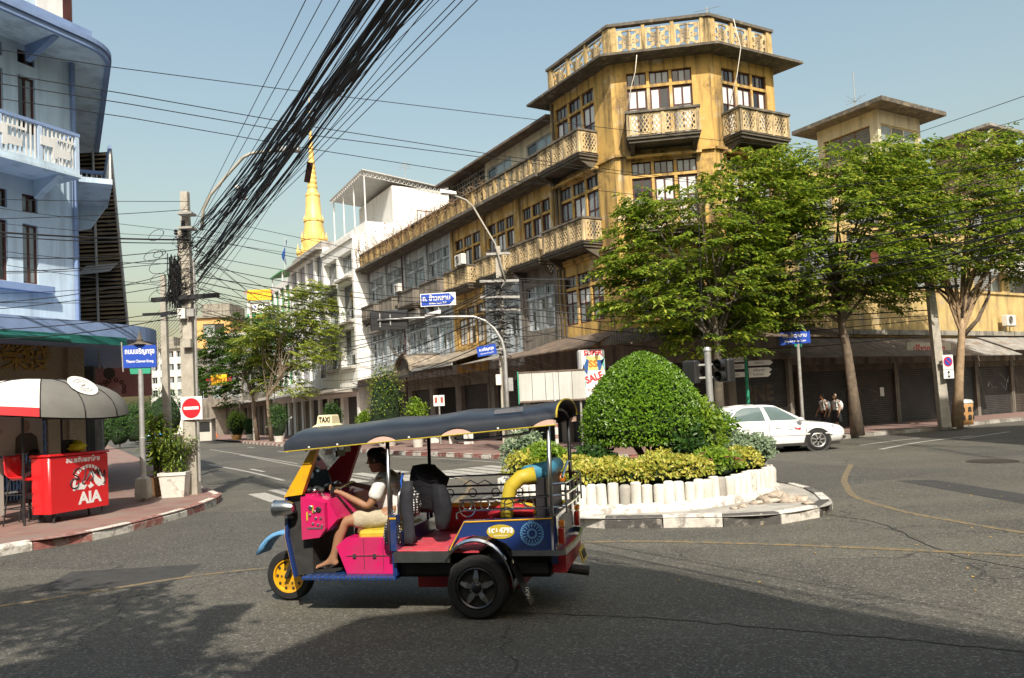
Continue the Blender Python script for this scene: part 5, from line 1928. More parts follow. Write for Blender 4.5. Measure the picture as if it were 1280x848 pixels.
for sgn in (1, -1):
 for hc in (.375, .65, .975):
  pts = []
  for k in range(9):
   q = -1 + 2 * k / 8
   u = min(1, hc + q * .052)
   x = 1.80 - 2.58 * u
   pts.append((x, canopy_z(u) + .040 * (1 - q * q) + .004))
  low = [(1.80 - 2.58 * min(1, hc + q * .052), canopy_z(min(1, hc + q * .052)) - .012) for q in (1, .5, 0, -.5, -1)]
  MB().prism(pts + low, sgn * .652 - .003, sgn * .652 + .003).build('valance_scallop', 'lining_pink', tt)
 mb = MB().tube([(1.80 - 2.58 * k / 12, sgn * .66, canopy_z(k / 12) - .006) for k in range(13)], .005, 5)
 mb.build('edge_piping', 'seat_yellow', tt)
 for u in (.1, .21, .48, .8):
  MB().lathe([(.011, 0), (.008, sgn * .008), (.001, sgn * .01)], 8, axis='y').build('stud', 'ac_white', tt, loc=(1.80 - 2.58 * u, sgn * .662, canopy_z(u) + .012))
mb = MB().tube([Vector(p) + Vector((-.004, 0, 0)) for p in rings[-1]], .009, 6)
mb.build('rear_hoop', 'seat_yellow', tt)
mb = MB().poly([(-.1 - .0, .60, 1.78), (-.42, .605, 1.80), (-.42, .575, 1.845), (-.1, .57, 1.825)])
MB().loft([[(-.22, .602, 1.795), (-.48, .603, 1.807)], [(-.22, .572, 1.832), (-.48, .574, 1.848)]], False, False, False).build('vinyl_patch', 'cloth_grey', tt)
for (x, y, zb, zt) in ((.81, .585, .60, 1.60), (.81, -.585, .60, 1.60), (-.69, .61, .60, 1.72), (-.69, -.61, .60, 1.72)):
 MB().cyl((x, y, zb), (x - .01, y, zt), .019, 10).build('roof_post', 'chrome_worn' if y > 0 else 'black_metal', tt, True)
mb = MB()
for u in (.08, .375, .65, .97):
 x = 1.80 - 2.58 * u
 mb.tube([(x, .62 * cos(pi * k / 10), canopy_z(u) - .02 + .15 * sin(pi * k / 10) ** .8) for k in range(11)], .012, 6)
mb.build('roof_hoop', 'black_metal', tt)
mb = MB().tube([(.16, .56, 1.60), (.15, .57, 1.575), (-.02, .57, 1.572), (-.45, .57, 1.605), (-.52, .57, 1.62), (-.55, .56, 1.66)], .013, 8)
mb.build('grab_rail', 'chrome', tt, True)
mb = MB().prism([(.26, .585), (.10, .86), (-.70, .88), (-.72, .59), (-.42, .59), (-.36, .57), (-.28, .66), (-.15, .72), (0, .735), (.15, .71), (.24, .64)], .55, .625)
bs = mb.build('side_panel', 'tt_blue', tt)
MB().tube([(.24, .627, .605), (.095, .627, .852), (-.70, .627, .873)], .006, 5).build('yellow_line', 'tt_yellow', bs)
mb = MB().prism([(.26, .585), (.10, .86), (-.70, .88), (-.72, .59), (-.42, .59), (-.36, .57), (-.28, .66), (-.15, .72), (0, .735), (.15, .71), (.24, .64)], -.625, -.55)
mb.build('side_panel', 'tt_blue', tt)
MB().bx(-.72, -.66, -.55, .55, .47, .88).build('tail_panel', 'tt_blue', tt)
MB().bx(-.725, -.721, -.35, .35, .66, .84).build('tail_plate', 'galv_dull', tt)
MB().bx(-.66, .70, -.549, -.50, .60, .84).build('inner_panel', 'tt_red', tt)
MB().bx(-.66, .70, -.549, -.49, .84, .88).build('inner_cap', 'seat_yellow', tt)
MB().bevbox(-.62, -.12, -.50, .50, .60, .86, .03).build('bench', 'seat_black', tt)
for yy, m_ in ((.42, 'tt_red'), (.28, 'seat_yellow'), (.1, 'tt_red'), (-.1, 'seat_yellow')):
 MB().tube([(-.10, yy, .86), (-.2, yy, .915), (-.35, yy, .925), (-.5, yy, .90)], [.05, .06, .06, .05], 8).build('cushion_roll', m_, tt, True)
mb = MB().tube([(-.26, .47, .84), (-.27, .47, 1.0), (-.31, .46, 1.14), (-.40, .44, 1.215), (-.52, .40, 1.235)], [.06, .062, .066, .07, .075], 12)
mb.build('backrest_roll', 'seat_yellow', tt, True)
mb = MB().tube([(-.45, .40, 1.24), (-.55, .2, 1.25), (-.58, 0, 1.25), (-.58, -.45, 1.25)], .078, 12)
mb.build('backrest_top', 'seat_teal', tt, True)
MB().bx(-.62, -.52, -.46, .40, .86, 1.2).build('backrest', 'seat_black', tt)
def scroll(mb, x, y, z, r, t=.006, turns=1.0):
 mb.tube([(x + r * cos(2 * pi * turns * k / 14), y, z + r * sin(2 * pi * turns * k / 14)) for k in range(15)], t, 5)
for sgn, m_, nm in ((1, 'chrome', 'side_rail'), (-1, 'black_metal', 'far_rail')):
 y = sgn * .615
 mb = MB()
 xa = .16 if sgn > 0 else .74
 mb.tube([(xa, y, .88), (xa, y, .93), (xa - .06, y, .955), (-.68, y, .965)], .011, 6)
 mb.tube([(xa - .03, y, 1.04), (-.3, y, 1.05), (-.69, y, 1.065)], .011, 6)
 if sgn < 0:
  mb.tube([(.74, y, .86), (.74, y, 1.13), (.70, y, 1.145), (-.68, y, 1.16)], .009, 6)
 for x in (.06, -.1, -.32, -.5) if sgn > 0 else (.6, .35, .1, -.15, -.4):
  scroll(mb, x, y, 1.005 if sgn > 0 else .97, .042)
 if sgn > 0:
  scroll(mb, .06, y, .97, .072)
  mb.tube([(-.12, y, .97), (-.2, y, 1.03), (-.3, y, 1.0), (-.4, y, 1.03), (-.5, y, .975)], .006, 5)
 else:
  for x0 in (.45, .0):
   mb.tube([(x0, y, 1.05), (x0 - .08, y, 1.1), (x0 - .16, y, 1.06), (x0 - .24, y, 1.1), (x0 - .32, y, 1.05)], .006, 5)
 mb.build(nm, m_, tt)
mb = MB()
for z in (.96, 1.06, 1.16):
 mb.tube([(-.69, .60, z), (-.80, .52, z), (-.82, 0, z), (-.80, -.52, z), (-.69, -.60, z)], .011, 6)
for y in (-.5, -.25, 0, .25, .5):
 mb.cyl((-.81, y, .90), (-.81, y, 1.16), .009, 6)
mb.cyl((-.69, .60, .88), (-.80, .52, .96), .012, 6)
mb.build('rear_rack', 'chrome', tt)
MB().tube([(-.76, .35, 1.2), (-.78, .1, 1.32), (-.74, -.3, 1.30), (-.72, -.5, 1.2)], .012, 6).build('rack_handle', 'chrome', tt)
for sgn in (1, -1):
 rings = []
 for k in range(15):
  a = radians(35 + k * 10.5)
  rx, rz_ = .345, .375
  c0, s0 = -cos(a) * -1, sin(a)
  x = cos(a) * rx
  z = .30 + s0 * (rz_ + .04)
  rings.append([(x, sgn * .50, z), (x, sgn * .655, z), (x, sgn * .672, z - .02), (x * .96, sgn * .66, z - .035), (x * .96, sgn * .5, z - .02)])
 MB().loft(rings).build('rear_fender', 'chrome', tt, 'auto')
 mb = MB().loft([[(-.335, sgn * .5, .46), (-.335, sgn * .68, .46), (-.345, sgn * .68, .46), (-.345, sgn * .5, .46)], [(-.40, sgn * .51, .3), (-.40, sgn * .69, .3), (-.41, sgn * .69, .3), (-.41, sgn * .51, .3)], [(-.47, sgn * .5, .14), (-.47, sgn * .68, .14), (-.482, sgn * .68, .14), (-.482, sgn * .5, .14)]])
 mb.build('mud_flap', 'black_rubber', tt)
mb = MB()
path = [(-.34, .64), (-.74, .645), (-.80, .60), (-.83, .2), (-.83, -.2), (-.80, -.60), (-.74, -.645), (-.5, -.64)]
mb.loft([[(x, y, .555), (x, y, .60), (x * 1.0 + .02, y * .95, .605), (x + .02, y * .95, .55)] for x, y in path])
mb.build('rear_bumper', 'chrome_worn', tt)
MB().bx(-.78, -.66, -.5, .5, .38, .54).build('rear_valance', 'tt_red', tt)
mb = MB().cyl((-.55, .12, .36), (-.92, .05, .30), .045, 10)
mb.build('exhaust', 'engine_dark', tt)
mb = MB().box((-.85, -.12, .43), (.012, .30, .13), Matrix.Rotation(.25, 3, 'Y'))
npl = mb.build('number_plate', 'seat_yellow', tt)
MB().box((-.858, -.12, .43), (.012, .18, .07), Matrix.Rotation(.25, 3, 'Y')).build('plate_field', 'engine_dark', npl)
for y in (.50, -.50):
 tl = MB().bevbox(-.78, -.73, y - .045, y + .045, .64, .78, .012).build('tail_lamp', 'tail_red', tt)
 MB().bevbox(-.785, -.735, y - .04, y + .04, .79, .84, .01).build('indicator', 'tail_amber', tl)
mb = MB().lathe([(.05, 0), (.06, .05), (.03, .1), (.01, .11)], 10)
mb.build('rack_lamp', 'tail_amber', tt, True, loc=(-.62, -.42, 1.06))
mb = MB().prism([(-.235 + .125 * cos(2 * pi * k / 28), .765 + .062 * sin(2 * pi * k / 28)) for k in range(28)], .626, .630)
ov = mb.build('oval_plate', 'seat_yellow', tt)
R180 = (pi / 2, 0, pi)
text('1ฒ 4793', .062, 'sign_white', ov, (-.235, .632, .775), R180, .001, bold=.003)
text('กรุงเทพมหานคร', .02, 'sign_white', ov, (-.235, .632, .73), R180, .001)
mb = MB()
for r0, r1 in ((.105, .092), (.088, .083), (.045, .03)):
 n = 30
 for k in range(n):
  a0, a1 = 2 * pi * k / n, 2 * pi * (k + .72) / n
  mb.poly([(-.515 + r0 * cos(a0), .6275, .745 + r0 * sin(a0)), (-.515 + r0 * cos(a1), .6275, .745 + r0 * sin(a1)), (-.515 + r1 * cos(a1), .6275, .745 + r1 * sin(a1)), (-.515 + r1 * cos(a0), .6275, .745 + r1 * sin(a0))])
for k in range(16):
 a = 2 * pi * k / 16
 mb.poly([(-.515 + .05 * cos(a), .6275, .745 + .05 * sin(a)), (-.515 + .078 * cos(a + .08), .6275, .745 + .078 * sin(a + .08)), (-.515 + .078 * cos(a - .08), .6275, .745 + .078 * sin(a - .08))])
em = mb.build('round_emblem', 'emblem_blue', tt)
em['kind'] = 'stuff'
text('กขส', .026, 'emblem_blue', em, (-.515, .629, .855), R180, .001)
text('TAXI', .05, 'ac_white', tt, (-.46, .665, .24), (pi / 2, -pi / 2, pi), .001)
SX, SZ = 1.66, 1.715
rings = []
for hx, hy, z in ((.135, .15, 0), (.135, .15, .012), (.115, .125, .03), (.085, .09, .055), (.075, .08, .135), (.065, .07, .145)):
 rings.append([(SX - hx, -hy, SZ + z), (SX + hx, -hy, SZ + z), (SX + hx, hy, SZ + z), (SX - hx, hy, SZ + z)])
ts = MB().loft(rings).build('taxi_sign', 'taxi_cream', tt)
text('TAXI', .075, 'seat_black', ts, (SX, .0905, SZ + .095), (pi / 2 - .12, 0, pi), .001, sx=.72, bold=.002)
MB().bx(SX - .05, SX + .05, -.06, .06, SZ - .06, SZ - .001).build('sign_foot', 'chrome_worn', ts)
MB().tube([(.79, .42, .74), (.775, .42, 1.08), (.77, .38, 1.13), (.77, -.38, 1.13), (.775, -.42, 1.08), (.79, -.42, .74)], .014, 8).build('backrest_bar', 'chrome_worn', tt, True)
mat('polka', (.02, .02, .022), .6, var=0)
_m = MATS['polka']
_N, _L2 = _m.node_tree.nodes, _m.node_tree.links
_v = _N.new('ShaderNodeTexVoronoi'); _v.inputs['Scale'].default_value = 42; _v.inputs['Randomness'].default_value = .1
_tc = _N.new('ShaderNodeTexCoord'); _L2.new(_tc.outputs['Object'], _v.inputs['Vector'])
_cr = _N.new('ShaderNodeMapRange'); _cr.inputs['From Min'].default_value = .34; _cr.inputs['From Max'].default_value = .30
_L2.new(_v.outputs['Distance'], _cr.inputs['Value'])
_mx = _N.new('ShaderNodeMix'); _mx.data_type = 'RGBA'
_mx.inputs['A'].default_value = (.015, .015, .016, 1); _mx.inputs['B'].default_value = (.6, .6, .58, 1)
_L2.new(_cr.outputs[0], _mx.inputs['Factor']); _L2.new(_mx.outputs['Result'], _N['Principled BSDF'].inputs['Base Color'])
TM = xf((TR.x, TR.y, 0), TA)
def tl(x, y, z):
 return TM @ Vector((x, y, z))
bg1 = thing('polka_bag', 'small black and white polka dot cloth bag hanging by the driver seat', 'bag', tl(.80, .50, .62), TA)
rings = []
for z, rx, ry in ((.02, .03, .02), (.03, .07, .035), (.1, .085, .045), (.2, .07, .04), (.27, .035, .02), (.36, .012, .01)):
 rings.append([(rx * cos(2 * pi * k / 12) * (1 + .15 * sin(k * 2.1)), ry * sin(2 * pi * k / 12) + .05, z) for k in range(12)])
MB().loft(rings).build('pouch', 'polka', bg1, True)
MB().tube([(0, .05, .34), (-.01, .06, .45), (-.02, .07, .52)], .008, 5).build('strap', 'seat_black', bg1)
bg2 = thing('patterned_bag', 'dark checked bag with a blue strap hanging behind the driver', 'bag', tl(.72, .30, .86), TA)
rings = []
for z, rx, ry in ((.0, .05, .05), (.02, .10, .09), (.12, .12, .1), (.22, .10, .08), (.27, .05, .03)):
 rings.append([(rx * cos(2 * pi * k / 12), ry * sin(2 * pi * k / 12), z) for k in range(12)])
MB().loft(rings).build('pouch', 'polka', bg2, True)
mat('strap_blue', (.02, .10, .45), .5, var=.1)
MB().tube([(.04, .05, .22), (.05, .06, .34), (.03, .05, .42)], .012, 5).build('strap', 'strap_blue', bg2)
mat('jacket_navy', (.010, .011, .015), .85, var=.3, vs=7, bump=.6, bs=12)
mat('jacket_sleeve', (.022, .023, .03), .85, var=.3, vs=7, bump=.6, bs=12)
jk = thing('hanging_jacket', 'dark navy jacket with sleeves hanging over the bar behind the driver', 'jacket', tl(.6, .15, .60), TA)
def cloth_col(mb, pts, rxy, n=14, seed=0):
 rings = []
 for j, (p, (rx, ry)) in enumerate(zip(pts, rxy)):
  ring = []
  for k in range(n):
   a = 2 * pi * k / n
   w = 1 + .45 * mnoise.noise(Vector((cos(a) * 1.8 + seed, sin(a) * 1.8, j * .8))) + .14 * sin(a * 4 + j * 1.1)
   ring.append((p[0] + rx * cos(a) * w, p[1] + ry * sin(a) * w, p[2]))
  rings.append(ring)
 mb.loft(rings)
mb = MB()
cloth_col(mb, [(.02, .0, .74), (.02, .0, .73), (.0, .0, .68), (-.03, 0, .60), (-.05, .0, .48), (-.06, -.02, .34), (-.06, -.03, .28)], [(.04, .08), (.10, .14), (.15, .17), (.17, .14), (.16, .10), (.16, .08), (.14, .06)], seed=1)
mb.build('body', 'jacket_navy', jk, True)
mb = MB()
cloth_col(mb, [(.10, .20, .60), (.11, .22, .5), (.12, .23, .38), (.11, .22, .25), (.10, .22, .12), (.10, .22, .03), (.10, .22, .02)], [(.05, .05), (.06, .055), (.055, .045), (.06, .05), (.055, .045), (.06, .05), (.03, .03)], seed=3)
mb.build('sleeve', 'jacket_sleeve', jk, True)
mb = MB()
cloth_col(mb, [(-.16, .08, .55), (-.17, .09, .46), (-.19, .1, .34), (-.18, .1, .22), (-.18, .1, .14), (-.18, .1, .13)], [(.05, .05), (.08, .07), (.08, .065), (.07, .06), (.06, .05), (.02, .02)], seed=5)
mb.build('sleeve', 'jacket_navy', jk, True)
dv = thing('person', 'driver in white shirt, khaki shorts and sandals gripping the tuk tuk handlebar', 'person', tl(1.0, 0, .37), TA)
OX, OZ = 1.0, .37
def n_(x, y, z, r, r2=None):
 return (x - OX, y, z - OZ, r, r if r2 is None else r2)
Y0 = .08
N = [n_(.97, Y0, .84, .115, .15), n_(.975, Y0, .98, .10, .13), n_(1.0, Y0, 1.12, .105, .15), n_(1.02, Y0, 1.21, .085, .13), n_(1.055, Y0, 1.275, .048), n_(1.085, Y0, 1.33, .05)]
E = [(0, 1), (1, 2), (2, 3), (3, 4), (4, 5)]
N += [n_(1.02, Y0 + .17, 1.20, .055), n_(1.06, Y0 + .215, 1.06, .045), n_(1.13, Y0 + .24, .965, .038), n_(1.28, Y0 + .24, 1.04, .034), n_(1.405, Y0 + .24, 1.105, .025)]
E += [(3, 6), (6, 7), (7, 8), (8, 9), (9, 10)]
hand_nodes(N, E, 10, (1, 0.12, .25), (0, 1, 0), curl=.7)
i0 = len(N)
N += [n_(1.02, Y0 - .17, 1.20, .055), n_(1.14, Y0 - .22, 1.12, .043), n_(1.25, Y0 - .26, 1.07, .036), n_(1.36, Y0 - .28, 1.10, .031), n_(1.465, Y0 - .29, 1.125, .025)]
E += [(3, i0), (i0, i0 + 1), (i0 + 1, i0 + 2), (i0 + 2, i0 + 3), (i0 + 3, i0 + 4)]
hand_nodes(N, E, i0 + 4, (1, -.1, .15), (0, -1, 0), curl=.7)
for sg, kx, ky, fx, fz in ((1, 1.36, .34, 1.60, .435), (-1, 1.37, -.12, 1.58, .40)):
 i0 = len(N)
 hy = Y0 + sg * .10
 N += [n_(1.02, hy, .83, .088), n_(1.20, (hy + ky) / 2 + .02 * sg, .845, .078), n_(kx, ky, .835, .058), n_(kx + .05, ky + .02 * sg, .72, .056), n_(kx + .09, ky + .035 * sg, .58, .042), n_(kx + .125, ky + .04 * sg, fz + .045, .034), n_(kx + .12 - .045, ky + .04 * sg, fz - .005, .03), n_(kx + .20, ky + .045 * sg, fz + .005, .033, .026), n_(kx + .275, ky + .05 * sg, fz - .022, .036, .018)]
 E += [(0, i0), (i0, i0 + 1), (i0 + 1, i0 + 2), (i0 + 2, i0 + 3), (i0 + 3, i0 + 4), (i0 + 4, i0 + 5), (i0 + 5, i0 + 6), (i0 + 5, i0 + 7), (i0 + 7, i0 + 8)]
 for t_ in range(5):
  N.append(n_(kx + .325 - .008 * t_, ky + .05 * sg + (t_ - 2) * .016 * sg, fz - .03, .010 if t_ else .013))
  E.append((i0 + 8, len(N) - 1))
bd = skin('body', N, E, 'skin_tan', dv)
head(bd, (1.11 - OX, Y0, 1.395 - OZ), 0.0, 'skin_tan', s=1.02, tilt=.08)
S = [n_(.965, Y0, .80, .125, .165), n_(.975, Y0, .97, .122, .155), n_(1.0, Y0, 1.12, .122, .17), n_(1.02, Y0, 1.22, .09, .13), n_(1.045, Y0, 1.255, .062),
     n_(1.02, Y0 + .17, 1.205, .076), n_(1.05, Y0 + .215, 1.09, .072), n_(1.075, Y0 + .23, 1.02, .071), n_(1.02, Y0 - .17, 1.205, .076), n_(1.13, Y0 - .215, 1.13, .068), n_(1.18, Y0 - .235, 1.105, .066)]
skin('shirt', S, [(0, 1), (1, 2), (2, 3), (3, 4), (3, 5), (5, 6), (6, 7), (3, 8), (8, 9), (9, 10)], 'shirt_white', bd)
S = [n_(.96, Y0, .88, .12, .165), n_(.97, Y0, .83, .125, .165), n_(1.04, Y0 + .10, .83, .105), n_(1.2, Y0 + .19, .845, .098), n_(1.315, Y0 + .245, .84, .092), n_(1.04, Y0 - .1, .83, .105), n_(1.2, Y0 - .16, .845, .098), n_(1.315, Y0 - .195, .84, .090)]
skin('shorts', S, [(0, 1), (1, 2), (2, 3), (3, 4), (1, 5), (5, 6), (6, 7)], 'shorts_khaki', bd)
for sg, kx, ky, fz in ((1, 1.36, .34, .435), (-1, 1.37, -.12, .40)):
 yy = ky + .045 * sg
 mb = MB().loft([[(kx + dx - OX, yy - w_, fz - OZ - .052 - d_), (kx + dx - OX, yy + w_, fz - OZ - .052 - d_), (kx + dx - OX, yy + w_, fz - OZ - .036 - d_), (kx + dx - OX, yy - w_, fz - OZ - .036 - d_)] for dx, w_, d_ in ((.03, .03, .0), (.12, .036, 0.0), (.24, .048, .008), (.32, .045, .012), (.355, .02, .012))])
 mb.tube([(kx + .18 - OX, yy - .04, fz - OZ - .035), (kx + .22 - OX, yy - .012, fz - OZ + .03), (kx + .295 - OX, yy, fz - OZ - .012)], .006, 5)
 mb.tube([(kx + .18 - OX, yy + .04, fz - OZ - .035), (kx + .22 - OX, yy + .012, fz - OZ + .03), (kx + .295 - OX, yy, fz - OZ - .012)], .006, 5)
 mb.build('sandal', 'sandal', bd)
for yy in (.36, -.15):
 MB().bx(1.42, 1.66, yy - .03, yy + .09, .366, .385).cyl((1.62, yy + .03, .37), (1.70, yy + .03, .47), .014, 6).build('pedal', 'black_metal', tt)
# ================================================================ foliage helpers
def leafmat(name, dark, light, trans=.35, rough=.45, yellow=None):
 m = bpy.data.materials.new(name)
 m.use_nodes = True
 N, L = m.node_tree.nodes, m.node_tree.links
 b = N['Principled BSDF']
 g = N.new('ShaderNodeNewGeometry')
 cr = N.new('ShaderNodeValToRGB')
 e = cr.color_ramp.elements
 e[0].position = 0.0
 e[0].color = (*dark, 1)
 e[1].position = .8
 e[1].color = (*light, 1)
 if yellow:
  q = e.new(1.0)
  q.color = (*yellow, 1)
 L.new(g.outputs['Random Per Island'], cr.inputs[0])
 L.new(cr.outputs[0], b.inputs['Base Color'])
 b.inputs['Roughness'].default_value = rough
 b.inputs['Specular IOR Level'].default_value = .45
 t = N.new('ShaderNodeBsdfTranslucent')
 hs = N.new('ShaderNodeHueSaturation')
 hs.inputs['Hue'].default_value = .485
 hs.inputs['Value'].default_value = 1.5
 L.new(cr.outputs[0], hs.inputs['Color'])
 L.new(hs.outputs[0], t.inputs[0])
 mx = N.new('ShaderNodeMixShader')
 mx.inputs[0].default_value = trans
 L.new(b.outputs[0], mx.inputs[1])
 L.new(t.outputs[0], mx.inputs[2])
 L.new(mx.outputs[0], N['Material Output'].inputs['Surface'])
 MATS[name] = m
leafmat('leaf_box', (.05, .12, .012), (.17, .31, .022), .3, .38)
leafmat('leaf_yellow', (.20, .27, .03), (.55, .50, .09), .3, .5, (.66, .58, .2))
leafmat('leaf_lime', (.10, .20, .02), (.26, .38, .035), .4)
leafmat('leaf_deep', (.02, .055, .012), (.05, .12, .02), .3)
leafmat('leaf_grey', (.14, .21, .12), (.30, .38, .24), .25, .6)
leafmat('leaf_tree', (.035, .08, .01), (.225, .325, .03), .42, .42, (.46, .46, .07))
leafmat('leaf_tree_dark', (.025, .065, .012), (.075, .15, .02), .38, .42)
leafmat('leaf_pale', (.09, .15, .02), (.28, .34, .05), .45, .5, (.45, .45, .10))
leafmat('leaf_palm', (.05, .11, .015), (.18, .26, .035), .3, .35, (.35, .38, .06))
mat('petal_pink', (.62, .16, .22), .6, var=.3, vs=20)
mat('bark', (.16, .12, .085), .9, var=.4, vs=6, bump=.8, bs=20, streak=.3)
mat('bark_pale', (.36, .25, .15), .85, var=.35, vs=5, bump=.6, bs=18)
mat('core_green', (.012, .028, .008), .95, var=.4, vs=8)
def leaf(mb, p, d, up, L, W, fold=.25):
 """one four-cornered leaf bent along its rib"""
 d = d.normalized()
 s = d.cross(up)
 if s.length < 1e-4:
  s = d.orthogonal()
 s.normalize()
 n = s.cross(d)
 a = p
 b = p + d * L * .5 + s * W * .5 + n * fold * W
 c = p + d * L - n * L * .12
 e = p + d * L * .5 - s * W * .5 + n * fold * W
 o = len(mb.v)
 mb.v += [tuple(a), tuple(b), tuple(c), tuple(e)]
 mb.f += [(o, o + 1, o + 2, o + 3)]
def rdir():
 while True:
  v = Vector((random.uniform(-1, 1), random.uniform(-1, 1), random.uniform(-1, 1)))
  if .05 < v.length < 1:
   return v.normalized()
def bush(name, label, c, r, n, L, m, group=None, lumps=.25, core=True, stems=5, flowers=None, seed=0, cat='bush'):
 o = thing(name, label, cat, c, 0, group)
 mb = MB()
 r = Vector(r)
 for k in range(n):
  d = rdir()
  if d.z < -.35:
   d.z = -d.z
  f = 1 + lumps * mnoise.noise(d * 2.3 + Vector((seed * 3.7, 0, 0))) + .10 * mnoise.noise(d * 6)
  q = random.uniform(.72, 1.02) * f
  p = Vector((d.x * r.x * q, d.y * r.y * q, r.z * .55 + d.z * r.z * .55 * q * 1.0))
  p.z = max(p.z, .01)
  ld = (d * .8 + rdir() * .8)
  leaf(mb, p, ld, d, L * random.uniform(.6, 1.2), L * .6 * random.uniform(.7, 1.1))
 mb.build('foliage', m, o)
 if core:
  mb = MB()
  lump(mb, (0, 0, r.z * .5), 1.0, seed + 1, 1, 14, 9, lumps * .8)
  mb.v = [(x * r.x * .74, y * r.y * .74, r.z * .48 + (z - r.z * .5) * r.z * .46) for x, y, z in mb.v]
  mb.build('dark_core', 'core_green', o, True)  # opaque dark core that closes see-through gaps behind the leaves
 mb = MB()
 for k in range(stems):
  a = random.uniform(0, 6.28)
  mb.tube([(cos(a) * .04, sin(a) * .04, -.08), (cos(a) * r.x * .3, sin(a) * r.y * .3, r.z * .5)], [.015, .008], 5)
 mb.build('stem', 'bark', o)
 if flowers:
  for k in range(flowers):
   d = rdir()
   d.z = abs(d.z)
   d.y = -abs(d.y)
   p = Vector((d.x * r.x, d.y * r.y, r.z * .55 + d.z * r.z * .5)) * 1.02
   fb = MB()
   for j in range(6):
    a = j * pi / 3
    dd = Vector((cos(a), sin(a), .6))
    leaf(fb, Vector((0, 0, 0)), dd, Vector((0, 0, 1)), .05, .045)
   fb.build('flower', 'petal_pink', o, loc=p)
 return o
# ================================================================ planter on the island
PK = smooth_line([(.15, 12.75), (.95, 12.15), (1.75, 11.98), (2.6, 12.05), (3.6, 12.65), (4.35, 13.5), (4.62, 14.3), (4.35, 15.4), (3.4, 16.3), (2.2, 16.7), (1.0, 16.2), (.1, 15.2), (-.25, 13.9), (.15, 12.75)], 6)
tot = sum((b - a).length for a, b in zip(PK, PK[1:]))
nl = round(tot / .172)
pk = resample(PK, tot / nl * .9999)
pl = thing('planter_wall', 'white painted ring of concrete log edging round the island flower bed', 'planter', (2.2, 14.2, .145))
c0 = Vector((2.2, 14.2))
logs = []
for i in range(6):
 j_ = [random.uniform(-.006, .006) for _ in range(4)]
 logs.append(MB().lathe([(.088 + j_[0], 0), (.086 + j_[1], .2), (.088 + j_[2], .39), (.08 + j_[3], .425), (.055, .44), (.01, .44 + j_[0])], 12).mesh('log', ['white_paint', 'white_paint', 'kerb_white', 'white_paint', 'white_paint', 'concrete'][i], 'auto'))
for p in pk[:nl]:
 o = link('log', random.choice(logs[:5]) if random.random() < .95 else logs[5], pl, (p.x - c0.x, p.y - c0.y, random.uniform(-.045, .02)), (random.uniform(-.05, .05), random.uniform(-.05, .05), random.uniform(0, 6)))
mb = MB()
inn = pk[:nl]
rings = []
for d0, z in ((.19, -.002), (.17, .05), (.12, .10), (.05, .13)):
 ring = []
 for i, p in enumerate(inn):
  t = (inn[(i + 1) % nl] - inn[i - 1]).normalized()
  nn = Vector((t.y, -t.x))
  w = d0 * (1 + .3 * mnoise.noise(Vector((p.x * 2, p.y * 2, 0))))
  ring.append((p.x + nn.x * w - c0.x, p.y + nn.y * w - c0.y, z))
 rings.append(ring)
mb.loft(rings, False, False)
mb.build('mortar_skirt', 'kerb_white', pl, True)
MB().poly([(p.x - c0.x, p.y - c0.y, .36) for p in inn]).build('soil_bed', 'soil', pl)
tp = gnd(805, 560, .5)
TPX, TPY = 2.42, 14.25
zt = atY(806, 442, TPY).z
zb = atY(806, 548, TPY - .9).z
tr_ = thing('topiary_tree', 'large clipped dome shaped green topiary on a short trunk in the island bed', 'topiary', (TPX, TPY, .5))
def dome_r(u):
 """radius at height fraction u (0 skirt .. 1 apex)"""
 return 1.15 * (1 - max(0, u) ** 2.0) ** .66 if u < 1 else 0
mb = MB()
H_ = zt - zb
for k in range(15500):
 u = random.random() ** .85
 a = random.uniform(0, 2 * pi)
 w = 1 + .06 * mnoise.noise(Vector((cos(a) * 2, sin(a) * 2, u * 3))) + .035 * mnoise.noise(Vector((cos(a) * 7, sin(a) * 7, u * 9)))
 rr = dome_r(u) * w * random.uniform(.93, 1.025)
 if rr <= 0:
  continue
 du = .02
 sl = (dome_r(min(1, u + du)) - dome_r(max(0, u - du))) / (2 * du * H_)
 nrm = Vector((cos(a), sin(a), -sl)).normalized()
 z = zb - .5 + u * H_ - (.12 * random.random() if u < .06 else 0)
 leaf(mb, Vector((rr * cos(a), rr * sin(a), z)), nrm * .45 + rdir() * .9, nrm, random.uniform(.05, .085), random.uniform(.03, .045))
for k in range(2600):
 a = random.uniform(0, 2 * pi)
 q = sqrt(random.random())
 leaf(mb, Vector((1.13 * q * cos(a), 1.13 * q * sin(a), zb - .5 - random.uniform(0, .16) * (1 - q * .4))), rdir() + Vector((0, 0, -.5)), rdir(), .08, .045)
mb.build('crown', 'leaf_box', tr_)
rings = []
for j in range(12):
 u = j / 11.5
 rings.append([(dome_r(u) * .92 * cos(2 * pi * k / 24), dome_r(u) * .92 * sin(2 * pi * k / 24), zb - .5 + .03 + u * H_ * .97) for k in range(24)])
MB().loft(rings).build('dark_core', 'core_green', tr_, True)  # solid dark dome inside the crown, stops see-through
mb = MB()
for k in range(5):
 a = k * 1.3
 mb.tube([(.06 * cos(a), .06 * sin(a), -.1), (.12 * cos(a), .12 * sin(a), .35), (.45 * cos(a), .45 * sin(a), zb - .4)], [.05, .045, .03], 7)
mb.build('trunk', 'bark', tr_)
G1 = 'golden shrubs along the front of the island bed'
specs = []
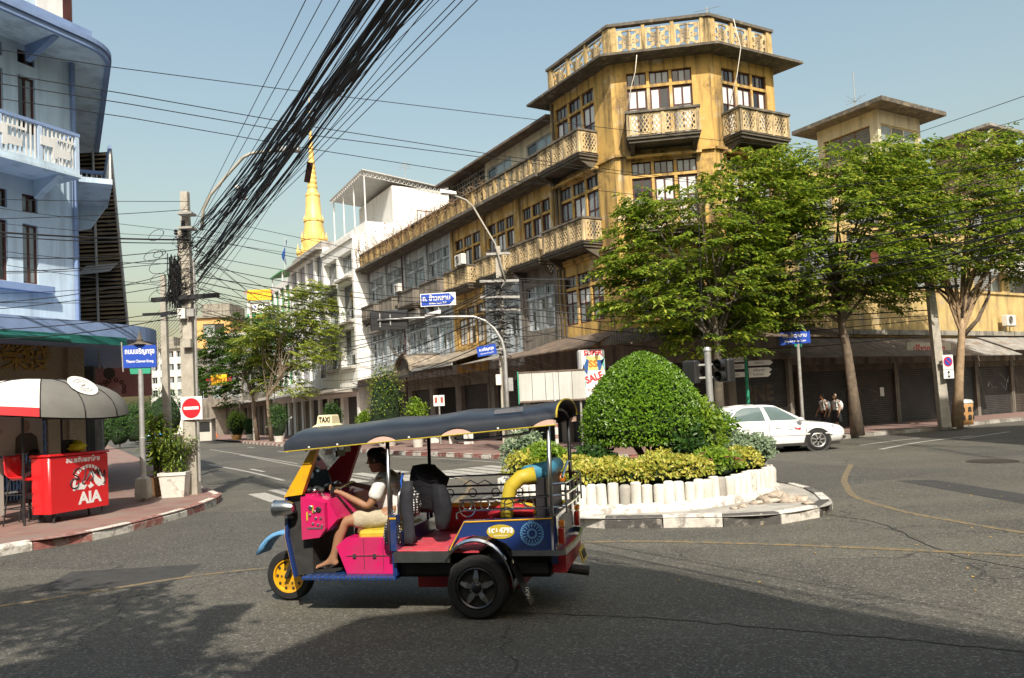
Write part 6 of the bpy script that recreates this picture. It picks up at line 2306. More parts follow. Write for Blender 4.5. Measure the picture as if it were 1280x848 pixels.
for i, (x, y, r, h) in enumerate([(.75, 12.62, .40, .36), (1.25, 12.42, .42, .40), (1.75, 12.36, .42, .37), (2.25, 12.42, .44, .42), (2.75, 12.55, .42, .40), (1.0, 13.0, .42, .46), (1.6, 12.9, .42, .40), (2.4, 12.95, .42, .46)]):
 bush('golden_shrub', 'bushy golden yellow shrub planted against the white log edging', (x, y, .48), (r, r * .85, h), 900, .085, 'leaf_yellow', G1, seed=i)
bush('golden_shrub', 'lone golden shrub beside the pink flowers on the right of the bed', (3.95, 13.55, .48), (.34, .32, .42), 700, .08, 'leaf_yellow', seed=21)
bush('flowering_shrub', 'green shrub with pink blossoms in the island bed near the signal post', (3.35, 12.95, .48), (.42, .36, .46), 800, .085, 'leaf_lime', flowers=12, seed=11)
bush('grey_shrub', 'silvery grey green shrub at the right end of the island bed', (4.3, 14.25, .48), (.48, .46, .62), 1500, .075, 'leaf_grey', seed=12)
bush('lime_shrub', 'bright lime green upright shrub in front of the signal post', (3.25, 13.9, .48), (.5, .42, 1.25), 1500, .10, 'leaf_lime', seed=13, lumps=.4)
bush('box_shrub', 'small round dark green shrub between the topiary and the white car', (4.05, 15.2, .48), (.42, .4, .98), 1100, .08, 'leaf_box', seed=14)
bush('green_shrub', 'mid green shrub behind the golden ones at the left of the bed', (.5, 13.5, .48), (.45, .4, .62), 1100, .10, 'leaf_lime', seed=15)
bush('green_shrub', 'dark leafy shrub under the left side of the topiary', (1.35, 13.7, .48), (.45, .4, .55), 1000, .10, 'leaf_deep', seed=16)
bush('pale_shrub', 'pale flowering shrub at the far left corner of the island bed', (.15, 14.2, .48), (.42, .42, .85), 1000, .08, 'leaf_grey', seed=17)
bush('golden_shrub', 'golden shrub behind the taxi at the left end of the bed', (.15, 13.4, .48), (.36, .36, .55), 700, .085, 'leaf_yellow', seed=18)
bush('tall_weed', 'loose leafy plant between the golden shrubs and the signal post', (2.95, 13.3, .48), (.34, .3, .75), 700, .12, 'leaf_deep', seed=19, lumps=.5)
sp0 = atY(891, 556, 14.9)
zt = atY(886, 437, 14.9).z
sg_ = thing('traffic_signal', 'short grey traffic signal post with two black lamp heads in the island bed', 'traffic light', (sp0.x, 14.9, .40))
hh = zt - .40
MB().cyl((0, 0, -.05), (0, 0, hh), .066, 16).lathe([(.078, hh - .03), (.078, hh), (.055, hh + .04), (.01, hh + .05)], 16).build('post', 'galv', sg_, 'auto')
MB().lathe([(.17, 0), (.15, .12), (.095, .2), (.09, .34)], 14).build('base', 'galv_dull', sg_, 'auto')
for sx in (-1, 1):
 hd = MB().bevbox(-.14, .14, -.11, .11, -.22, .22, .03).build('lamp_head', 'black_metal', sg_, loc=(sx * .30 + (.06 if sx > 0 else -.02), .06, hh - .42), rot=(0, 0, 2.5 if sx < 0 else -.9))
 for zz in (-.11, .11):
  mb = MB()
  mb.lathe([(.10, -.13), (.105, -.28)], 14, (0, 0, zz), 'y', False, False)
  mb.lathe([(.095, -.29), (.09, -.135)], 14, (0, 0, zz), 'y', False, False)
  mb.build('visor', 'black_metal', hd)
  MB().lathe([(.09, -.135), (.05, -.15), (.01, -.155)], 14, (0, 0, zz), 'y').build('lens', 'engine_dark', hd)
 for zz in (.3, .55):
  MB().cyl((0, 0, hh - zz), (sx * .3, .06, hh - zz), .025, 6).build('bracket', 'galv_dull', sg_)
# ================================================================ white saloon car
mat('car_white', (.80, .80, .78), .18, var=.02, coat=.8, spec=.5)
mat('car_glass', (.11, .155, .155), .04, var=.1, spec=.9)
mat('lamp_glass', (.45, .47, .48), .08, .3, var=.2, vs=20, spec=.8)
CS = 1.07
fw = gnd(1022, 563.5)
CH = radians(90 - 84)
car = thing('white_car', 'white four door saloon car passing behind the island planter', 'car', (0, 0, 0), CH)
cd_ = Vector((cos(CH), sin(CH)))
cr_ = Vector((cd_.y, -cd_.x))
o_ = Vector((fw.x, fw.y)) - cd_ * 1.30 * CS * 1.10 - cr_ * .79 * CS
car.location = (o_.x, o_.y, 0)
car.scale = (CS * 1.10, CS * 1.02, CS)
ST = [(-2.20, .60, .42, .62, .70), (-2.17, .70, .32, .74, .90), (-2.05, .78, .26, .82, .965), (-1.6, .82, .22, .86, .97), (-1.3, .835, .20, .87, .95), (-.7, .845, .19, .87, .93), (0, .85, .19, .865, .92), (.6, .845, .19, .855, .91), (1.0, .84, .20, .84, .90), (1.3, .83, .21, .81, .875), (1.7, .80, .22, .76, .82), (2.0, .74, .24, .69, .74), (2.15, .66, .28, .60, .65), (2.22, .52, .36, .52, .56)]
def ringc(x, w, zb_, zs_, zd):
 half = [(0, zb_), (w * .85, zb_), (w * .96, zb_ + .07), (w, zb_ + .2), (w * 1.005, (zb_ + zs_) / 2 + .06), (w * .985, zs_ - .03), (w * .93, zs_ + (zd - zs_) * .55), (w * .75, zd), (0, zd + .03)]
 return [(x, -y, z) for y, z in half] + [(x, y, z) for y, z in half[-2:0:-1]]
mb = MB().loft([ringc(*s) for s in ST])
body = mb.build('body', 'car_white', car, 'auto')
base = [(-1.78, .66, .955), (-1.70, .755, .92), (-.7, .775, .92), (.3, .77, .905), (.95, .73, .90), (1.12, .60, .90)]
roof = [(-1.08, .50, 1.375), (-.98, .555, 1.385), (-.5, .58, 1.425), (.0, .58, 1.425), (.22, .555, 1.395), (.32, .48, 1.37)]
mid = [((a[0] + b[0]) / 2, (a[1] + b[1]) / 2 + .035, (a[2] + b[2]) / 2) for a, b in zip(base, roof)]
def loopc(l):
 return [(x, -y, z) for x, y, z in l] + [(x, y, z) for x, y, z in reversed(l)]
top = [(x * .9 - .03, y * .55, z + .025) for x, y, z in roof]
cb_ = MB().loft([loopc(base), loopc(mid), loopc(roof), loopc(top)], False, True).build('cabin', 'car_white', car, 'auto')
def cabin_pt(s, v, side):
 """s: 0..1 along the cabin from rear to front, v: 0 sill .. 1 roof"""
 f = s * (len(base) - 1)
 i = min(int(f), len(base) - 2)
 t = f - i
 def L3(l):
  return Vector(l[i]).lerp(Vector(l[i + 1]), t)
 b_, m_, r_ = L3(base), L3(mid), L3(roof)
 p = b_.lerp(m_, v * 2) if v < .5 else m_.lerp(r_, v * 2 - 1)
 return Vector((p.x, side * (p.y + .006), p.z))
for side in (-1, 1):
 for nm, s0, s1 in (('rear_quarter_glass', .235, .29), ('rear_door_glass', .30, .52), ('front_door_glass', .55, .79)):
  rows = []
  for v in (.10, .35, .5, .7, .90):
   q = []
   for k in range(7):
    s = s0 + (s1 - s0) * k / 6
    if nm == 'rear_quarter_glass':
     s = s0 + (s1 - s0) * k / 6 + .0 * v
    q.append(cabin_pt(s, v, side))
   rows.append(q)
  MB().loft(rows, False, False, False).build(nm, 'car_glass', cb_, True)
for nm, i0, i1 in (('windscreen', -1, None), ('rear_screen', 0, None)):
 b_, m_, r_ = Vector(base[i0]), Vector(mid[i0]), Vector(roof[i0])
 ox = .012 if i0 == -1 else -.012
 rows = []
 for v in (.08, .5, .92):
  p = b_.lerp(m_, v * 2) if v <= .5 else m_.lerp(r_, v * 2 - 1)
  rows.append([(p.x + ox, p.y * .94 * t, p.z + .004) for t in (-1, -.5, 0, .5, 1)])
 MB().loft(rows, False, False, False).build(nm, 'car_glass', cb_, True)
for side in (-1, 1):
 y = side * .855
 mb = MB()
 for x in (-.05, .98, -.92):
  mb.bx(x, x + .012, y - .004 * side - .003, y - .004 * side + .003, .28, .86)
 mb.bx(-.9, .98, y - .004, y + .003, .255, .267)
 mb.build('panel_gap', 'engine_dark', car)
 for x in (-.75, .12):
  MB().bevbox(x, x + .16, y - .012, y + .018, .735, .765, .006).build('door_handle', 'car_white', car)
 mb = MB()
 lump(mb, (.82, side * .90, .955), .085, 3, .75, 10, 7, .05)
 mb.cyl((.84, side * .80, .92), (.83, side * .88, .935), .025, 6)
 mb.build('wing_mirror', 'car_white', car, True)
 for x in (1.30, -1.30):
  MB().lathe([(.375, side * .815), (.375, side * .858), (.352, side * .860), (.30, side * .845), (.01, side * .83)], 28, (x, 0, .31), 'y', False, False).build('wheel_arch', 'engine_dark', car)
  wheel(car, x, side * .775, .325, .19, 'alloy', 0 if side > 0 else pi)
 mb = MB().loft([[(2.06, side * .60, .60), (2.17, side * .50, .58), (2.15, side * .50, .67), (2.02, side * .62, .68)], [(1.76, side * .80, .70), (1.80, side * .79, .68), (1.78, side * .775, .745), (1.74, side * .785, .75)]])
 mb.build('headlamp', 'lamp_glass', car)
 MB().bevbox(2.10, 2.16, min(side * .62, side * .72), max(side * .62, side * .72), .33, .41, .01).build('fog_lamp', 'engine_dark', car)
 MB().box((-2.12, side * .68, .76), (.12, .2, .14)).build('tail_lamp', 'tail_red', car)
MB().bx(2.18, 2.232, -.42, .42, .40, .50).build('grille', 'engine_dark', car)
for s_ in (-1, 1):
 MB().bx(-.95, 1.0, min(s_ * .80, s_ * .858), max(s_ * .80, s_ * .858), .19, .25).build('sill_trim', 'engine_dark', car)
 MB().bx(-1.6, 1.75, min(s_ * .846, s_ * .866), max(s_ * .846, s_ * .866), .50, .53).build('side_moulding', 'car_white', car)
MB().bx(-.2, -.05, -.12, .12, .0, .1).bx(-2.0, 2.0, -.7, .7, .17, .24).build('underbody', 'engine_dark', car)
mb = MB().prism([(.62, .76), (.74, .70), (.80, .72), (.86, .705), (.80, .675), (.86, .64), (.74, .675), (.70, .68)], -.864, -.8605)
mb.build('door_logo', 'sign_red', car)
text('AIA', .07, 'seat_black', car, (.55, -.8615, .685), (pi / 2, 0, 0), .001)
# ================================================================ vendor booth on the left pavement
mat('booth_red', (.60, .016, .02), .28, var=.05, coat=.4)
mat('canvas_white', (.72, .70, .66), .8, var=.06)
mat('canvas_grey', (.15, .145, .13), .8, var=.12, vs=3)
mat('canvas_black', (.018, .017, .016), .8, var=.2)
mat('canvas_red', (.50, .03, .035), .8, var=.08)
mat('graffiti', (.02, .016, .018), .6, var=.2)
mat('board_print', (.50, .47, .42), .6, var=.12, vs=2, blotch=.5, bcol=(.36, .32, .28), bls=2)
bl = gnd(65, 655, .15)
br = gnd(131, 643, .15)
fd = Vector((br.x - bl.x, br.y - bl.y))
fl_ = fd.length
RZC = atan2(fd.y, fd.x)
ct = thing('vendor_counter', 'glossy red vendor counter with white round logo and black graffiti on legs', 'counter', (bl.x, bl.y, .15), RZC)
zc0 = atY(65, 645, bl.y).z - .15
zc1 = atY(65, 571, bl.y).z - .15
mb = MB()
zc0, zc1 = .17, 1.20
CWx = fl_ + .10
mb.bevbox(-.06, CWx, -.03, .42, zc0, zc1, .03)
mb.build('cabinet', 'booth_red', ct, 'auto')
MB().bevbox(-.08, CWx + .02, -.05, .44, zc1 + .001, zc1 + .04, .02).build('worktop', 'booth_red', ct)
for x, y in ((.05, .02), (CWx - .12, .02), (.05, .36), (CWx - .12, .36)):
 MB().cyl((x, y, 0), (x + (.03 if x < .5 else -.03), y, zc0 + .02), .022, 6).build('leg', 'black_metal', ct)
yf = -.032
cx = CWx * .62
text('สน.พลับพลาไชย', .125, 'sign_white', ct, (CWx * .53, yf, zc1 - .10), ext=.001, sx=.95, bold=.004)
text('AIA', .30, 'sign_white', ct, (cx + .02, yf, zc0 + .20), ext=.001, sx=1.05, bold=.012)
R1, R0 = .36, .30
zc = zc0 + .45
for k in range(16):
 a0 = radians(-8 + k * 12.6)
 a1 = a0 + radians(9.0 if 2 < k < 13 else 12.8)
 mb = MB()
 pts = [(cx + R1 * cos(a), zc + R1 * 1.05 * sin(a)) for a in (a0, (a0 + a1) / 2, a1)] + [(cx + R0 * cos(a), zc + R0 * 1.05 * sin(a)) for a in (a1, (a0 + a1) / 2, a0)]
 mb.prism(pts, yf - .001, yf + .004).build('logo_ring', 'sign_white', ct)
for pts in ([(-.28, -.07), (-.10, -.08), (-.04, .0), (-.13, .01), (-.08, .08), (-.2, .04), (-.3, .0)], [(-.02, .12), (.06, .27), (.12, .22), (.2, .12), (.31, .05), (.30, -.04), (.22, -.06), (.15, .0), (.1, .1), (.05, .2)], [(-.03, -.02), (.03, .0), (.03, .08), (.06, .02), (.12, -.03), (.02, -.08)]):
 MB().prism([(cx + x, zc + z) for x, z in pts], yf - .001, yf + .004).build('logo_mountain', 'sign_white', ct)
for k, pts in enumerate(([(-.12, .42), (-.2, .5), (-.32, .45), (-.36, .35), (-.25, .28), (-.2, .2), (-.38, .22), (-.46, .1), (-.38, -.02), (-.26, 0), (-.22, .12)], [(-.02, .45), (-.05, .25), (-.12, .1), (-.05, .05)], [(.0, .15), (.08, .32), (.14, .4), (.2, .22), (.1, .12)], [(.2, .45), (.26, .3), (.33, .42), (.36, .25), (.4, .45)], [(.42, .4), (.5, .2), (.55, .38), (.56, .1), (.50, .0)])):
 pp = smooth_line([(cx - .06 + x * .78, zc - .02 + z * .7) for x, z in pts], 5)
 MB().tube([(p.x, yf - .003, p.y) for p in pp], .012, 4).build('graffiti_stroke', 'graffiti', ct)
RC = xf((bl.x, bl.y, .15), RZC)
yb = thing('yellow_bag', 'crumpled yellow plastic bag on the red counter', 'bag', RC @ Vector((CWx * .62, .25, zc1 + .04)), RZC)
mat('plastic_yellow', (.75, .55, .01), .3, var=.2, vs=9)
mb = MB()
lump(mb, (0, 0, .09), .17, 9, .6, 12, 8, .7)
mb.build('film', 'plastic_yellow', yb, True)
ck = thing('dark_box', 'small dark box beside the yellow bag on the red counter', 'box', RC @ Vector((CWx * .55, .38, zc1 + .04)), RZC)
MB().bevbox(-.1, .1, -.06, .06, 0, .24, .02).build('case', 'black_metal', ck)
zs0 = atY(25, 598, bl.y + .2).z
chx = atY(30, 600, bl.y + .1)
chair = thing('high_chair', 'tall red moulded plastic chair on black metal legs beside the counter', 'chair', (chx.x, chx.y, .15), RZC + .15)
zs0 = .83
rings = []
for j, (y, z) in enumerate([(-.20, zs0 - .03), (-.17, zs0), (.10, zs0 - .01), (.18, zs0 + .05), (.22, zs0 + .2), (.25, zs0 + .38), (.26, zs0 + .42)]):
 w_ = .22 if j < 5 else (.20 if j == 5 else .16)
 up_ = .05 if 0 < j < 4 else .02
 rings.append([(-w_, y - (.03 if j > 3 else 0), z + up_), (-w_ * .7, y, z), (0, y + .01, z - .005), (w_ * .7, y, z), (w_, y - (.03 if j > 3 else 0), z + up_)])
sh = MB().loft(rings, False, False, False)
so = sh.build('seat_shell', 'booth_red', chair, True)
sm = so.modifiers.new('thick', 'SOLIDIFY')
sm.thickness = .014
for sx in (-1, 1):
 for sy in (-1, 1):
  MB().cyl((sx * .16, sy * .14 + .02, zs0 - .02), (sx * .22, sy * .22 + .02, 0), .013, 6).build('leg', 'black_metal', chair)
mb = MB()
for z, k in ((.3, .205), (.55, .185)):
 mb.tube([(-k, -k, z), (k, -k, z), (k, k + .03, z), (-k, k + .03, z), (-k, -k, z)], .010, 5)
mb.build('footrest', 'black_metal', chair)
uc = RC @ Vector((.5, .75, 0))
um = thing('booth_canopy', 'domed booth canopy with white, grey and red panels and a round white crest', 'canopy', (uc.x, uc.y, .15), RZC)
zl = 2.02
zt = 2.66
def dome(a, v, rx=1.62, ry=1.3):
 r = cos(v * pi / 2) ** .8
 return (rx * r * cos(a), ry * r * sin(a), zl + .15 * (cos(2 * a) * .5 - .5) * (1 - v) + (zt - zl) * sin(v * pi / 2) ** .9)
segs = [(-290, -210, 'canvas_white'), (-210, -126, 'canvas_white'), (-126, -70, 'canvas_grey'), (-70, -10, 'canvas_grey'), (-10, 70, 'canvas_white')]
for a0, a1, m_ in segs:
 rows = []
 for j in range(9):
  v = j / 8
  rows.append([dome(radians(a0 + (a1 - a0) * k / 10), v) for k in range(11)])
 if m_ == 'canvas_white':
  MB().loft(rows[:2], False, False, False).build('red_hem', 'canvas_red', um, True)
  MB().loft(rows[1:], False, False, False).build('panel', m_, um, True)
 else:
  MB().loft(rows, False, False, False).build('panel', m_, um, True)
rows = []
for j in range(6):
 v = j / 6
 rows.append([(p[0] * .985, p[1] * .985, p[2] - .03) for p in [dome(2 * pi * k / 36, v) for k in range(36)]])
MB().loft(rows, False, True).build('lining', 'canvas_black', um, True)
for a_ in (-126, -70, -98, -210, -168):
 MB().tube([Vector(dome(radians(a_), j / 10)) * 1.002 for j in range(10)], .010, 5).build('rib', 'canvas_black', um, True)
cp = Vector(dome(radians(-88), .55))
cn_ = Vector((cos(radians(-88)) * .7, sin(radians(-88)) * .7, .7)).normalized()
qm = cn_.to_track_quat('Z', 'Y').to_matrix().to_4x4()
mb = MB()
mb.poly([tuple(cp + cn_ * .05 + qm.to_3x3() @ Vector((.30 * cos(2 * pi * k / 24) * (1 + .04 * (k % 2)), .26 * sin(2 * pi * k / 24), 0))) for k in range(24)])
crd = mb.build('crest_disc', 'canvas_white', um)
for r in (.19, .12):
 mb = MB().tube([tuple(cp + cn_ * .055 + qm.to_3x3() @ Vector((r * cos(2 * pi * k / 20), r * .85 * sin(2 * pi * k / 20), 0))) for k in range(21)], .006, 4)
 mb.build('crest_ring', 'galv_dull', crd)
mb = MB()
for k in range(9):
 a = random.uniform(0, 6.28)
 r = random.uniform(0, .09)
 mb.tube([tuple(cp + cn_ * .055 + qm.to_3x3() @ Vector((r * cos(a), r * sin(a), 0))), tuple(cp + cn_ * .055 + qm.to_3x3() @ Vector((r * cos(a) + .05, r * sin(a) + .01, 0)))], .006, 4)
mb.build('crest_mark', 'galv_dull', crd)
for x, y in ((-.9, .5), (.9, .55), (-.75, -.4)):
 MB().cyl((x, y, 0), (x, y, zl + .12), .022, 8).build('canopy_post', 'black_metal', um)
bbp = thing('portrait_board', 'pale printed back board with a faded portrait under the booth canopy', 'board', RC @ Vector((-.1, 1.0, .15)), RZC)
MB().bx(-.75, .80, 0, .03, 1.10, 1.92).build('board', 'board_print', bbp)
mat('print_red', (.36, .10, .07), .7, var=.2)
mat('print_dark', (.10, .085, .075), .7, var=.3)
mat('print_skin', (.34, .25, .19), .7, var=.2)
text('วงจรปิด', .15, 'print_red', bbp, (-.35, -.003, 1.74), ext=.001)
text('ตลาดน้อย', .14, 'print_red', bbp, (-.30, -.003, 1.55), ext=.001)
MB().prism([(.22, 1.12), (.24, 1.42), (.34, 1.5), (.56, 1.5), (.68, 1.42), (.72, 1.12)], -.004, -.001).build('portrait_coat', 'print_dark', bbp)
MB().prism([(.45 + .085 * cos(2 * pi * k / 16), 1.63 + .12 * sin(2 * pi * k / 16)) for k in range(16)], -.006, -.002).build('portrait_face', 'print_skin', bbp)
for x in (-.7, .75):
 MB().bx(x, x + .04, .03, .06, 0, 1.9).build('stand_leg', 'galv_dull', bbp)
for z in (.1, .4):
 MB().bx(-.7, .79, .035, .05, z, z + .03).build('cross_bar', 'galv_dull', bbp)
MB().bx(-.72, .0, .02, .03, .02, 1.06).build('lower_panel', 'board_print', bbp)
vd = thing('person', 'dark haired vendor in dark clothes seated low behind the red counter', 'person', RC @ Vector((CWx * .25, .85, 0)), RZC)
N = [(0, 0, .55, .15, .17), (0, -.02, .75, .13, .16), (0, -.03, .95, .12, .19), (0, -.03, 1.03, .08, .1), (0, -.03, 1.1, .05, .05)]
E = [(0, 1), (1, 2), (2, 3), (3, 4)]
for sg in (-1, 1):
 i0 = len(N)
 N += [(sg * .2, -.03, 1.0, .055, .055), (sg * .26, -.12, .85, .045, .045), (sg * .2, -.36, .95, .036, .036), (sg * .12, -.45, 1.03, .025, .025)]
 E += [(3, i0), (i0, i0 + 1), (i0 + 1, i0 + 2), (i0 + 2, i0 + 3)]
 hand_nodes(N, E, i0 + 3, (-sg * .3, -.9, .3), (1, 0, 0))
 i0 = len(N)
 N += [(sg * .1, -.05, .5, .09, .09), (sg * .13, -.3, .48, .075, .075), (sg * .14, -.4, .42, .06, .06), (sg * .14, -.38, .2, .05, .05), (sg * .14, -.37, .05, .035, .035), (sg * .15, -.52, .03, .03, .03)]
 E += [(0, i0)] + [(i0 + k, i0 + k + 1) for k in range(5)]
vb = skin('body', N, E, 'cloth_grey', vd)
head(vb, (.02, -.06, 1.22), -pi / 2 + .5, 'skin_tan')
ST_ = thing('stool', 'small dark stool under the seated vendor', 'stool', RC @ Vector((CWx * .25, .9, 0)), RZC)
MB().lathe([(.01, .36), (.17, .36), (.18, .40), (.16, .43), (.01, .43)], 14).build('seat', 'black_metal', ST_)
for k in range(4):
 a = pi / 4 + k * pi / 2
 MB().cyl((.12 * cos(a), .12 * sin(a), .37), (.17 * cos(a), .17 * sin(a), 0), .014, 6).build('leg', 'black_metal', ST_)
# ================================================================ poles, signs and street furniture
def pole_at(px, py, z=.15):
 g = gnd(px, py, z)
 return Vector((g.x, g.y))
UP = pole_at(242, 618)
zu = atY(240, 240, UP.y).z
up_ = thing('utility_pole', 'square concrete utility pole wrapped in tangled black cables on the left pavement', 'utility pole', (UP.x, UP.y, .15))
mb = MB()
mb.loft([[(-.14, -.12, 0), (.14, -.12, 0), (.14, .12, 0), (-.14, .12, 0)], [(-.085, -.08, zu - .15), (.085, -.08, zu - .15), (.085, .08, zu - .15), (-.085, .08, zu - .15)]])
mb.build('shaft', 'pole_concrete', up_)
z2 = atY(232, 286, UP.y).z - .15
MB().bx(-.26, -.10, .10, .26, 0, z2).build('splint_post', 'pole_concrete', up_)
zx = atY(240, 373, UP.y).z - .15
MB().box((.0, -.14, zx), (1.6, .10, .10), Matrix.Rotation(-.03, 3, 'Y')).build('cross_arm', 'black_metal', up_)
zb_ = atY(240, 393, UP.y).z - .15
MB().bx(-.16, .02, -.24, -.10, zb_ - .12, zb_ + .12).build('junction_box', 'ac_white', up_)
MB().bx(.05, .22, -.22, -.08, zb_ - .08, zb_ + .1).build('junction_box', 'galv_dull', up_)
zb_ = atY(240, 430, UP.y).z - .15
MB().bx(-.06, .13, -.24, -.105, zb_ - .1, zb_ + .1).build('meter_box', 'pole_concrete', up_)
MB().tube([(.2, -.1, .3), (.2, -.12, 2.5), (.22, -.12, zx + .9)], .03, 6).build('conduit', 'galv_dull', up_)
for i, z in enumerate((zu - 1.2, zu - 1.0, zu - 1.5)):
 MB().lathe([(.03, 0), (.05, .03), (.03, .06), (.05, .09), (.02, .13)], 8).build('insulator', 'black_metal', up_, 'auto', loc=(-.2 + .18 * i, -.1, z))
for k in range(7):
 cx_, cz_ = random.uniform(-.75, -.35), atY(228, random.uniform(285, 385), UP.y).z - .15
 r = random.uniform(.14, .28)
 tl_ = random.uniform(-.5, .5)
 pts = [(cx_ + r * cos(a / 12 * 2 * pi) * (1 + .1 * sin(a)), -.12 + .12 * sin(a / 12 * 2 * pi + tl_), cz_ + r * .8 * sin(a / 12 * 2 * pi)) for a in range(14)]
 MB().tube(pts, .007, 5).build('cable_coil', 'cable', up_)
pts = []
mb = MB()
for j in range(60):
 pts = []
 x0, x1 = random.uniform(-.35, -.08), random.uniform(-.42, -.1)
 za = atY(234, random.uniform(318, 345), UP.y).z - .15
 zc_ = atY(234, random.uniform(370, 388), UP.y).z - .15
 for k in range(6):
  u = k / 5
  pts.append((x0 + (x1 - x0) * u + random.uniform(-.04, .04), -.16 + random.uniform(-.08, .05), za + (zc_ - za) * u))
 mb.tube(pts, random.uniform(.006, .014), 4, False)
o = mb.build('cable_tangle', 'cable', up_)
o['kind'] = 'stuff'
mb = MB()
for j in range(110):
 za = atY(240, random.uniform(290, 395), UP.y).z - .15
 a0 = random.uniform(0, 6.28)
 L_ = random.uniform(.15, .55)
 pts = [(.15 * cos(a0), .14 * sin(a0), za)]
 for k in range(4):
  q = Vector(pts[-1]) + Vector((random.uniform(-.5, .6), random.uniform(-.2, .1), random.uniform(-.35, .35))) * L_
  pts.append(tuple(q))
 mb.tube(pts, random.uniform(.005, .011), 4, False)
o = mb.build('loose_ends', 'cable', up_)
o['kind'] = 'stuff'
lp = thing('street_lamp', 'curved street lamp arm clamped to the cable laden utility pole', 'street lamp', (UP.x, UP.y, 5.5))
pth = [atY(x, y, UP.y - .35) for x, y in ((252, 288), (254, 262), (263, 244), (284, 219), (304, 197), (314, 192), (330, 190), (348, 188))]
mb = MB().tube([p - Vector((UP.x, UP.y, 5.5)) for p in pth], .038, 8)
mb.build('arm', 'pole_concrete', lp, True)
e = pth[-1] - Vector((UP.x, UP.y, 5.5))
MB().loft([[(e.x - .1, e.y - .05, e.z - .03), (e.x - .1, e.y + .05, e.z - .03), (e.x - .1, e.y + .05, e.z + .05), (e.x - .1, e.y - .05, e.z + .05)], [(e.x + .5, e.y - .13, e.z - .05), (e.x + .5, e.y + .13, e.z - .05), (e.x + .5, e.y + .1, e.z + .07), (e.x + .5, e.y - .1, e.z + .07)]]).build('lamp_head', 'galv', lp)
for z in (atY(252, 288, UP.y).z, atY(252, 270, UP.y).z):
 MB().box((.12, -.2, z - 5.5), (.34, .30, .05)).build('clamp', 'galv_dull', lp)
zs = atY(246, 510, UP.y - .2).z
ne = thing('no_entry_sign', 'square white board with red no entry disc fixed to the utility pole', 'sign', (UP.x + .08, UP.y - .15, zs), radians(-8))
MB().bevbox(-.27, .27, -.02, .0, -.27, .27, .005).build('board', 'sign_white', ne)
MB().lathe([(.235, -.021), (.235, -.026), (.01, -.027)], 32, axis='y').build('red_disc', 'sign_red', ne)
MB().bx(-.19, .19, -.032, -.0275, -.035, .035).build('white_bar', 'sign_white', ne)
MB().bx(-.18, .1, 0.0, .06, -.1, -.06).build('bracket', 'galv_dull', ne)
MB().bx(-.18, .1, 0.0, .06, .06, .1).build('bracket', 'galv_dull', ne)
for (px, pyb, pyt, lab) in ((211, 600, 350, 'weathered timber coloured pole standing behind the potted palm'), (398, 556, 380, 'slim concrete pole with a small white notice among the street trees')):
 g = pole_at(px, pyb) if px < 300 else rowpt(40, 6.2)
 zt = atY(px - (2 if px < 300 else 8), pyt, g.y).z
 o = thing('utility_pole', lab, 'utility pole', (g.x, g.y, .15))
 MB().loft([[(-.11, -.1, 0), (.11, -.1, 0), (.11, .1, 0), (-.11, .1, 0)], [(-.07, -.07, zt), (.07, -.07, zt), (.07, .07, zt), (-.07, .07, zt)]]).build('shaft', 'pole_concrete', o)
 MB().box((0, -.1, zt - 1.2), (1.2, .08, .08)).build('cross_arm', 'black_metal', o)
 if px > 300:
  MB().bx(-.35, .35, -.14, -.11, 3.2, 4.2).build('notice', 'sign_white', o)
  MB().lathe([(.17, -.145), (.11, -.148), (.1, -.146)], 14, (0, 0, 3.9), 'y').build('notice_ring', 'sign_blue', o)
SP = pole_at(180, 627)
sn = thing('street_name_sign', 'blue street name board on a grey pole with concrete foot by the vendor', 'street sign', (SP.x, SP.y, .15))
zk = atY(176, 462, SP.y).z - .15
MB().loft([[(-.13, -.13, 0.08), (.13, -.13, 0.08), (.13, .13, 0.08), (-.13, .13, 0.08)], [(-.14, -.14, .18), (.14, -.14, .18), (.14, .14, .18), (-.14, .14, .18)], [(-.12, -.12, .50), (.12, -.12, .50), (.12, .12, .50), (-.12, .12, .50)], [(-.06, -.06, .55), (.06, -.06, .55), (.06, .06, .55), (-.06, .06, .55)]]).cyl((0, 0, -.02), (0, 0, .09), .05, 8).build('foot', 'pole_concrete', sn)
MB().lathe([(.062, .5), (.062, 1.4), (.064, 1.41), (.055, 1.42), (.055, zk)], 14).build('post', 'galv', sn, 'auto')
RSN = radians(14)
zb1, zb2 = zk + .04, zk + .54
brd = MB().bx(-.34, .34, -.045, .045, zb1, zb2).build('board', 'sign_blue', sn, rot=(0, 0, RSN))
text('ถนนเจริญกรุง', .165, 'sign_white', brd, (0, -.0465, zb1 + .36), ext=.001, sx=.66, bold=.004)
text('Thanon Charoen Krung', .085, 'sign_white', brd, (0, -.0465, zb1 + .14), ext=.001, sx=.68, bold=.002)
MB().cyl((-.355, 0, zb1 - .08), (-.375, 0, zb2 + .08), .016, 6).build('frame_bar', 'galv_dull', sn, rot=(0, 0, RSN))
MB().cyl((.355, 0, zb1 - .06), (.375, 0, zb2 + .08), .016, 6).build('frame_bar', 'galv_dull', sn, rot=(0, 0, RSN))
MB().prism([(-.2, zk - .1), (.2, zk - .1), (.22, zk + .03), (-.22, zk + .03)], -.03, .03).build('green_tab', 'sign_green', sn, rot=(0, 0, RSN))
MB().lathe([(.13, zb2 + .02), (.12, zb2 + .05), (.06, zb2 + .09), (.07, zb2 + .13), (.035, zb2 + .2), (.01, zb2 + .32)], 12).build('finial', 'weathered_cap', sn, 'auto')
MB().prism([(-.3, zb2 - .005), (0, zb2 + .10), (.3, zb2 - .005)], -.012, .012).build('scroll_top', 'weathered_cap', sn, rot=(0, 0, RSN))
pt = pole_at(228, 620)
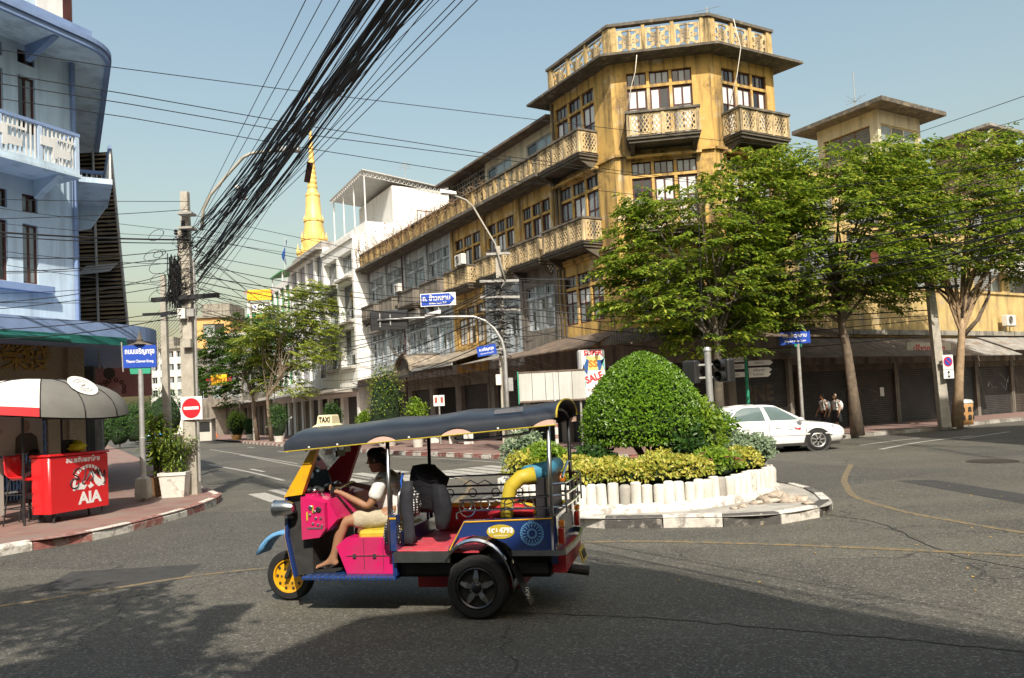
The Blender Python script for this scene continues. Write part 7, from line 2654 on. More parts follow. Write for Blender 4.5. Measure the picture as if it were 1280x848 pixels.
po = thing('potted_bamboo', 'leafy bamboo in a scuffed square white concrete pot by the utility pole', 'potted plant', (pt.x - .12, pt.y - .05, .15), .12)
mat('pot_white', (.62, .60, .54), .75, var=.1, vs=4, blotch=.7, bcol=(.33, .29, .23), bls=5, bump=.3, bs=20)
MB().loft([[(-.24, -.24, 0), (.24, -.24, 0), (.24, .24, 0), (-.24, .24, 0)], [(-.29, -.29, .5), (.29, -.29, .5), (.29, .29, .5), (-.29, .29, .5)], [(-.31, -.31, .5), (.31, -.31, .5), (.31, .31, .5), (-.31, .31, .5)], [(-.31, -.31, .57), (.31, -.31, .57), (.31, .31, .57), (-.31, .31, .57)], [(-.25, -.25, .57), (.25, -.25, .57), (.25, .25, .57), (-.25, .25, .57)], [(-.25, -.25, .50), (.25, -.25, .50), (.25, .25, .50), (-.25, .25, .50)]]).build('pot', 'pot_white', po)
mb, ms = MB(), MB()
for k in range(26):
 a = random.uniform(0, 6.28)
 L_ = random.uniform(.7, 1.35)
 tip = Vector((cos(a) * L_ * .42, sin(a) * L_ * .42, .5 + L_ * .85))
 mid_ = Vector((cos(a) * L_ * .12, sin(a) * L_ * .12, .5 + L_ * .55))
 p0 = Vector((cos(a) * .1, sin(a) * .1, .48))
 ms.tube([p0, mid_, tip], [.008, .006, .003], 4, False)
 for j in range(62):
  u = random.uniform(.12, 1)
  p = (p0.lerp(mid_, u * 2) if u < .5 else mid_.lerp(tip, u * 2 - 1)) + rdir() * .12
  leaf(mb, p, rdir() + Vector((cos(a), sin(a), -.2)), Vector((0, 0, 1)), random.uniform(.08, .16), .028)
mb.build('foliage', 'leaf_palm', po)
ms.build('stem', 'bark', po)
pp = thing('potted_palm', 'broad leaved yellow green dracaena in a dark tub behind the white pot', 'potted plant', (pt.x - .75, pt.y + .35, .15))
MB().lathe([(.30, 0), (.36, .35), (.38, .45), (.34, .45), (.33, .38), (.01, .38)], 16).build('tub', 'frame_wood', pp, 'auto')
mb, ms = MB(), MB()
for k in range(9):
 a = k * .7
 hgt = 1.35 + .55 * random.random()
 x0, y0 = .3 * cos(a) * random.random() + .12 * (k % 3), .2 * sin(a)
 ms.tube([(x0 * .3, y0 * .3, .3), (x0, y0, hgt)], [.03, .02], 6)
 for j in range(46):
  z = hgt * random.uniform(.42, 1.02)
  b = random.uniform(0, 6.28)
  d = Vector((cos(b), sin(b), random.uniform(-.3, .6)))
  leaf(mb, Vector((x0 * z / hgt, y0 * z / hgt, z)), d, Vector((0, 0, 1)), random.uniform(.35, .55), .07, .1)
mb.build('foliage', 'leaf_palm', pp)
ms.build('stem', 'bark', pp)
for i, (px, py, r, h) in enumerate(((150, 556, 1.0, 2.6), (125, 560, .9, 2.0), (172, 552, 1.6, 3.6), (207, 548, 2.0, 5.0))):
 g = gnd(px, py, .15)
 g = CAM + (g - CAM) * .9
 bush('lane_shrub', ['tall dark shrub in the shade beyond the booth', 'rounded dark shrub beside the shaded lane gate', 'leafy shrub behind the street name post', 'tall rounded shrub at the far side of the lane before the white flats'][i], (g.x, g.y, .15), (r, r, h), 1100, .2, 'leaf_deep', None, seed=30 + i)
for i, (px, py, pyt) in enumerate(((104, 560, 430), (152, 582, 455))):
 g = gnd(px, py + 30, .15)
 o = thing('arcade_post', ['tiled shop post at the blue shophouse corner', 'thin steel arcade post behind the street name sign'][i], 'post', (g.x - (.6 if i == 0 else 0), g.y + 1.2, .15))
 if i == 0:
  MB().bevbox(-.2, .2, -.2, .2, 0, 3.7, .02).build('shaft', 'mosaic', o)
  MB().bevbox(-.24, .24, -.24, .24, 0, .3, .02).build('plinth', 'concrete', o)
 else:
  MB().cyl((0, 0, 0), (0, 0, 3.75), .05, 10).build('shaft', 'galv_dull', o)
  MB().bx(-.1, .1, -.1, .1, 0, .02).build('base_plate', 'galv_dull', o)
g = gnd(188, 553)
bc = thing('blue_car', 'small blue car glimpsed far down the shaded lane', 'car', (g.x, g.y, 0), radians(20))
mat('car_blue', (.03, .22, .48), .3, var=.05, coat=.5)
MB().loft([[(-1.9, -.75, .25), (-1.9, .75, .25), (-1.95, .7, .75), (-1.95, -.7, .75)], [(-1.0, -.8, .22), (-1.0, .8, .22), (-1.0, .74, .95), (-1.0, -.74, .95)], [(.9, -.8, .22), (.9, .8, .22), (.9, .74, .9), (.9, -.74, .9)], [(1.9, -.7, .3), (1.9, .7, .3), (1.85, .6, .65), (1.85, -.6, .65)]]).build('body', 'car_blue', bc, True)
MB().loft([[(-1.5, -.68, .92), (.8, -.68, .9), (.8, .68, .9), (-1.5, .68, .92)], [(-.9, -.55, 1.42), (.1, -.55, 1.42), (.1, .55, 1.42), (-.9, .55, 1.42)]]).build('cabin', 'car_glass', bc)
for x in (-1.15, 1.2):
 for s in (-1, 1):
  wheel(bc, x, s * .7, .29, .17, 'alloy', 0 if s > 0 else pi)
RP = Vector((atY(634, 560, 29.3).x, 29.3))
rp = thing('utility_pole', 'round concrete utility pole loaded with cables in front of the ochre row', 'utility pole', (RP.x, RP.y, .15))
zt = atY(630, 308, RP.y).z - .15
MB().loft([[(-.16, -.14, 0), (.16, -.14, 0), (.16, .14, 0), (-.16, .14, 0)], [(-.10, -.09, zt), (.10, -.09, zt), (.10, .09, zt), (-.10, .09, zt)]]).build('shaft', 'pole_concrete', rp)
for k, y in enumerate((318, 352, 372, 388)):
 z = atY(630, y, RP.y).z - .15
 MB().box((0, -.14, z), (1.5 if k else .9, .09, .09), Matrix.Rotation(.02 * k, 3, 'Y')).build('cross_arm', 'galv_dull', rp)
 for x in (-.6, -.2, .3, .65):
  MB().lathe([(.03, 0), (.05, .03), (.03, .07), (.045, .1), (.015, .14)], 8).build('insulator', 'black_metal', rp, 'auto', loc=(x * (1 if k else .6), -.14, z + .045))
z = atY(632, 478, RP.y).z - .15
MB().bx(.12, .34, -.3, -.12, z - .35, z + .15).build('meter_box', 'galv', rp)
MB().bx(-.3, -.1, -.32, -.14, z - .1, z + .3).build('switch_box', 'ac_white', rp)
mb = MB()
for j in range(120):
 za = atY(632, random.uniform(345, 440), RP.y).z - .15
 pts = [(random.uniform(-.15, .15), -.16, za)]
 for k in range(4):
  q = Vector(pts[-1]) + Vector((random.uniform(-.8, .8), random.uniform(-.15, .1), random.uniform(-.35, .28))) * random.uniform(.2, .6)
  pts.append(tuple(q))
 mb.tube(pts, random.uniform(.008, .016), 4, False)
o = mb.build('cable_tangle', 'cable', rp)
o['kind'] = 'stuff'
l2 = thing('street_lamp', 'slender street lamp arm reaching up from the pole in front of the ochre row', 'street lamp', (RP.x, RP.y, 7))
pth = [atY(x, y, RP.y - .25) - Vector((RP.x, RP.y, 7)) for x, y in ((632, 352), (626, 330), (619, 305), (604, 280), (591, 258), (582, 250), (566, 244))]
MB().tube(pth, .034, 8).build('arm', 'pole_concrete', l2, True)
e = pth[-1]
MB().loft([[(e.x + .15, e.y - .07, e.z - .0), (e.x + .15, e.y + .07, e.z), (e.x + .15, e.y + .07, e.z + .1), (e.x + .15, e.y - .07, e.z + .1)], [(e.x - .45, e.y - .15, e.z + .08), (e.x - .45, e.y + .15, e.z + .08), (e.x - .45, e.y + .12, e.z + .22), (e.x - .45, e.y - .12, e.z + .22)]]).build('lamp_head', 'galv', l2)
MB().tube([(pth[0].x, pth[0].y, pth[0].z), (.0, -.05, pth[0].z - .3)], .045, 8).build('clamp_tube', 'galv_dull', l2)
GY = 28.6
gp = atY(637, 563, GY)
gn = thing('signal_gantry', 'curved grey signal gantry arm carrying a black signal back and a road sign', 'gantry', (gp.x, GY, .15))
O = Vector((gp.x, GY, .15))
pth = [atY(x, y, GY) - O for x, y in ((637, 563), (633, 480), (631, 440), (627, 425), (618, 411), (606, 401), (592, 396), (570, 396), (545, 396.5), (520, 397.5), (495, 399), (472, 400.5))]
MB().tube(pth, [.08, .075, .065, .058, .052, .048, .045, .042, .04, .036, .034, .032], 10).build('mast_arm', 'galv', gn, True)
pm_ = atY(486, 400, GY) - O
sbk = MB().bevbox(-.72, .72, -.03, .12, -.36, .36, .05).build('signal_back', 'black_metal', gn, loc=(pm_.x, .1, pm_.z))
MB().bx(-.36, -.32, -.07, -.03, -.26, .26).build('bracket', 'galv', sbk)
MB().bx(.03, .07, -.07, -.03, -.2, .2).build('bracket', 'galv', sbk)
mb = MB().loft([[(-.05, -.1, -.05), (-.05, .1, -.05), (-.05, .1, .06), (-.05, -.1, .06)], [(.55, -.12, .05), (.55, .12, .05), (.55, .1, .2), (.55, -.1, .2)]])
q = atY(533, 395, GY) - O
mb.build('camera_housing', 'galv', gn, loc=(q.x, 0, q.z))
q = atY(548, 375, GY) - O
sb_ = MB().bx(-.66, .66, -.03, 0, -.24, .24).build('sign_board', 'sign_white', gn, loc=(q.x, -.08, q.z), rot=(0, -.015, 0))
MB().prism([(-.63, -.21), (.42, -.21), (.62, 0), (.42, .21), (-.63, .21)], -.036, -.031).build('sign_field', 'sign_blue', sb_)
text('ถ. ข้าวหลาม', .26, 'sign_white', sb_, (-.06, -.038, .05), ext=.001, sx=.86, bold=.006)
text('Khao Lam Rd', .11, 'sign_white', sb_, (-.02, -.038, -.13), ext=.001, sx=1.05, bold=.003)
MB().cyl((q.x, -.04, q.z - .24), (q.x, -.02, pth[8].z), .03, 6).build('sign_stub', 'galv', gn)
q = atY(608.5, 438.5, GY) - O
s2_ = MB().bx(-.36, .36, -.03, 0, -.19, .19).build('side_sign', 'sign_blue', gn, loc=(q.x, -.1, q.z), rot=(0, -.14, 0))
text('ถ.เจริญกรุง', .15, 'sign_white', s2_, (0, -.032, .05), ext=.001, sx=.8, bold=.004)
text('Charoen Krung Rd', .065, 'sign_white', s2_, (0, -.032, -.1), ext=.001, bold=.001)
MB().cyl((q.x + .3, -.06, q.z), (pth[2].x, 0, q.z + .05), .025, 6).build('side_stub', 'galv', gn)
for i, (px, py) in enumerate(((641, 535), (646, 536), (651, 537))):
 g = atY(px, 563, GY - .3)
 o = thing('bollard', 'stubby pale concrete bollard beside the gantry mast', 'bollard', (g.x, GY - .3, .15), 0, 'bollards by the gantry')
 MB().lathe([(.07, 0), (.07, .8), (.05, .86), (.01, .88)], 10).build('shaft', 'pole_concrete', o, 'auto')
 MB().lathe([(.072, .6), (.072, .7)], 10, cap0=False, cap1=False).build('band', 'kerb_red', o)
g = gnd(697, 566, .15)
o = thing('bollard', 'red and white banded post on the pavement behind the taxi', 'bollard', (g.x, g.y, .15))
MB().lathe([(.06, 0), (.06, 1.05), (.01, 1.1)], 10).build('shaft', 'white_paint', o, 'auto')
for z in (.2, .6, 1.0):
 MB().lathe([(.062, z - .1), (.062, z + .04)], 10, cap0=False, cap1=False).build('band', 'kerb_red', o)
HY = 27.5
a, b = atY(649.5, 502, HY), atY(731, 463, HY)
hd_ = thing('panel_hoarding', 'pale corrugated sheet hoarding panel on posts by the sale sign', 'hoarding', ((a.x + b.x) / 2, HY, .15), radians(-2))
w_ = b.x - a.x
mat('sheet_pale', (.52, .53, .50), .55, .2, var=.08, vs=2, streak=.3, scol=(.3, .26, .2))
zA, zB = a.z - .15, b.z - .15
for k in range(5):
 MB().bx(-w_ / 2 + k * w_ / 5 + .008, -w_ / 2 + (k + 1) * w_ / 5 - .008, 0, .03, zA, zB).build('sheet', 'sheet_pale', hd_)
MB().bx(-w_ / 2 - .03, w_ / 2 + .03, -.02, .05, zB, zB + .05).bx(-w_ / 2 - .03, w_ / 2 + .03, -.02, .05, zA - .06, zA).build('rail', 'tin_rust', hd_)
MB().bx(-w_ / 2 - .04, -w_ / 2, -.03, .06, zA - .1, zB + .06).build('edge', 'sign_green', hd_)
for x in (.08, -w_ / 2 + .2, w_ / 2 - .2):
 MB().cyl((x, .1, 0), (x, .1, zB + .02), .04, 8).build('post', 'galv_dull', hd_)
MB().cyl((.08, -.05, zA - .1), (.08, -.05, zB - .02), .035, 8).build('clip_post', 'ac_white', hd_)
ba = thing('sale_sign', 'upright sign cabinet with a printed panel reading super sale in red', 'sign', (atY(741, 465, HY + .3).x, HY + .3, .15))
zA, zB = atY(741, 497, HY + .3).z - .15, atY(741, 437, HY + .3).z - .15
MB().bevbox(-.52, .46, .02, .36, zA, zB, .05).build('cabinet', 'galv', ba)
MB().bx(-.38, .45, .005, .03, zA + .03, zB - .04).build('print', 'sign_white', ba)
mat('sale_yellow', (.80, .60, .20), .5, var=.1)
mat('sale_blue', (.03, .10, .30), .5, var=.2)
mat('sale_teal', (.15, .42, .40), .5, var=.2)
mh = (zA + zB) / 2
MB().prism([(-.3, mh + .12), (.38, mh + .12), (.3, mh + .62), (-.2, mh + .62)], -.002, .003).build('yellow_field', 'sale_yellow', ba)
for pts, m_ in (([(-.36, mh + .2), (-.2, mh - .05), (-.12, mh + .48), (-.2, mh + .55)], 'sale_blue'), ([(.2, mh + .1), (.28, mh + .1), (.44, mh + .52), (.2, mh + .42)], 'sale_blue'), ([(-.36, mh - .3), (-.28, mh - .5), (-.25, mh - .25)], 'sale_teal'), ([(.3, mh + .4), (.44, mh + .1), (.44, mh + .62)], 'sale_teal'), ([(-.3, mh - .1), (-.36, mh + .1), (-.33, mh + .5)], 'seat_black')):
 MB().prism(pts, -.006, -.001).build('print_shape', m_, ba)
text('SUPER', .25, 'sign_red', ba, (.03, -.008, mh + .74), ext=.001, bold=.008, sx=.95)
text('SS', .34, 'tail_amber', ba, (.02, -.009, mh + .34), ext=.001, bold=.012)
text('F', .34, 'sale_blue', ba, (.24, -.009, mh + .34), ext=.001, bold=.012)
o = text('SALE', .36, 'sign_red', ba, (.04, -.008, mh - .16), ext=.001, bold=.010, sx=.86)
o.rotation_euler = (pi / 2, -.3, 0)
text('ลดสุดๆ', .12, 'sign_red', ba, (-.05, -.008, mh - .58), ext=.001)
MB().cyl((0, .2, 0), (0, .2, zA + .02), .06, 8).build('post', 'galv_dull', ba)
g = rowpt(11.5, 3.0)
o = thing('notice_post', 'small twin notice plate on a short pole before the dark shop fronts', 'sign', (g.x, g.y, .15))
zq = atY(582, 500, g.y).z - .15
MB().cyl((0, 0, 0), (0, 0, zq + .3), .04, 8).build('post', 'galv_dull', o)
MB().bx(-.28, -.02, -.06, -.04, zq - .25, zq + .3).build('plate', 'sign_white', o)
MB().bx(.02, .28, -.06, -.04, zq - .25, zq + .3).build('plate', 'sign_white', o)
for x in (-.15, .15):
 MB().bx(x - .07, x + .07, -.064, -.061, zq - .1, zq + .2).build('pictogram', 'print_red', o)
for i, (px, w2) in enumerate(((600, .9), (545, 1.0))):
 g = rowpt(10 + 4 * i, 2.6)
 o = thing('pavement_stall', ['low pale shelf box outside the dark shop fronts', 'small white crate bench near the round shrub'][i], 'stall', (g.x, g.y, .15), RZROW)
 MB().bx(-w2, w2, -.3, .3, .55, .62).build('top', 'ac_white', o)
 for x in (-w2 + .05, w2 - .1):
  MB().bx(x, x + .06, -.25, .25, 0, .55).build('side', 'ac_white', o)
for i, (px, t, outn, r, h, m_, lab) in enumerate(((483, 26, 5.2, .95, 3.6, 'leaf_tree', 'bright green young tree bush before the pale blue houses'), (521, 21.5, 5.0, .5, 1.8, 'leaf_lime', 'clipped round shrub in a pot beside the row pavement'), (455, 30, 4.5, .4, 1.4, 'leaf_lime', 'thin potted shrub by the white building awning'), (416, 35, 5.0, .6, 2.0, 'leaf_deep', 'dark potted shrub in front of the white building'), (348, 52, 6.2, .7, 2.2, 'leaf_deep', 'potted shrub in a white tub at the kerb near the street trees'), (295, 68, 6.5, .8, 2.0, 'leaf_lime', 'shrub in a terracotta tub far along the pavement'), (312, 66, 5.5, .6, 1.4, 'leaf_deep', 'low hedge plant before the shuttered far shops'))):
 P3 = onpl(px, 520, rowpt(0, outn), NIN)
 o = bush('pavement_shrub', lab, (P3.x, P3.y, .45), (r, r, h), 1000, .14, m_, None, seed=50 + i, lumps=.45)
 mb = MB().lathe([(r * .45, -.3), (r * .55, .05), (r * .58, .1), (r * .5, .12), (.01, .1)], 14)
 mb.build('pot', 'pot_white' if i != 5 else 'far_orange', o, 'auto')
g = pole_at(1005, 548)
rs = thing('street_name_sign', 'blue street name board on a thin grey pole before the dark shutters', 'street sign', (g.x, g.y, .15))
zt = atY(998, 430, g.y).z - .15
MB().cyl((0, 0, 0), (0, 0, zt), .06, 10).build('post', 'galv_dull', rs)
bd_ = MB().bx(-.58, .58, -.04, .04, zt, zt + .46).build('board', 'sign_blue', rs, rot=(0, -.03, 0))
text('ถนนข้าวหลาม', .2, 'sign_white', bd_, (0, -.042, zt + .31), ext=.001, sx=.85, bold=.004)
text('Thanon Khao Lam', .11, 'sign_white', bd_, (0, -.042, zt + .11), ext=.001, bold=.002)
MB().bx(-.14, .14, -.03, .03, zt - .12, zt).build('green_tab', 'sign_green', rs)
g = pole_at(938, 549)
fp = thing('finger_post', 'green fingerpost with white pointer arms in front of the corner shop', 'signpost', (g.x, g.y, .15))
zt = atY(931, 440, g.y).z - .15
MB().cyl((0, 0, 0), (0, 0, zt + .3), .07, 10).build('post', 'sign_green', fp)
for k, (side, px, py, L_) in enumerate(((-1, 917, 450, .55), (-1, 914, 459, .7), (-1, 915, 469, .9), (1, 946, 454, .85), (1, 946, 463, .8), (1, 947, 468.5, .75))):
 z = atY(px, py, g.y).z - .15
 pts = [(side * .08, z - .1), (side * (.08 + L_), z - .1), (side * (.2 + L_), z), (side * (.08 + L_), z + .1), (side * .08, z + .1)]
 ar_ = MB().prism(pts, -.05 - .02 * (k % 2), -.02 - .02 * (k % 2)).build('pointer_arm', 'sign_white', fp)
 text(['เยาวราช', 'วัดไตรมิตร', 'ตลาดน้อย', 'สี่พระยา', 'เจริญกรุง', 'หัวลำโพง'][k], .12, 'seat_black', ar_, (side * (.08 + L_ / 2), -.052 - .02 * (k % 2), z), ext=.001)
g = pole_at(1181, 534)
RP2 = g
rp2 = thing('utility_pole', 'leaning square concrete utility pole between the two trees on the right', 'utility pole', (g.x, g.y, .15))
top = atY(1156, 300, g.y) - Vector((g.x, g.y, .15))
mb = MB().loft([[(-.2, -.17, 0), (.2, -.17, 0), (.2, .17, 0), (-.2, .17, 0)], [(top.x - .12, top.y - .1, top.z), (top.x + .12, top.y - .1, top.z), (top.x + .12, top.y + .1, top.z), (top.x - .12, top.y + .1, top.z)]])
mb.build('shaft', 'pole_concrete', rp2)
for u in (.97, .86, .74):
 MB().box((top.x * u, top.y * u - .2, top.z * u), (2.2, .1, .1)).build('cross_arm', 'black_metal', rp2)
q = atY(1183, 459, g.y - .3)
np_ = thing('no_parking_sign', 'white no parking board with blue and red disc on the leaning pole', 'sign', (q.x + .05, g.y - .35, q.z), radians(10))
MB().bx(-.24, .24, 0, .02, -.1, .50).build('board', 'sign_white', np_)
MB().bx(-.24, .24, 0, .02, -.48, -.12).build('lower_board', 'sign_white', np_)
MB().lathe([(.21, -.002), (.21, -.008), (.01, -.009)], 24, (0, 0, .22), 'y').build('red_ring', 'sign_red', np_)
MB().lathe([(.16, -.010), (.01, -.012)], 24, (0, 0, .22), 'y').build('blue_disc', 'sign_blue', np_)
MB().box((0, -.015, .22), (.32, .005, .05), Matrix.Rotation(.78, 3, 'Y')).build('red_bar', 'sign_red', np_)
MB().bx(-.02, .02, -.006, -.002, -.42, -.2).prism([(-.08, -.24), (0, -.15), (.08, -.24)], -.006, -.002).prism([(-.08, -.38), (0, -.46), (.08, -.38)], -.007, -.003).build('arrow', 'seat_black', np_)
MB().bx(-.3, -.1, .02, .4, .1, .14).build('bracket', 'galv_dull', np_)
g = pole_at(1205, 531)
mat('bin_tan', (.50, .27, .10), .7, var=.12, vs=5, streak=.2)
bn = thing('litter_bin', 'tan drum litter bin with cut out windows and a grey bag on the right pavement', 'bin', (g.x, g.y, .15))
mb = MB()
prof = [(.36, 0), (.37, .1), (.39, .5), (.40, .92), (.385, .94)]
mb.lathe(prof, 24)
mb.build('drum', 'bin_tan', bn, 'auto')
for k in range(9):
 a = 2 * pi * k / 9
 for z in (.32, .66):
  MB().loft([[(.02 * s, -.008, zz) for s, zz in ((-4, -.1), (4, -.1), (4, .05), (2.5, .11), (-2.5, .11), (-4, .05))], [(.02 * s, .03, zz) for s, zz in ((-4, -.1), (4, -.1), (4, .05), (2.5, .11), (-2.5, .11), (-4, .05))]]).build('cut_out', 'engine_dark', bn, loc=(.392 * cos(a), .392 * sin(a), z), rot=(0, 0, a + pi / 2))
MB().lathe([(.40, .90), (.42, .93), (.40, 1.0), (.36, 1.06), (.2, 1.1), (.01, 1.08)], 20).build('bag_rim', 'sheet_pale', bn, 'auto')
def walker(label, px, py, yaw, shirt, lower, h=1.64, bag=None, hairlong=False, stride=.22, sk='skin_light', skirt=False):
 g = gnd(px, py, .15)
 s = h / 1.70
 o = thing('person', label, 'person', (g.x, g.y, .15), yaw)
 N = [(0, 0, .92, .11, .14), (0, 0, 1.08, .095, .125), (.01, 0, 1.25, .105, .15), (.015, 0, 1.38, .075, .12), (.02, 0, 1.45, .045, .045), (.03, 0, 1.5, .045, .045)]
 E = [(0, 1), (1, 2), (2, 3), (3, 4), (4, 5)]
 for sg in (-1, 1):
  i0 = len(N)
  N += [(.01, sg * .17, 1.37, .05, .05), (-.04 * sg, sg * .21, 1.1, .04, .04), (.10 - .06 * sg, sg * .22, .9, .032, .032), (.14 - .06 * sg, sg * .215, .82, .024, .024)]
  E += [(3, i0), (i0, i0 + 1), (i0 + 1, i0 + 2), (i0 + 2, i0 + 3)]
  hand_nodes(N, E, i0 + 3, (.3, 0, -1), (1, 0, 0), curl=.3)
  i0 = len(N)
  st = stride * sg
  N += [(0, sg * .09, .86, .085, .085), (st * .5, sg * .095, .48, .06, .06), (st * .62 - (.08 if sg < 0 else 0), sg * .095, .3, .052, .052), (st - (.06 if sg < 0 else 0), sg * .095, .08, .035, .035), (st + .12, sg * .1, .035, .035, .03), (st + .19, sg * .1, .028, .028, .022)]
  E += [(0, i0)] + [(i0 + k, i0 + k + 1) for k in range(5)]
 N = [(n[0] * s, n[1] * s, n[2] * s, n[3] * s, n[-1] * s) for n in N]
 b = skin('body', N, E, sk, o)
 head(b, (.045 * s, 0, 1.585 * s), 0, sk, s=s, hair_long=hairlong)
 S = [(0, 0, .90, .13, .165), (0, 0, 1.08, .115, .15), (.01, 0, 1.25, .12, .165), (.015, 0, 1.385, .085, .12), (.02, 0, 1.43, .055, .055)]
 SE = [(0, 1), (1, 2), (2, 3), (3, 4)]
 for sg in (-1, 1):
  i0 = len(S)
  S += [(.01, sg * .17, 1.375, .07, .07), (-.02 * sg, sg * .2, 1.2, .064, .064)]
  SE += [(3, i0), (i0, i0 + 1)]
 skin('shirt', [(a * s, b2 * s, c * s, d * s, e2 * s) for a, b2, c, d, e2 in S], SE, shirt, b)
 if skirt:
  MB().lathe([(.15 * s, .98 * s), (.18 * s, .85 * s), (.23 * s, .5 * s), (.225 * s, .49 * s)], 16, cap1=False).build('skirt', lower, b, True)
 else:
  S = [(0, 0, .93, .12, .155)]
  SE = []
  for sg in (-1, 1):
   i0 = len(S)
   st = stride * sg
   S += [(0, sg * .09, .84, .098, .098), (st * .5, sg * .095, .48, .078, .078), (st * .62 - (.08 if sg < 0 else 0), sg * .095, .3, .07, .07), (st * .95 - (.06 if sg < 0 else 0), sg * .095, .1, .06, .06)]
   SE += [(0, i0), (i0, i0 + 1), (i0 + 1, i0 + 2), (i0 + 2, i0 + 3)]
  skin('trousers', [(a * s, b2 * s, c * s, d * s, e2 * s) for a, b2, c, d, e2 in S], SE, lower, b)
 if bag:
  bo = thing('backpack', bag[0], 'backpack', (g.x, g.y, .15), yaw)
  mb = MB()
  lump(mb, (0, 0, 0), 1, 3, 1, 12, 8, .12)
  mb.v = [(-.23 * s + x * .10 * s, y * .15 * s, 1.16 * s + z * .22 * s) for x, y, z in mb.v]
  mb.build('sack', bag[1], bo, True)
  for sg in (-1, 1):
   MB().tube([(-.16 * s, sg * .1 * s, 1.32 * s), (-.02 * s, sg * .12 * s, 1.475 * s), (.14 * s, sg * .12 * s, 1.33 * s), (.12 * s, sg * .13 * s, 1.12 * s), (-.14 * s, sg * .14 * s, 1.0 * s)], .014, 5).build('strap', 'seat_black', bo)
 return o
mat('pack_grey', (.16, .17, .18), .8, var=.2)
mat('pack_white', (.62, .60, .62), .8, var=.15)
walker('student in white shirt and dark trousers walking past the shutters with a grey pack', 1031, 541, radians(195), 'shirt_white', 'skirt_black', 1.64, ('grey sling pack on the walking student', 'pack_grey'), sk='skin_tan')
walker('student in white blouse and dark skirt following with a pale pack', 1047, 541.5, radians(200), 'shirt_white', 'skirt_black', 1.62, ('pale backpack on the following student', 'pack_white'), hairlong=True, skirt=True, stride=.14)
walker('person in dark clothes standing by the corner shop behind the signal post', 884, 560, radians(250), 'cloth_grey', 'skirt_black', 1.66, sk='skin_tan', stride=.05)
mat('vest_orange', (.75, .16, .02), .7, var=.15)
q = rowpt(80, 6)
gq = onpl(268, 545, rowpt(0, 6), NIN)
wo = walker('distant worker in an orange vest on the far pavement', 268, 548, radians(200), 'vest_orange', 'vest_orange', 1.7, sk='skin_tan')
o, w_, h_ = hoarding('shop_board', 'yellow shop board over the far dark shop front', 264, 283, 468, 482, 60, 'sign_yellow')
text('ยางรถยนต์', .5, 'sign_red', o, (0, -.01, 0), sx=.9)
MB().bx(-w_ / 2, w_ / 2, .2, 1.0, -h_ / 2, -h_ / 2 + .06).build('bracket', 'galv_dull', o)
o = thing('newspaper_kiosk', 'small pale kiosk beside the orange vested worker far down the street', 'kiosk', (gnd(258, 552).x * .96, gnd(258, 552).y * .96, .15))
MB().bevbox(-.7, .7, -.5, .5, 0, 1.9, .03).build('cabin', 'board_print', o)
MB().bx(-.9, .9, -.8, .6, 1.9, 2.0).build('roof', 'tin', o)
MB().bx(-.55, .55, -.515, -.502, .8, 1.7).build('window', 'pane_dark', o)
# ================================================================ trees
def tree(name, label, base, trunk, clusters, leafm, barkm, n_leaf, L, group=None, r0=.2, sprays=24, flat=.28):
 """trunk: list of world points; clusters: (point, radius)"""
 B = Vector(base)
 o = thing(name, label, 'tree', base, 0, group)
 pts = [Vector(p) - B for p in trunk]
 nT = len(pts)
 mb = MB()
 mb.tube(pts, [r0 * (1 - .45 * i / (nT - 1)) * (1.25 if i == 0 else 1) for i in range(nT)], 10)
 mb.build('trunk', barkm, o, True)
 mb = MB()
 ml = MB()
 fork = pts[-1]
 for (c, r) in clusters:
  c = Vector(c) - B
  s = pts[random.choice(range(max(1, nT - 2), nT))]
  m1 = s.lerp(c, .35) + Vector((random.uniform(-.3, .3), random.uniform(-.3, .3), (c - s).length * .10))
  m2 = s.lerp(c, .7) + Vector((random.uniform(-.3, .3), random.uniform(-.3, .3), (c - s).length * .08))
  d = (c - s).length
  mb.tube([s, m1, m2, c], [r0 * .34, r0 * .24, r0 * .15, r0 * .05], 6, False)
  for k in range(int(sprays * r ** 1.6) + 3):
   while True:
    e = Vector((random.uniform(-1, 1), random.uniform(-1, 1), random.uniform(-1, 1)))
    if e.length < 1:
     break
   e = c + Vector((e.x, e.y, e.z * .8)) * r * 1.15
   st = c.lerp(m2, random.uniform(0, .4))
   if k % 2 == 0:
    mb.tube([st, st.lerp(e, .5) + Vector((0, 0, .1 * r)), e], [r0 * .06, r0 * .04, .004], 4, False)
   for tw in range(2):
    out_ = e - fork
    out_.z = 0
    d = (out_.normalized() * .9 + rdir() * .8)
    d.z = random.uniform(-.1, .25)
    d.normalize()
    l_ = random.uniform(.5, 1.0) * (L / .21)
    sd_ = d.cross(Vector((0, 0, 1))).normalized()
    roll_ = random.gauss(0, .3)
    nl_ = n_leaf // 2
    for j in range(nl_):
     u = (j + random.random()) / nl_
     p = e + d * (l_ * u) + Vector((0, 0, .12 * u - .38 * u * u)) * l_ + rdir() * .04
     sg = 1 if j % 2 else -1
     dd = d * random.uniform(.3, .8) + sd_ * sg * random.uniform(.5, 1.0) + Vector((0, 0, -.28 + sg * roll_ * .5 + random.gauss(0, .15)))
     leaf(ml, p, dd, Vector((0, 0, 1)) + rdir() * .28, L * random.uniform(.75, 1.3), L * .52 * random.uniform(.8, 1.2), .12)
 mb.build('limbs', barkm, o, True)
 ml.build('crown', leafm, o)
 return o
def px_clusters(lst):
 return [(atY(x, y, Y), r) for x, y, Y, r in lst]
G = 'leafy street trees in front of the right hand shops'
b0 = gnd(900, 556, .15)
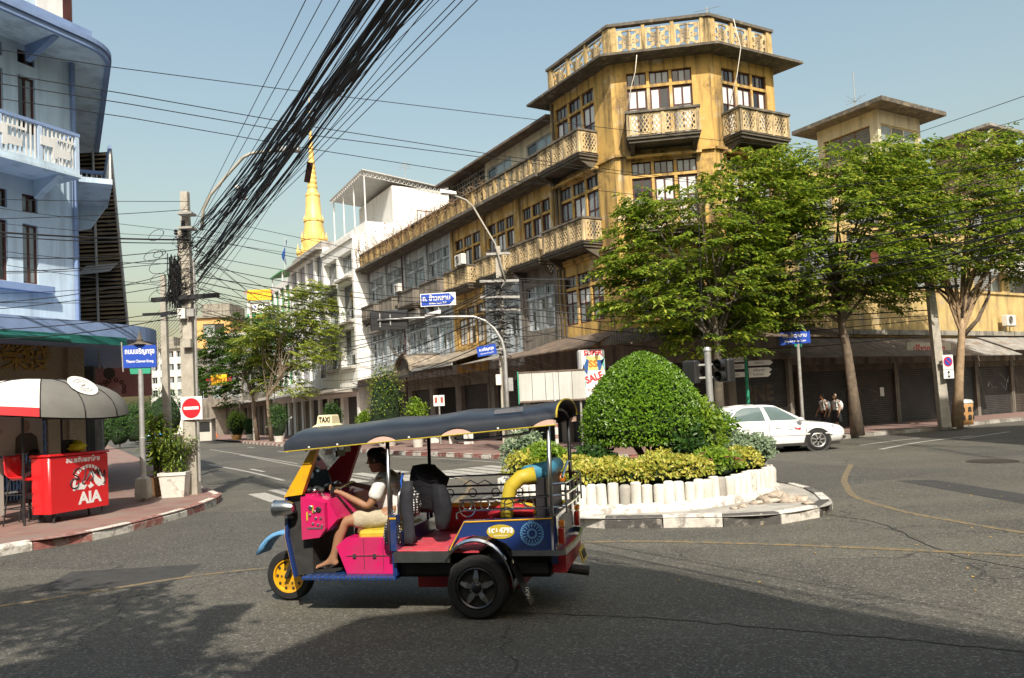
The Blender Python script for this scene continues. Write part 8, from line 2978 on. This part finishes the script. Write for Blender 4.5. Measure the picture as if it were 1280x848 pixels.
tree('street_tree', 'broad leafy street tree hiding the lower front of the ochre corner building', (b0.x, b0.y, .15),
     [(b0.x, b0.y, .1), atY(898, 480, b0.y), atY(896, 430, b0.y), atY(890, 390, b0.y - .2)],
     px_clusters([(800, 345, 27.2, .9), (795, 300, 27.5, .8), (830, 275, 27.6, .95), (870, 255, 27.8, 1.0), (915, 225, 28, 1.05), (950, 205, 28.2, .9), (845, 325, 27, 1.05), (890, 300, 27.2, 1.1), (935, 270, 27.6, 1.1), (820, 385, 26.8, .85), (865, 375, 26.6, 1.0), (910, 350, 27, 1.1), (950, 320, 27.4, 1.0), (975, 245, 28, 1.0), (785, 380, 27.2, .7), (930, 395, 27.6, .7), (875, 425, 27.4, .8), (915, 425, 27.8, .75), (780, 340, 27.3, .7), (810, 260, 27.9, .7), (860, 400, 28.5, .9), (900, 400, 28.8, .9), (880, 340, 29, 1.1), (930, 330, 29, 1.1), (960, 370, 28.5, .9), (985, 290, 29, 1.0), (830, 360, 28.4, 1.0)]),
     'leaf_tree', 'soffit', 27, .21, G, .2, sprays=36)
b1 = gnd(1072, 543, .15)
tree('street_tree', 'leafy street tree with a curved brown trunk growing at the kerb by the white car', (b1.x, b1.y, .15),
     [(b1.x, b1.y, .1), atY(1066, 490, b1.y), atY(1059, 440, b1.y), atY(1052, 405, b1.y), atY(1048, 372, b1.y)],
     px_clusters([(985, 215, 29.5, 1.0), (1015, 240, 29, 1.1), (1050, 212, 30, 1.1), (1085, 205, 30, 1.05), (1110, 215, 29.5, 1.1), (1000, 285, 28.8, 1.15), (1045, 265, 28.8, 1.2), (1090, 255, 29.2, 1.2), (1125, 255, 30, 1.1), (980, 330, 29, .95), (1020, 325, 28.6, 1.1), (1065, 315, 28.8, 1.1), (1105, 305, 29.3, 1.1), (1000, 370, 29, .8), (1090, 345, 30, .8), (1135, 200, 30.5, .9), (1040, 355, 29.5, .9), (1130, 330, 30.5, 1.0), (1145, 290, 30.8, 1.0), (985, 395, 29.5, .7), (1060, 235, 29.6, 1.1), (1020, 208, 30, .9), (1110, 370, 31, .7), (1150, 225, 30.6, 1.0), (1155, 330, 31, .9), (1030, 385, 29.8, .7), (1075, 360, 30, .8)]),
     'leaf_tree', 'bark', 27, .21, G, .22, sprays=36)
b2 = gnd(1196, 533, .15)
t2 = tree('street_tree', 'pale trunked street tree with forked bare limbs behind the litter bin', (b2.x, b2.y, .15),
          [(b2.x, b2.y, .1), atY(1199, 470, b2.y), atY(1202, 420, b2.y), atY(1201, 395, b2.y)],
          px_clusters([(1130, 190, 32, 1.0), (1165, 205, 32, 1.15), (1200, 195, 32.5, 1.1), (1235, 190, 33, 1.1), (1265, 200, 33, 1.0), (1140, 250, 32, 1.15), (1180, 250, 31.6, 1.2), (1220, 240, 32, 1.2), (1260, 245, 32.4, 1.1), (1150, 300, 32, 1.0), (1195, 290, 31.6, 1.15), (1235, 290, 32, 1.1), (1270, 285, 32.4, .9), (1265, 330, 32.5, .8), (1225, 325, 32, .8), (1290, 215, 33, 1.0), (1295, 260, 33, .9), (1120, 310, 31.8, .9), (1135, 345, 32, .8), (1175, 335, 31.8, .9), (1215, 265, 31.4, 1.0), (1250, 310, 32, .9)]),
          'leaf_tree', 'bark_pale', 27, .21, G, .2, sprays=34)
mb = MB()
for pth, r in (([(1201, 398), (1213, 370), (1228, 350), (1246, 310), (1270, 280)], .13), ([(1200, 400), (1190, 372), (1172, 360)], .11), ([(1202, 395), (1207, 365), (1203, 330), (1190, 310)], .12), ([(1204, 420), (1222, 400), (1236, 370), (1238, 340)], .10), ([(1199, 400), (1192, 388)], .08)):
 P = [atY(x, y, b2.y - .1 * i) - Vector((b2.x, b2.y, .15)) for i, (x, y) in enumerate(pth)]
 mb.tube(P, [r * (1 - .6 * i / (len(P) - 1)) for i in range(len(P))], 7)
mb.build('limbs', 'bark', t2, True)
for i, (t, outn, leafm, lab, cl) in enumerate((
  (56, 6.2, 'leaf_tree_dark', 'dense green street tree at the far end of the row pavement', [(262, 455, 1.2), (275, 425, 1.2), (300, 410, 1.3), (325, 395, 1.1), (290, 450, 1.5), (320, 435, 1.5), (345, 420, 1.2), (275, 480, 1.1), (305, 475, 1.2), (335, 465, 1.2), (310, 455, 1.4), (285, 435, 1.3), (265, 470, 1.0), (325, 415, 1.2), (290, 495, .9)]),
  (46, 6.0, 'leaf_pale', 'yellow green street tree in front of the curtained building', [(345, 395, 1.0), (365, 372, 1.0), (385, 365, 1.0), (405, 385, .9), (350, 425, 1.2), (380, 410, 1.3), (405, 415, 1.0), (360, 455, 1.2), (385, 445, 1.1), (330, 440, 1.1), (340, 480, .9), (370, 485, .8), (315, 430, .9), (365, 400, 1.2), (390, 390, 1.1), (345, 450, 1.2), (375, 430, 1.2), (400, 440, .9), (330, 410, 1.0)]))):
 g = rowpt(t, outn)
 pxb = 322 if i == 0 else 340
 Pb = onpl(pxb, 548, rowpt(0, outn), NIN)
 base = Vector((Pb.x, Pb.y, .15))
 cl3 = [(atY(x, y, Pb.y + random.uniform(-1.5, 1.5)), r * Pb.y / 58) for x, y, r in cl]
 tree('street_tree', lab, base, [base, atY(pxb - 4, 520, Pb.y), atY(pxb - 6, 495, Pb.y), atY(pxb - (14 if i == 0 else -10), 475, Pb.y)], cl3, leafm, 'bark', 24, .26, 'street trees along the row', .16, sprays=26)
# ================================================================ overhead cables
NW = [0]
def sag_pts(a, b, s, n=14):
 a, b = Vector(a), Vector(b)
 return [a.lerp(b, k / n) - Vector((0, 0, s * 4 * (k / n) * (1 - k / n))) for k in range(n + 1)]
def cable(pts, r, label, group, sides=5):
 mb = MB().tube(pts, r, sides)
 o = mb.build('overhead_cable', 'cable', None, True)
 NW[0] += 1
 return tag(o, label, 'cable', group)
LB = 'black cable in the bundle from the tangled utility pole over the road'
GB_ = 'bundle of cables over the road'
for k in range(58):
 fx = random.gauss(0, 1)
 x0 = 244 + random.uniform(-4, 10)
 y0 = 322 + max(-45, min(60, random.gauss(0, 28)))
 xt = 500 + fx * 38
 if k < 5:
  xt = [386, 408, 432, 592, 583][k]
  y0 = [285, 292, 300, 345, 340][k]
 a = atY(x0, y0, UP.y - .2)
 m = atY(xt, -12, 7.2 + random.uniform(-.5, .8))
 d = m - a
 b = a + d * random.uniform(1.9, 2.0)
 b.z = m.z + (m.z - a.z) * .6 + .35
 s = random.uniform(.05, .5) if k >= 5 else .05
 n = 22
 pts = []
 for j in range(n + 1):
  u = j / n
  p = a.lerp(b, u)
  p.z = a.z + (m.z - a.z) * (u * 1.95) + .10 * sin(u * 9 + k) * .25 - s * .35 * sin(pi * min(1, u * 1.95))
  pts.append(p)
 r = random.choice([.004, .005, .006, .007, .009, .011, .015]) if k >= 5 else .005
 cable(pts, r, ('thick ' if r > .008 else 'slender ' if r > .0045 else 'hair thin ') + LB, GB_ if r > .008 else GB_ + ', slender' if r > .0045 else GB_ + ', thinnest')
GC = 'long wires crossing the sky between the blue shophouse and the trees'
for pts, r in (([(-30, 58, 15), (140, 84, 17), (380, 115, 20), (620, 144, 24), (860, 172, 28), (1010, 186, 31)], .010),
               ([(-30, 87, 15), (160, 118, 17), (380, 157, 20), (620, 194, 24), (870, 226, 28), (1010, 240, 30), (1158, 262, 33)], .011),
               ([(-30, 100, 15), (160, 130, 17), (380, 168, 20), (620, 199, 24), (870, 229, 28), (1012, 235, 30), (1158, 268, 33)], .011),
               ([(-30, 119, 15), (160, 147, 17), (380, 185, 20), (640, 226, 25), (860, 251, 28), (1020, 268, 30), (1158, 290, 33)], .010)):
 P = [atY(*q) for q in pts]
 P.insert(0, P[0] + (P[0] - P[1]) * .9)
 sm = []
 for i in range(len(P) - 1):
  for k in range(5):
   sm.append(P[i].lerp(P[i + 1], k / 5))
 sm.append(P[-1])
 cable(sm, r, 'single black wire crossing the sky from the blue shophouse towards the leaning pole', GC)
GD = 'wires from the utility pole to the blue shophouse'
for y0, y1, r, s in ((252, 246, .007, .05), (262, 268, .008, .1), (300, 282, .020, .12), (304, 285, .012, .15), (310, 300, .010, .35), (318, 322, .010, .3), (326, 330, .008, .2), (335, 352, .009, .45), (345, 349, .007, .3), (352, 376, .009, .2), (376, 372, .007, .1), (385, 398, .010, .25), (392, 404, .012, .35), (400, 383, .007, .2), (290, 255, .006, .05), (360, 318, .006, .15), (330, 296, .007, .25), (296, 268, .006, .15)):
 a = atY(236, y0, UP.y - .1)
 b = atY(-20, y1, 15.2)
 b = a + (b - a) * 1.7
 cable(sag_pts(a, b, s), r, 'dark cable slung between the utility pole and the blue shophouse front', GD)
GE = 'wires from the utility pole across to the row pole'
for y0, y1, r, s in ((270, 352, .007, .0), (285, 356, .007, .1), (296, 362, .008, .15), (318, 368, .008, .2), (330, 372, .010, .35), (345, 378, .012, .25), (352, 388, .012, .4), (360, 392, .010, .5), (368, 396, .008, .3), (300, 350, .006, .05), (340, 384, .007, .6), (372, 404, .007, .4)):
 a = atY(246, y0, UP.y)
 b = atY(630, y1, RP.y - .1)
 cable(sag_pts(a, b, s, 18), r, 'thin wire running from the utility pole across the street to the row pole', GE)
GF = 'wires down the lane from the utility pole'
for k in range(14):
 a = atY(238, 300 + k * 7, UP.y)
 b = atY(211, 375 + k * 3.5, 24.0)
 c = atY(150 + k * 3, 430 + k * 3, 40)
 cable(sag_pts(a, b, .1, 8) + sag_pts(b, c, .2, 8)[1:], .008, 'cable running down the lane behind the utility pole', GF, 4)
GH = 'cables strung along the row house fronts'
for k, (y0, y1) in enumerate(((352, 430), (360, 438), (368, 446), (374, 452), (382, 458), (388, 462), (395, 470), (402, 476), (420, 486), (432, 492), (356, 420), (385, 450))):
 a = atY(628, y0, RP.y)
 P3 = onpl(404, y1, rowpt(0, 6.2), NIN)
 cable(sag_pts(a, P3, random.uniform(.2, .8), 16), random.choice([.008, .01, .014, .02]), 'sagging cable strung along the fronts of the row houses', GH)
for k in range(8):
 t0 = 4 + k * 2.4
 a = rowpt(t0, .25)
 b = rowpt(t0 + 7, .3)
 cable(sag_pts((a.x, a.y, 5.2 + .5 * (k % 4)), (b.x, b.y, 5.0 + .45 * ((k + 2) % 4)), .3, 10), .016, 'cable clipped along the row house wall above the awnings', 'wall clipped cables')
for k in range(12):
 a = atY(250 + random.uniform(-4, 4), random.uniform(300, 400), UP.y)
 b = onpl(random.uniform(420, 600), random.uniform(330, 470), rowpt(0, .4), NIN)
 cable(sag_pts(a, b, random.uniform(.2, .9), 16), random.choice([.006, .008]), 'thin service wire drooping from the utility pole to a row house wall', 'service wires to the row houses')
GI = 'wires from the row pole to the leaning pole'
for k, (y0, ym, y1) in enumerate(((348, 345, 330), (356, 352, 340), (366, 362, 352), (374, 392, 372), (384, 398, 388), (392, 404, 395), (398, 420, 400), (352, 330, 318), (410, 440, 420))):
 a = atY(634, y0, RP.y)
 m = atY(880, ym, 29)
 b = atY(1160, y1, RP2.y - .2)
 P = [a, a.lerp(m, .5) - Vector((0, 0, .15)), m, m.lerp(b, .5) - Vector((0, 0, .1)), b]
 Q = []
 for i in range(len(P) - 1):
  for j in range(5):
   Q.append(P[i].lerp(P[i + 1], j / 5))
 Q.append(P[-1])
 cable(Q, random.choice([.014, .018, .024]), 'cable strung from the row pole through the tree crown to the leaning pole', GI)
GJ = 'wires rising from behind the trees to the right edge'
for k, (x0, y0, y1, r) in enumerate(((1000, 238, 188, .010), (1010, 262, 204, .010), (1020, 290, 226, .010), (985, 300, 238, .012), (960, 318, 250, .014), (930, 340, 262, .016), (960, 352, 285, .014), (1000, 360, 296, .012), (900, 355, 275, .012), (1158, 320, 252, .012), (1158, 332, 268, .014), (1158, 345, 290, .012), (1030, 345, 270, .012))):
 a = atY(x0, y0, 27.0)
 b = atY(1310, y1, 19)
 b = a + (b - a) * 1.9
 b.z = a.z + (b.z - a.z) * .95
 cable(sag_pts(a, b, random.uniform(.0, .25), 12), r * 1.35, 'cable rising in front of the trees towards the right hand side', GJ)
for (p, q) in (((1118, 176, 33), (1310, 108, 24)), ((1184, 176, 36), (1310, 138, 26))):
 cable(sag_pts(atY(*p), atY(*p) + (atY(*q) - atY(*p)) * 2.2, .05), .012, 'single wire above the tree tops near the rooftop tower', 'single wires by the rooftop tower')
mat('scrap_red', (.14, .035, .025), .8, var=.3)
q = atY(1088, 317, 26.5)
tag(MB().loft([[(0, 0, 0), (.2, .05, .1), (.3, .0, -.1)], [(.05, .05, -.3), (.2, .1, -.2), (.25, .05, -.35)]], False, False).build('cloth_scrap', 'scrap_red', None, loc=q), 'torn red brown scrap caught in the wires before the trees', 'scrap')
q = atY(386, 214, 10.5)
tag(MB().bx(-.04, .04, -.01, .01, -.16, .12).build('cable_tag', 'frame_maroon', None, loc=q, rot=(0, .2, 0)), 'dark red tag plate hanging from the cable bundle', 'tag')
for i, (x, y, Y) in enumerate(((298, 235, 15.5), (304, 247, 15.3))):
 q = atY(x, y, Y)
 tag(MB().lathe([(.03, -.06), (.05, -.04), (.05, .04), (.03, .07), (.01, .08)], 10, axis='x').build('cable_clamp', 'ac_white', None, True, loc=q, rot=(0, .3, 0)), ['small pale cable clamp in the bundle above the lamp arm', 'pale porcelain clamp just below the other on the bundle'][i], 'clamp')
q0, q1 = atY(873, 270, 14.9), atY(880, 437, 14.9)
tag(MB().tube([q0 + Vector((-.02, 0, .6)), q0, q1], .007, 5).build('aerial_rod', 'cable'), 'thin vertical wire rod rising from the island signal post', 'rod')
# ================================================================ street behind the camera (casts the foreground shade) and added sky blockers
SH_ = Vector((_sd.x, _sd.y)).normalized()
def caster(px, py, h):
 g = gnd(px, py)
 return Vector((g.x, g.y)) + SH_ * (h / math.tan(SUN_EL))
hb = 10.5
front = [caster(200, 900, hb), caster(330, 822, hb), caster(450, 772, hb), caster(640, 752, hb), caster(735, 703, hb), caster(835, 714, hb), caster(1000, 752, hb), caster(1300, 806, hb)]
back = [front[-1] + SH_ * 9 + Vector((6, 0)), front[0] + SH_ * 9]
cx_ = sum((p.x for p in front)) / len(front)
cy_ = sum((p.y for p in front)) / len(front)
bk = thing('near_shophouse', 'cream three storey shophouse standing behind the viewer across the junction', 'building', (cx_, cy_, 0))
ring = [(p.x - cx_, p.y - cy_) for p in front + back]
MB().loft([[(x, y, .15) for x, y in ring], [(x, y, hb) for x, y in ring]]).build('wall', 'beige_wall', bk)
for k in range(3):
 for side_ in range(8):
  a_, b_ = Vector(ring[side_]), Vector(ring[(side_ + 1) % len(ring)])
  if (b_ - a_).length < 1.6:
   continue
  c_ = a_.lerp(b_, .5)
  d_ = (b_ - a_).normalized()
  MB().bx(-.6, .6, -.05, .05, 0, 1.5).build('window', 'pane_grey', bk, loc=(c_.x, c_.y, 1.2 + 3.3 * k), rot=(0, 0, atan2(d_.y, d_.x)))
h_ = 6.8
g = caster(52, 800, h_)
gb = Vector((g.x - .8, g.y - .6, 0))
cl = [(Vector((caster(x, y, h_ + dz).x, caster(x, y, h_ + dz).y, h_ + dz)), r) for x, y, dz, r in ((10, 760, .3, .6), (60, 765, 0, .6), (110, 772, .2, .55), (30, 800, -.3, .8), (90, 810, .1, .8), (10, 840, .2, .8), (130, 835, 0, .7), (70, 845, -.2, .8), (-60, 790, 0, .9))]
tree('street_tree', 'leafy pavement tree beside the viewer shading the near left road', (gb.x, gb.y, 0), [(gb.x, gb.y, 0), (gb.x, gb.y, 2), (gb.x + .3, gb.y + .2, 3.8), (gb.x + .5, gb.y + .4, 5.2)], cl, 'leaf_tree', 'bark', 16, .2, None, .14, sprays=30)
h_ = 7.5
g = caster(276, 768, h_)
o = thing('street_lamp', 'grey lamp post beside the viewer near the leafy pavement tree', 'street lamp', (g.x, g.y, 0))
MB().cyl((0, 0, 0), (0, 0, h_), .13, 10).build('post', 'galv_dull', o)
MB().bevbox(-.22, .22, -.3, .3, h_ - .1, h_ + .12, .04).build('lamp_head', 'galv', o)
for i, (x0, x1, y0, y1, hh, m_, lab) in enumerate(((17, 29, -16, 19, 15, 'ochre_dull', 'unseen ochre block added right of the junction to cut sky light'), (-27, -14.5, -24, -2, 13, 'blue_wall', 'pale blue block added behind the viewer on the left to cut sky light'), (-32, 34, -48, -23, 25, 'grey_wall', 'tall grey block added well behind the viewer to cut sky light'))):
 o = thing('sky_blocker', lab, 'building', ((x0 + x1) / 2, (y0 + y1) / 2, 0))  # unseen masses added to block sky light and deepen the shade
 MB().bx((x0 - x1) / 2, (x1 - x0) / 2, (y0 - y1) / 2, (y1 - y0) / 2, 0, hh).build('wall', m_, o)
 for zf in (4.6, 8.2, 11.8):
  for k in range(7):
   yy = (y0 - y1) / 2 + 2.2 + k * (y1 - y0 - 4.4) / 6
   xx = (x0 - x1) / 2 if i == 0 else (x1 - x0) / 2
   if i == 2:
    continue
   MB().bx(xx - .06, xx + .06, yy - .7, yy + .7, zf, zf + 1.7).build('window', 'pane_dark', o)
 if i == 2:
  for zf in range(6):
   for k in range(14):
    MB().bx(-32 + k * 4.6, -29.6 + k * 4.6, 12.45, 12.56, 3 + zf * 3.6, 5 + zf * 3.6).build('window', 'pane_dark', o)
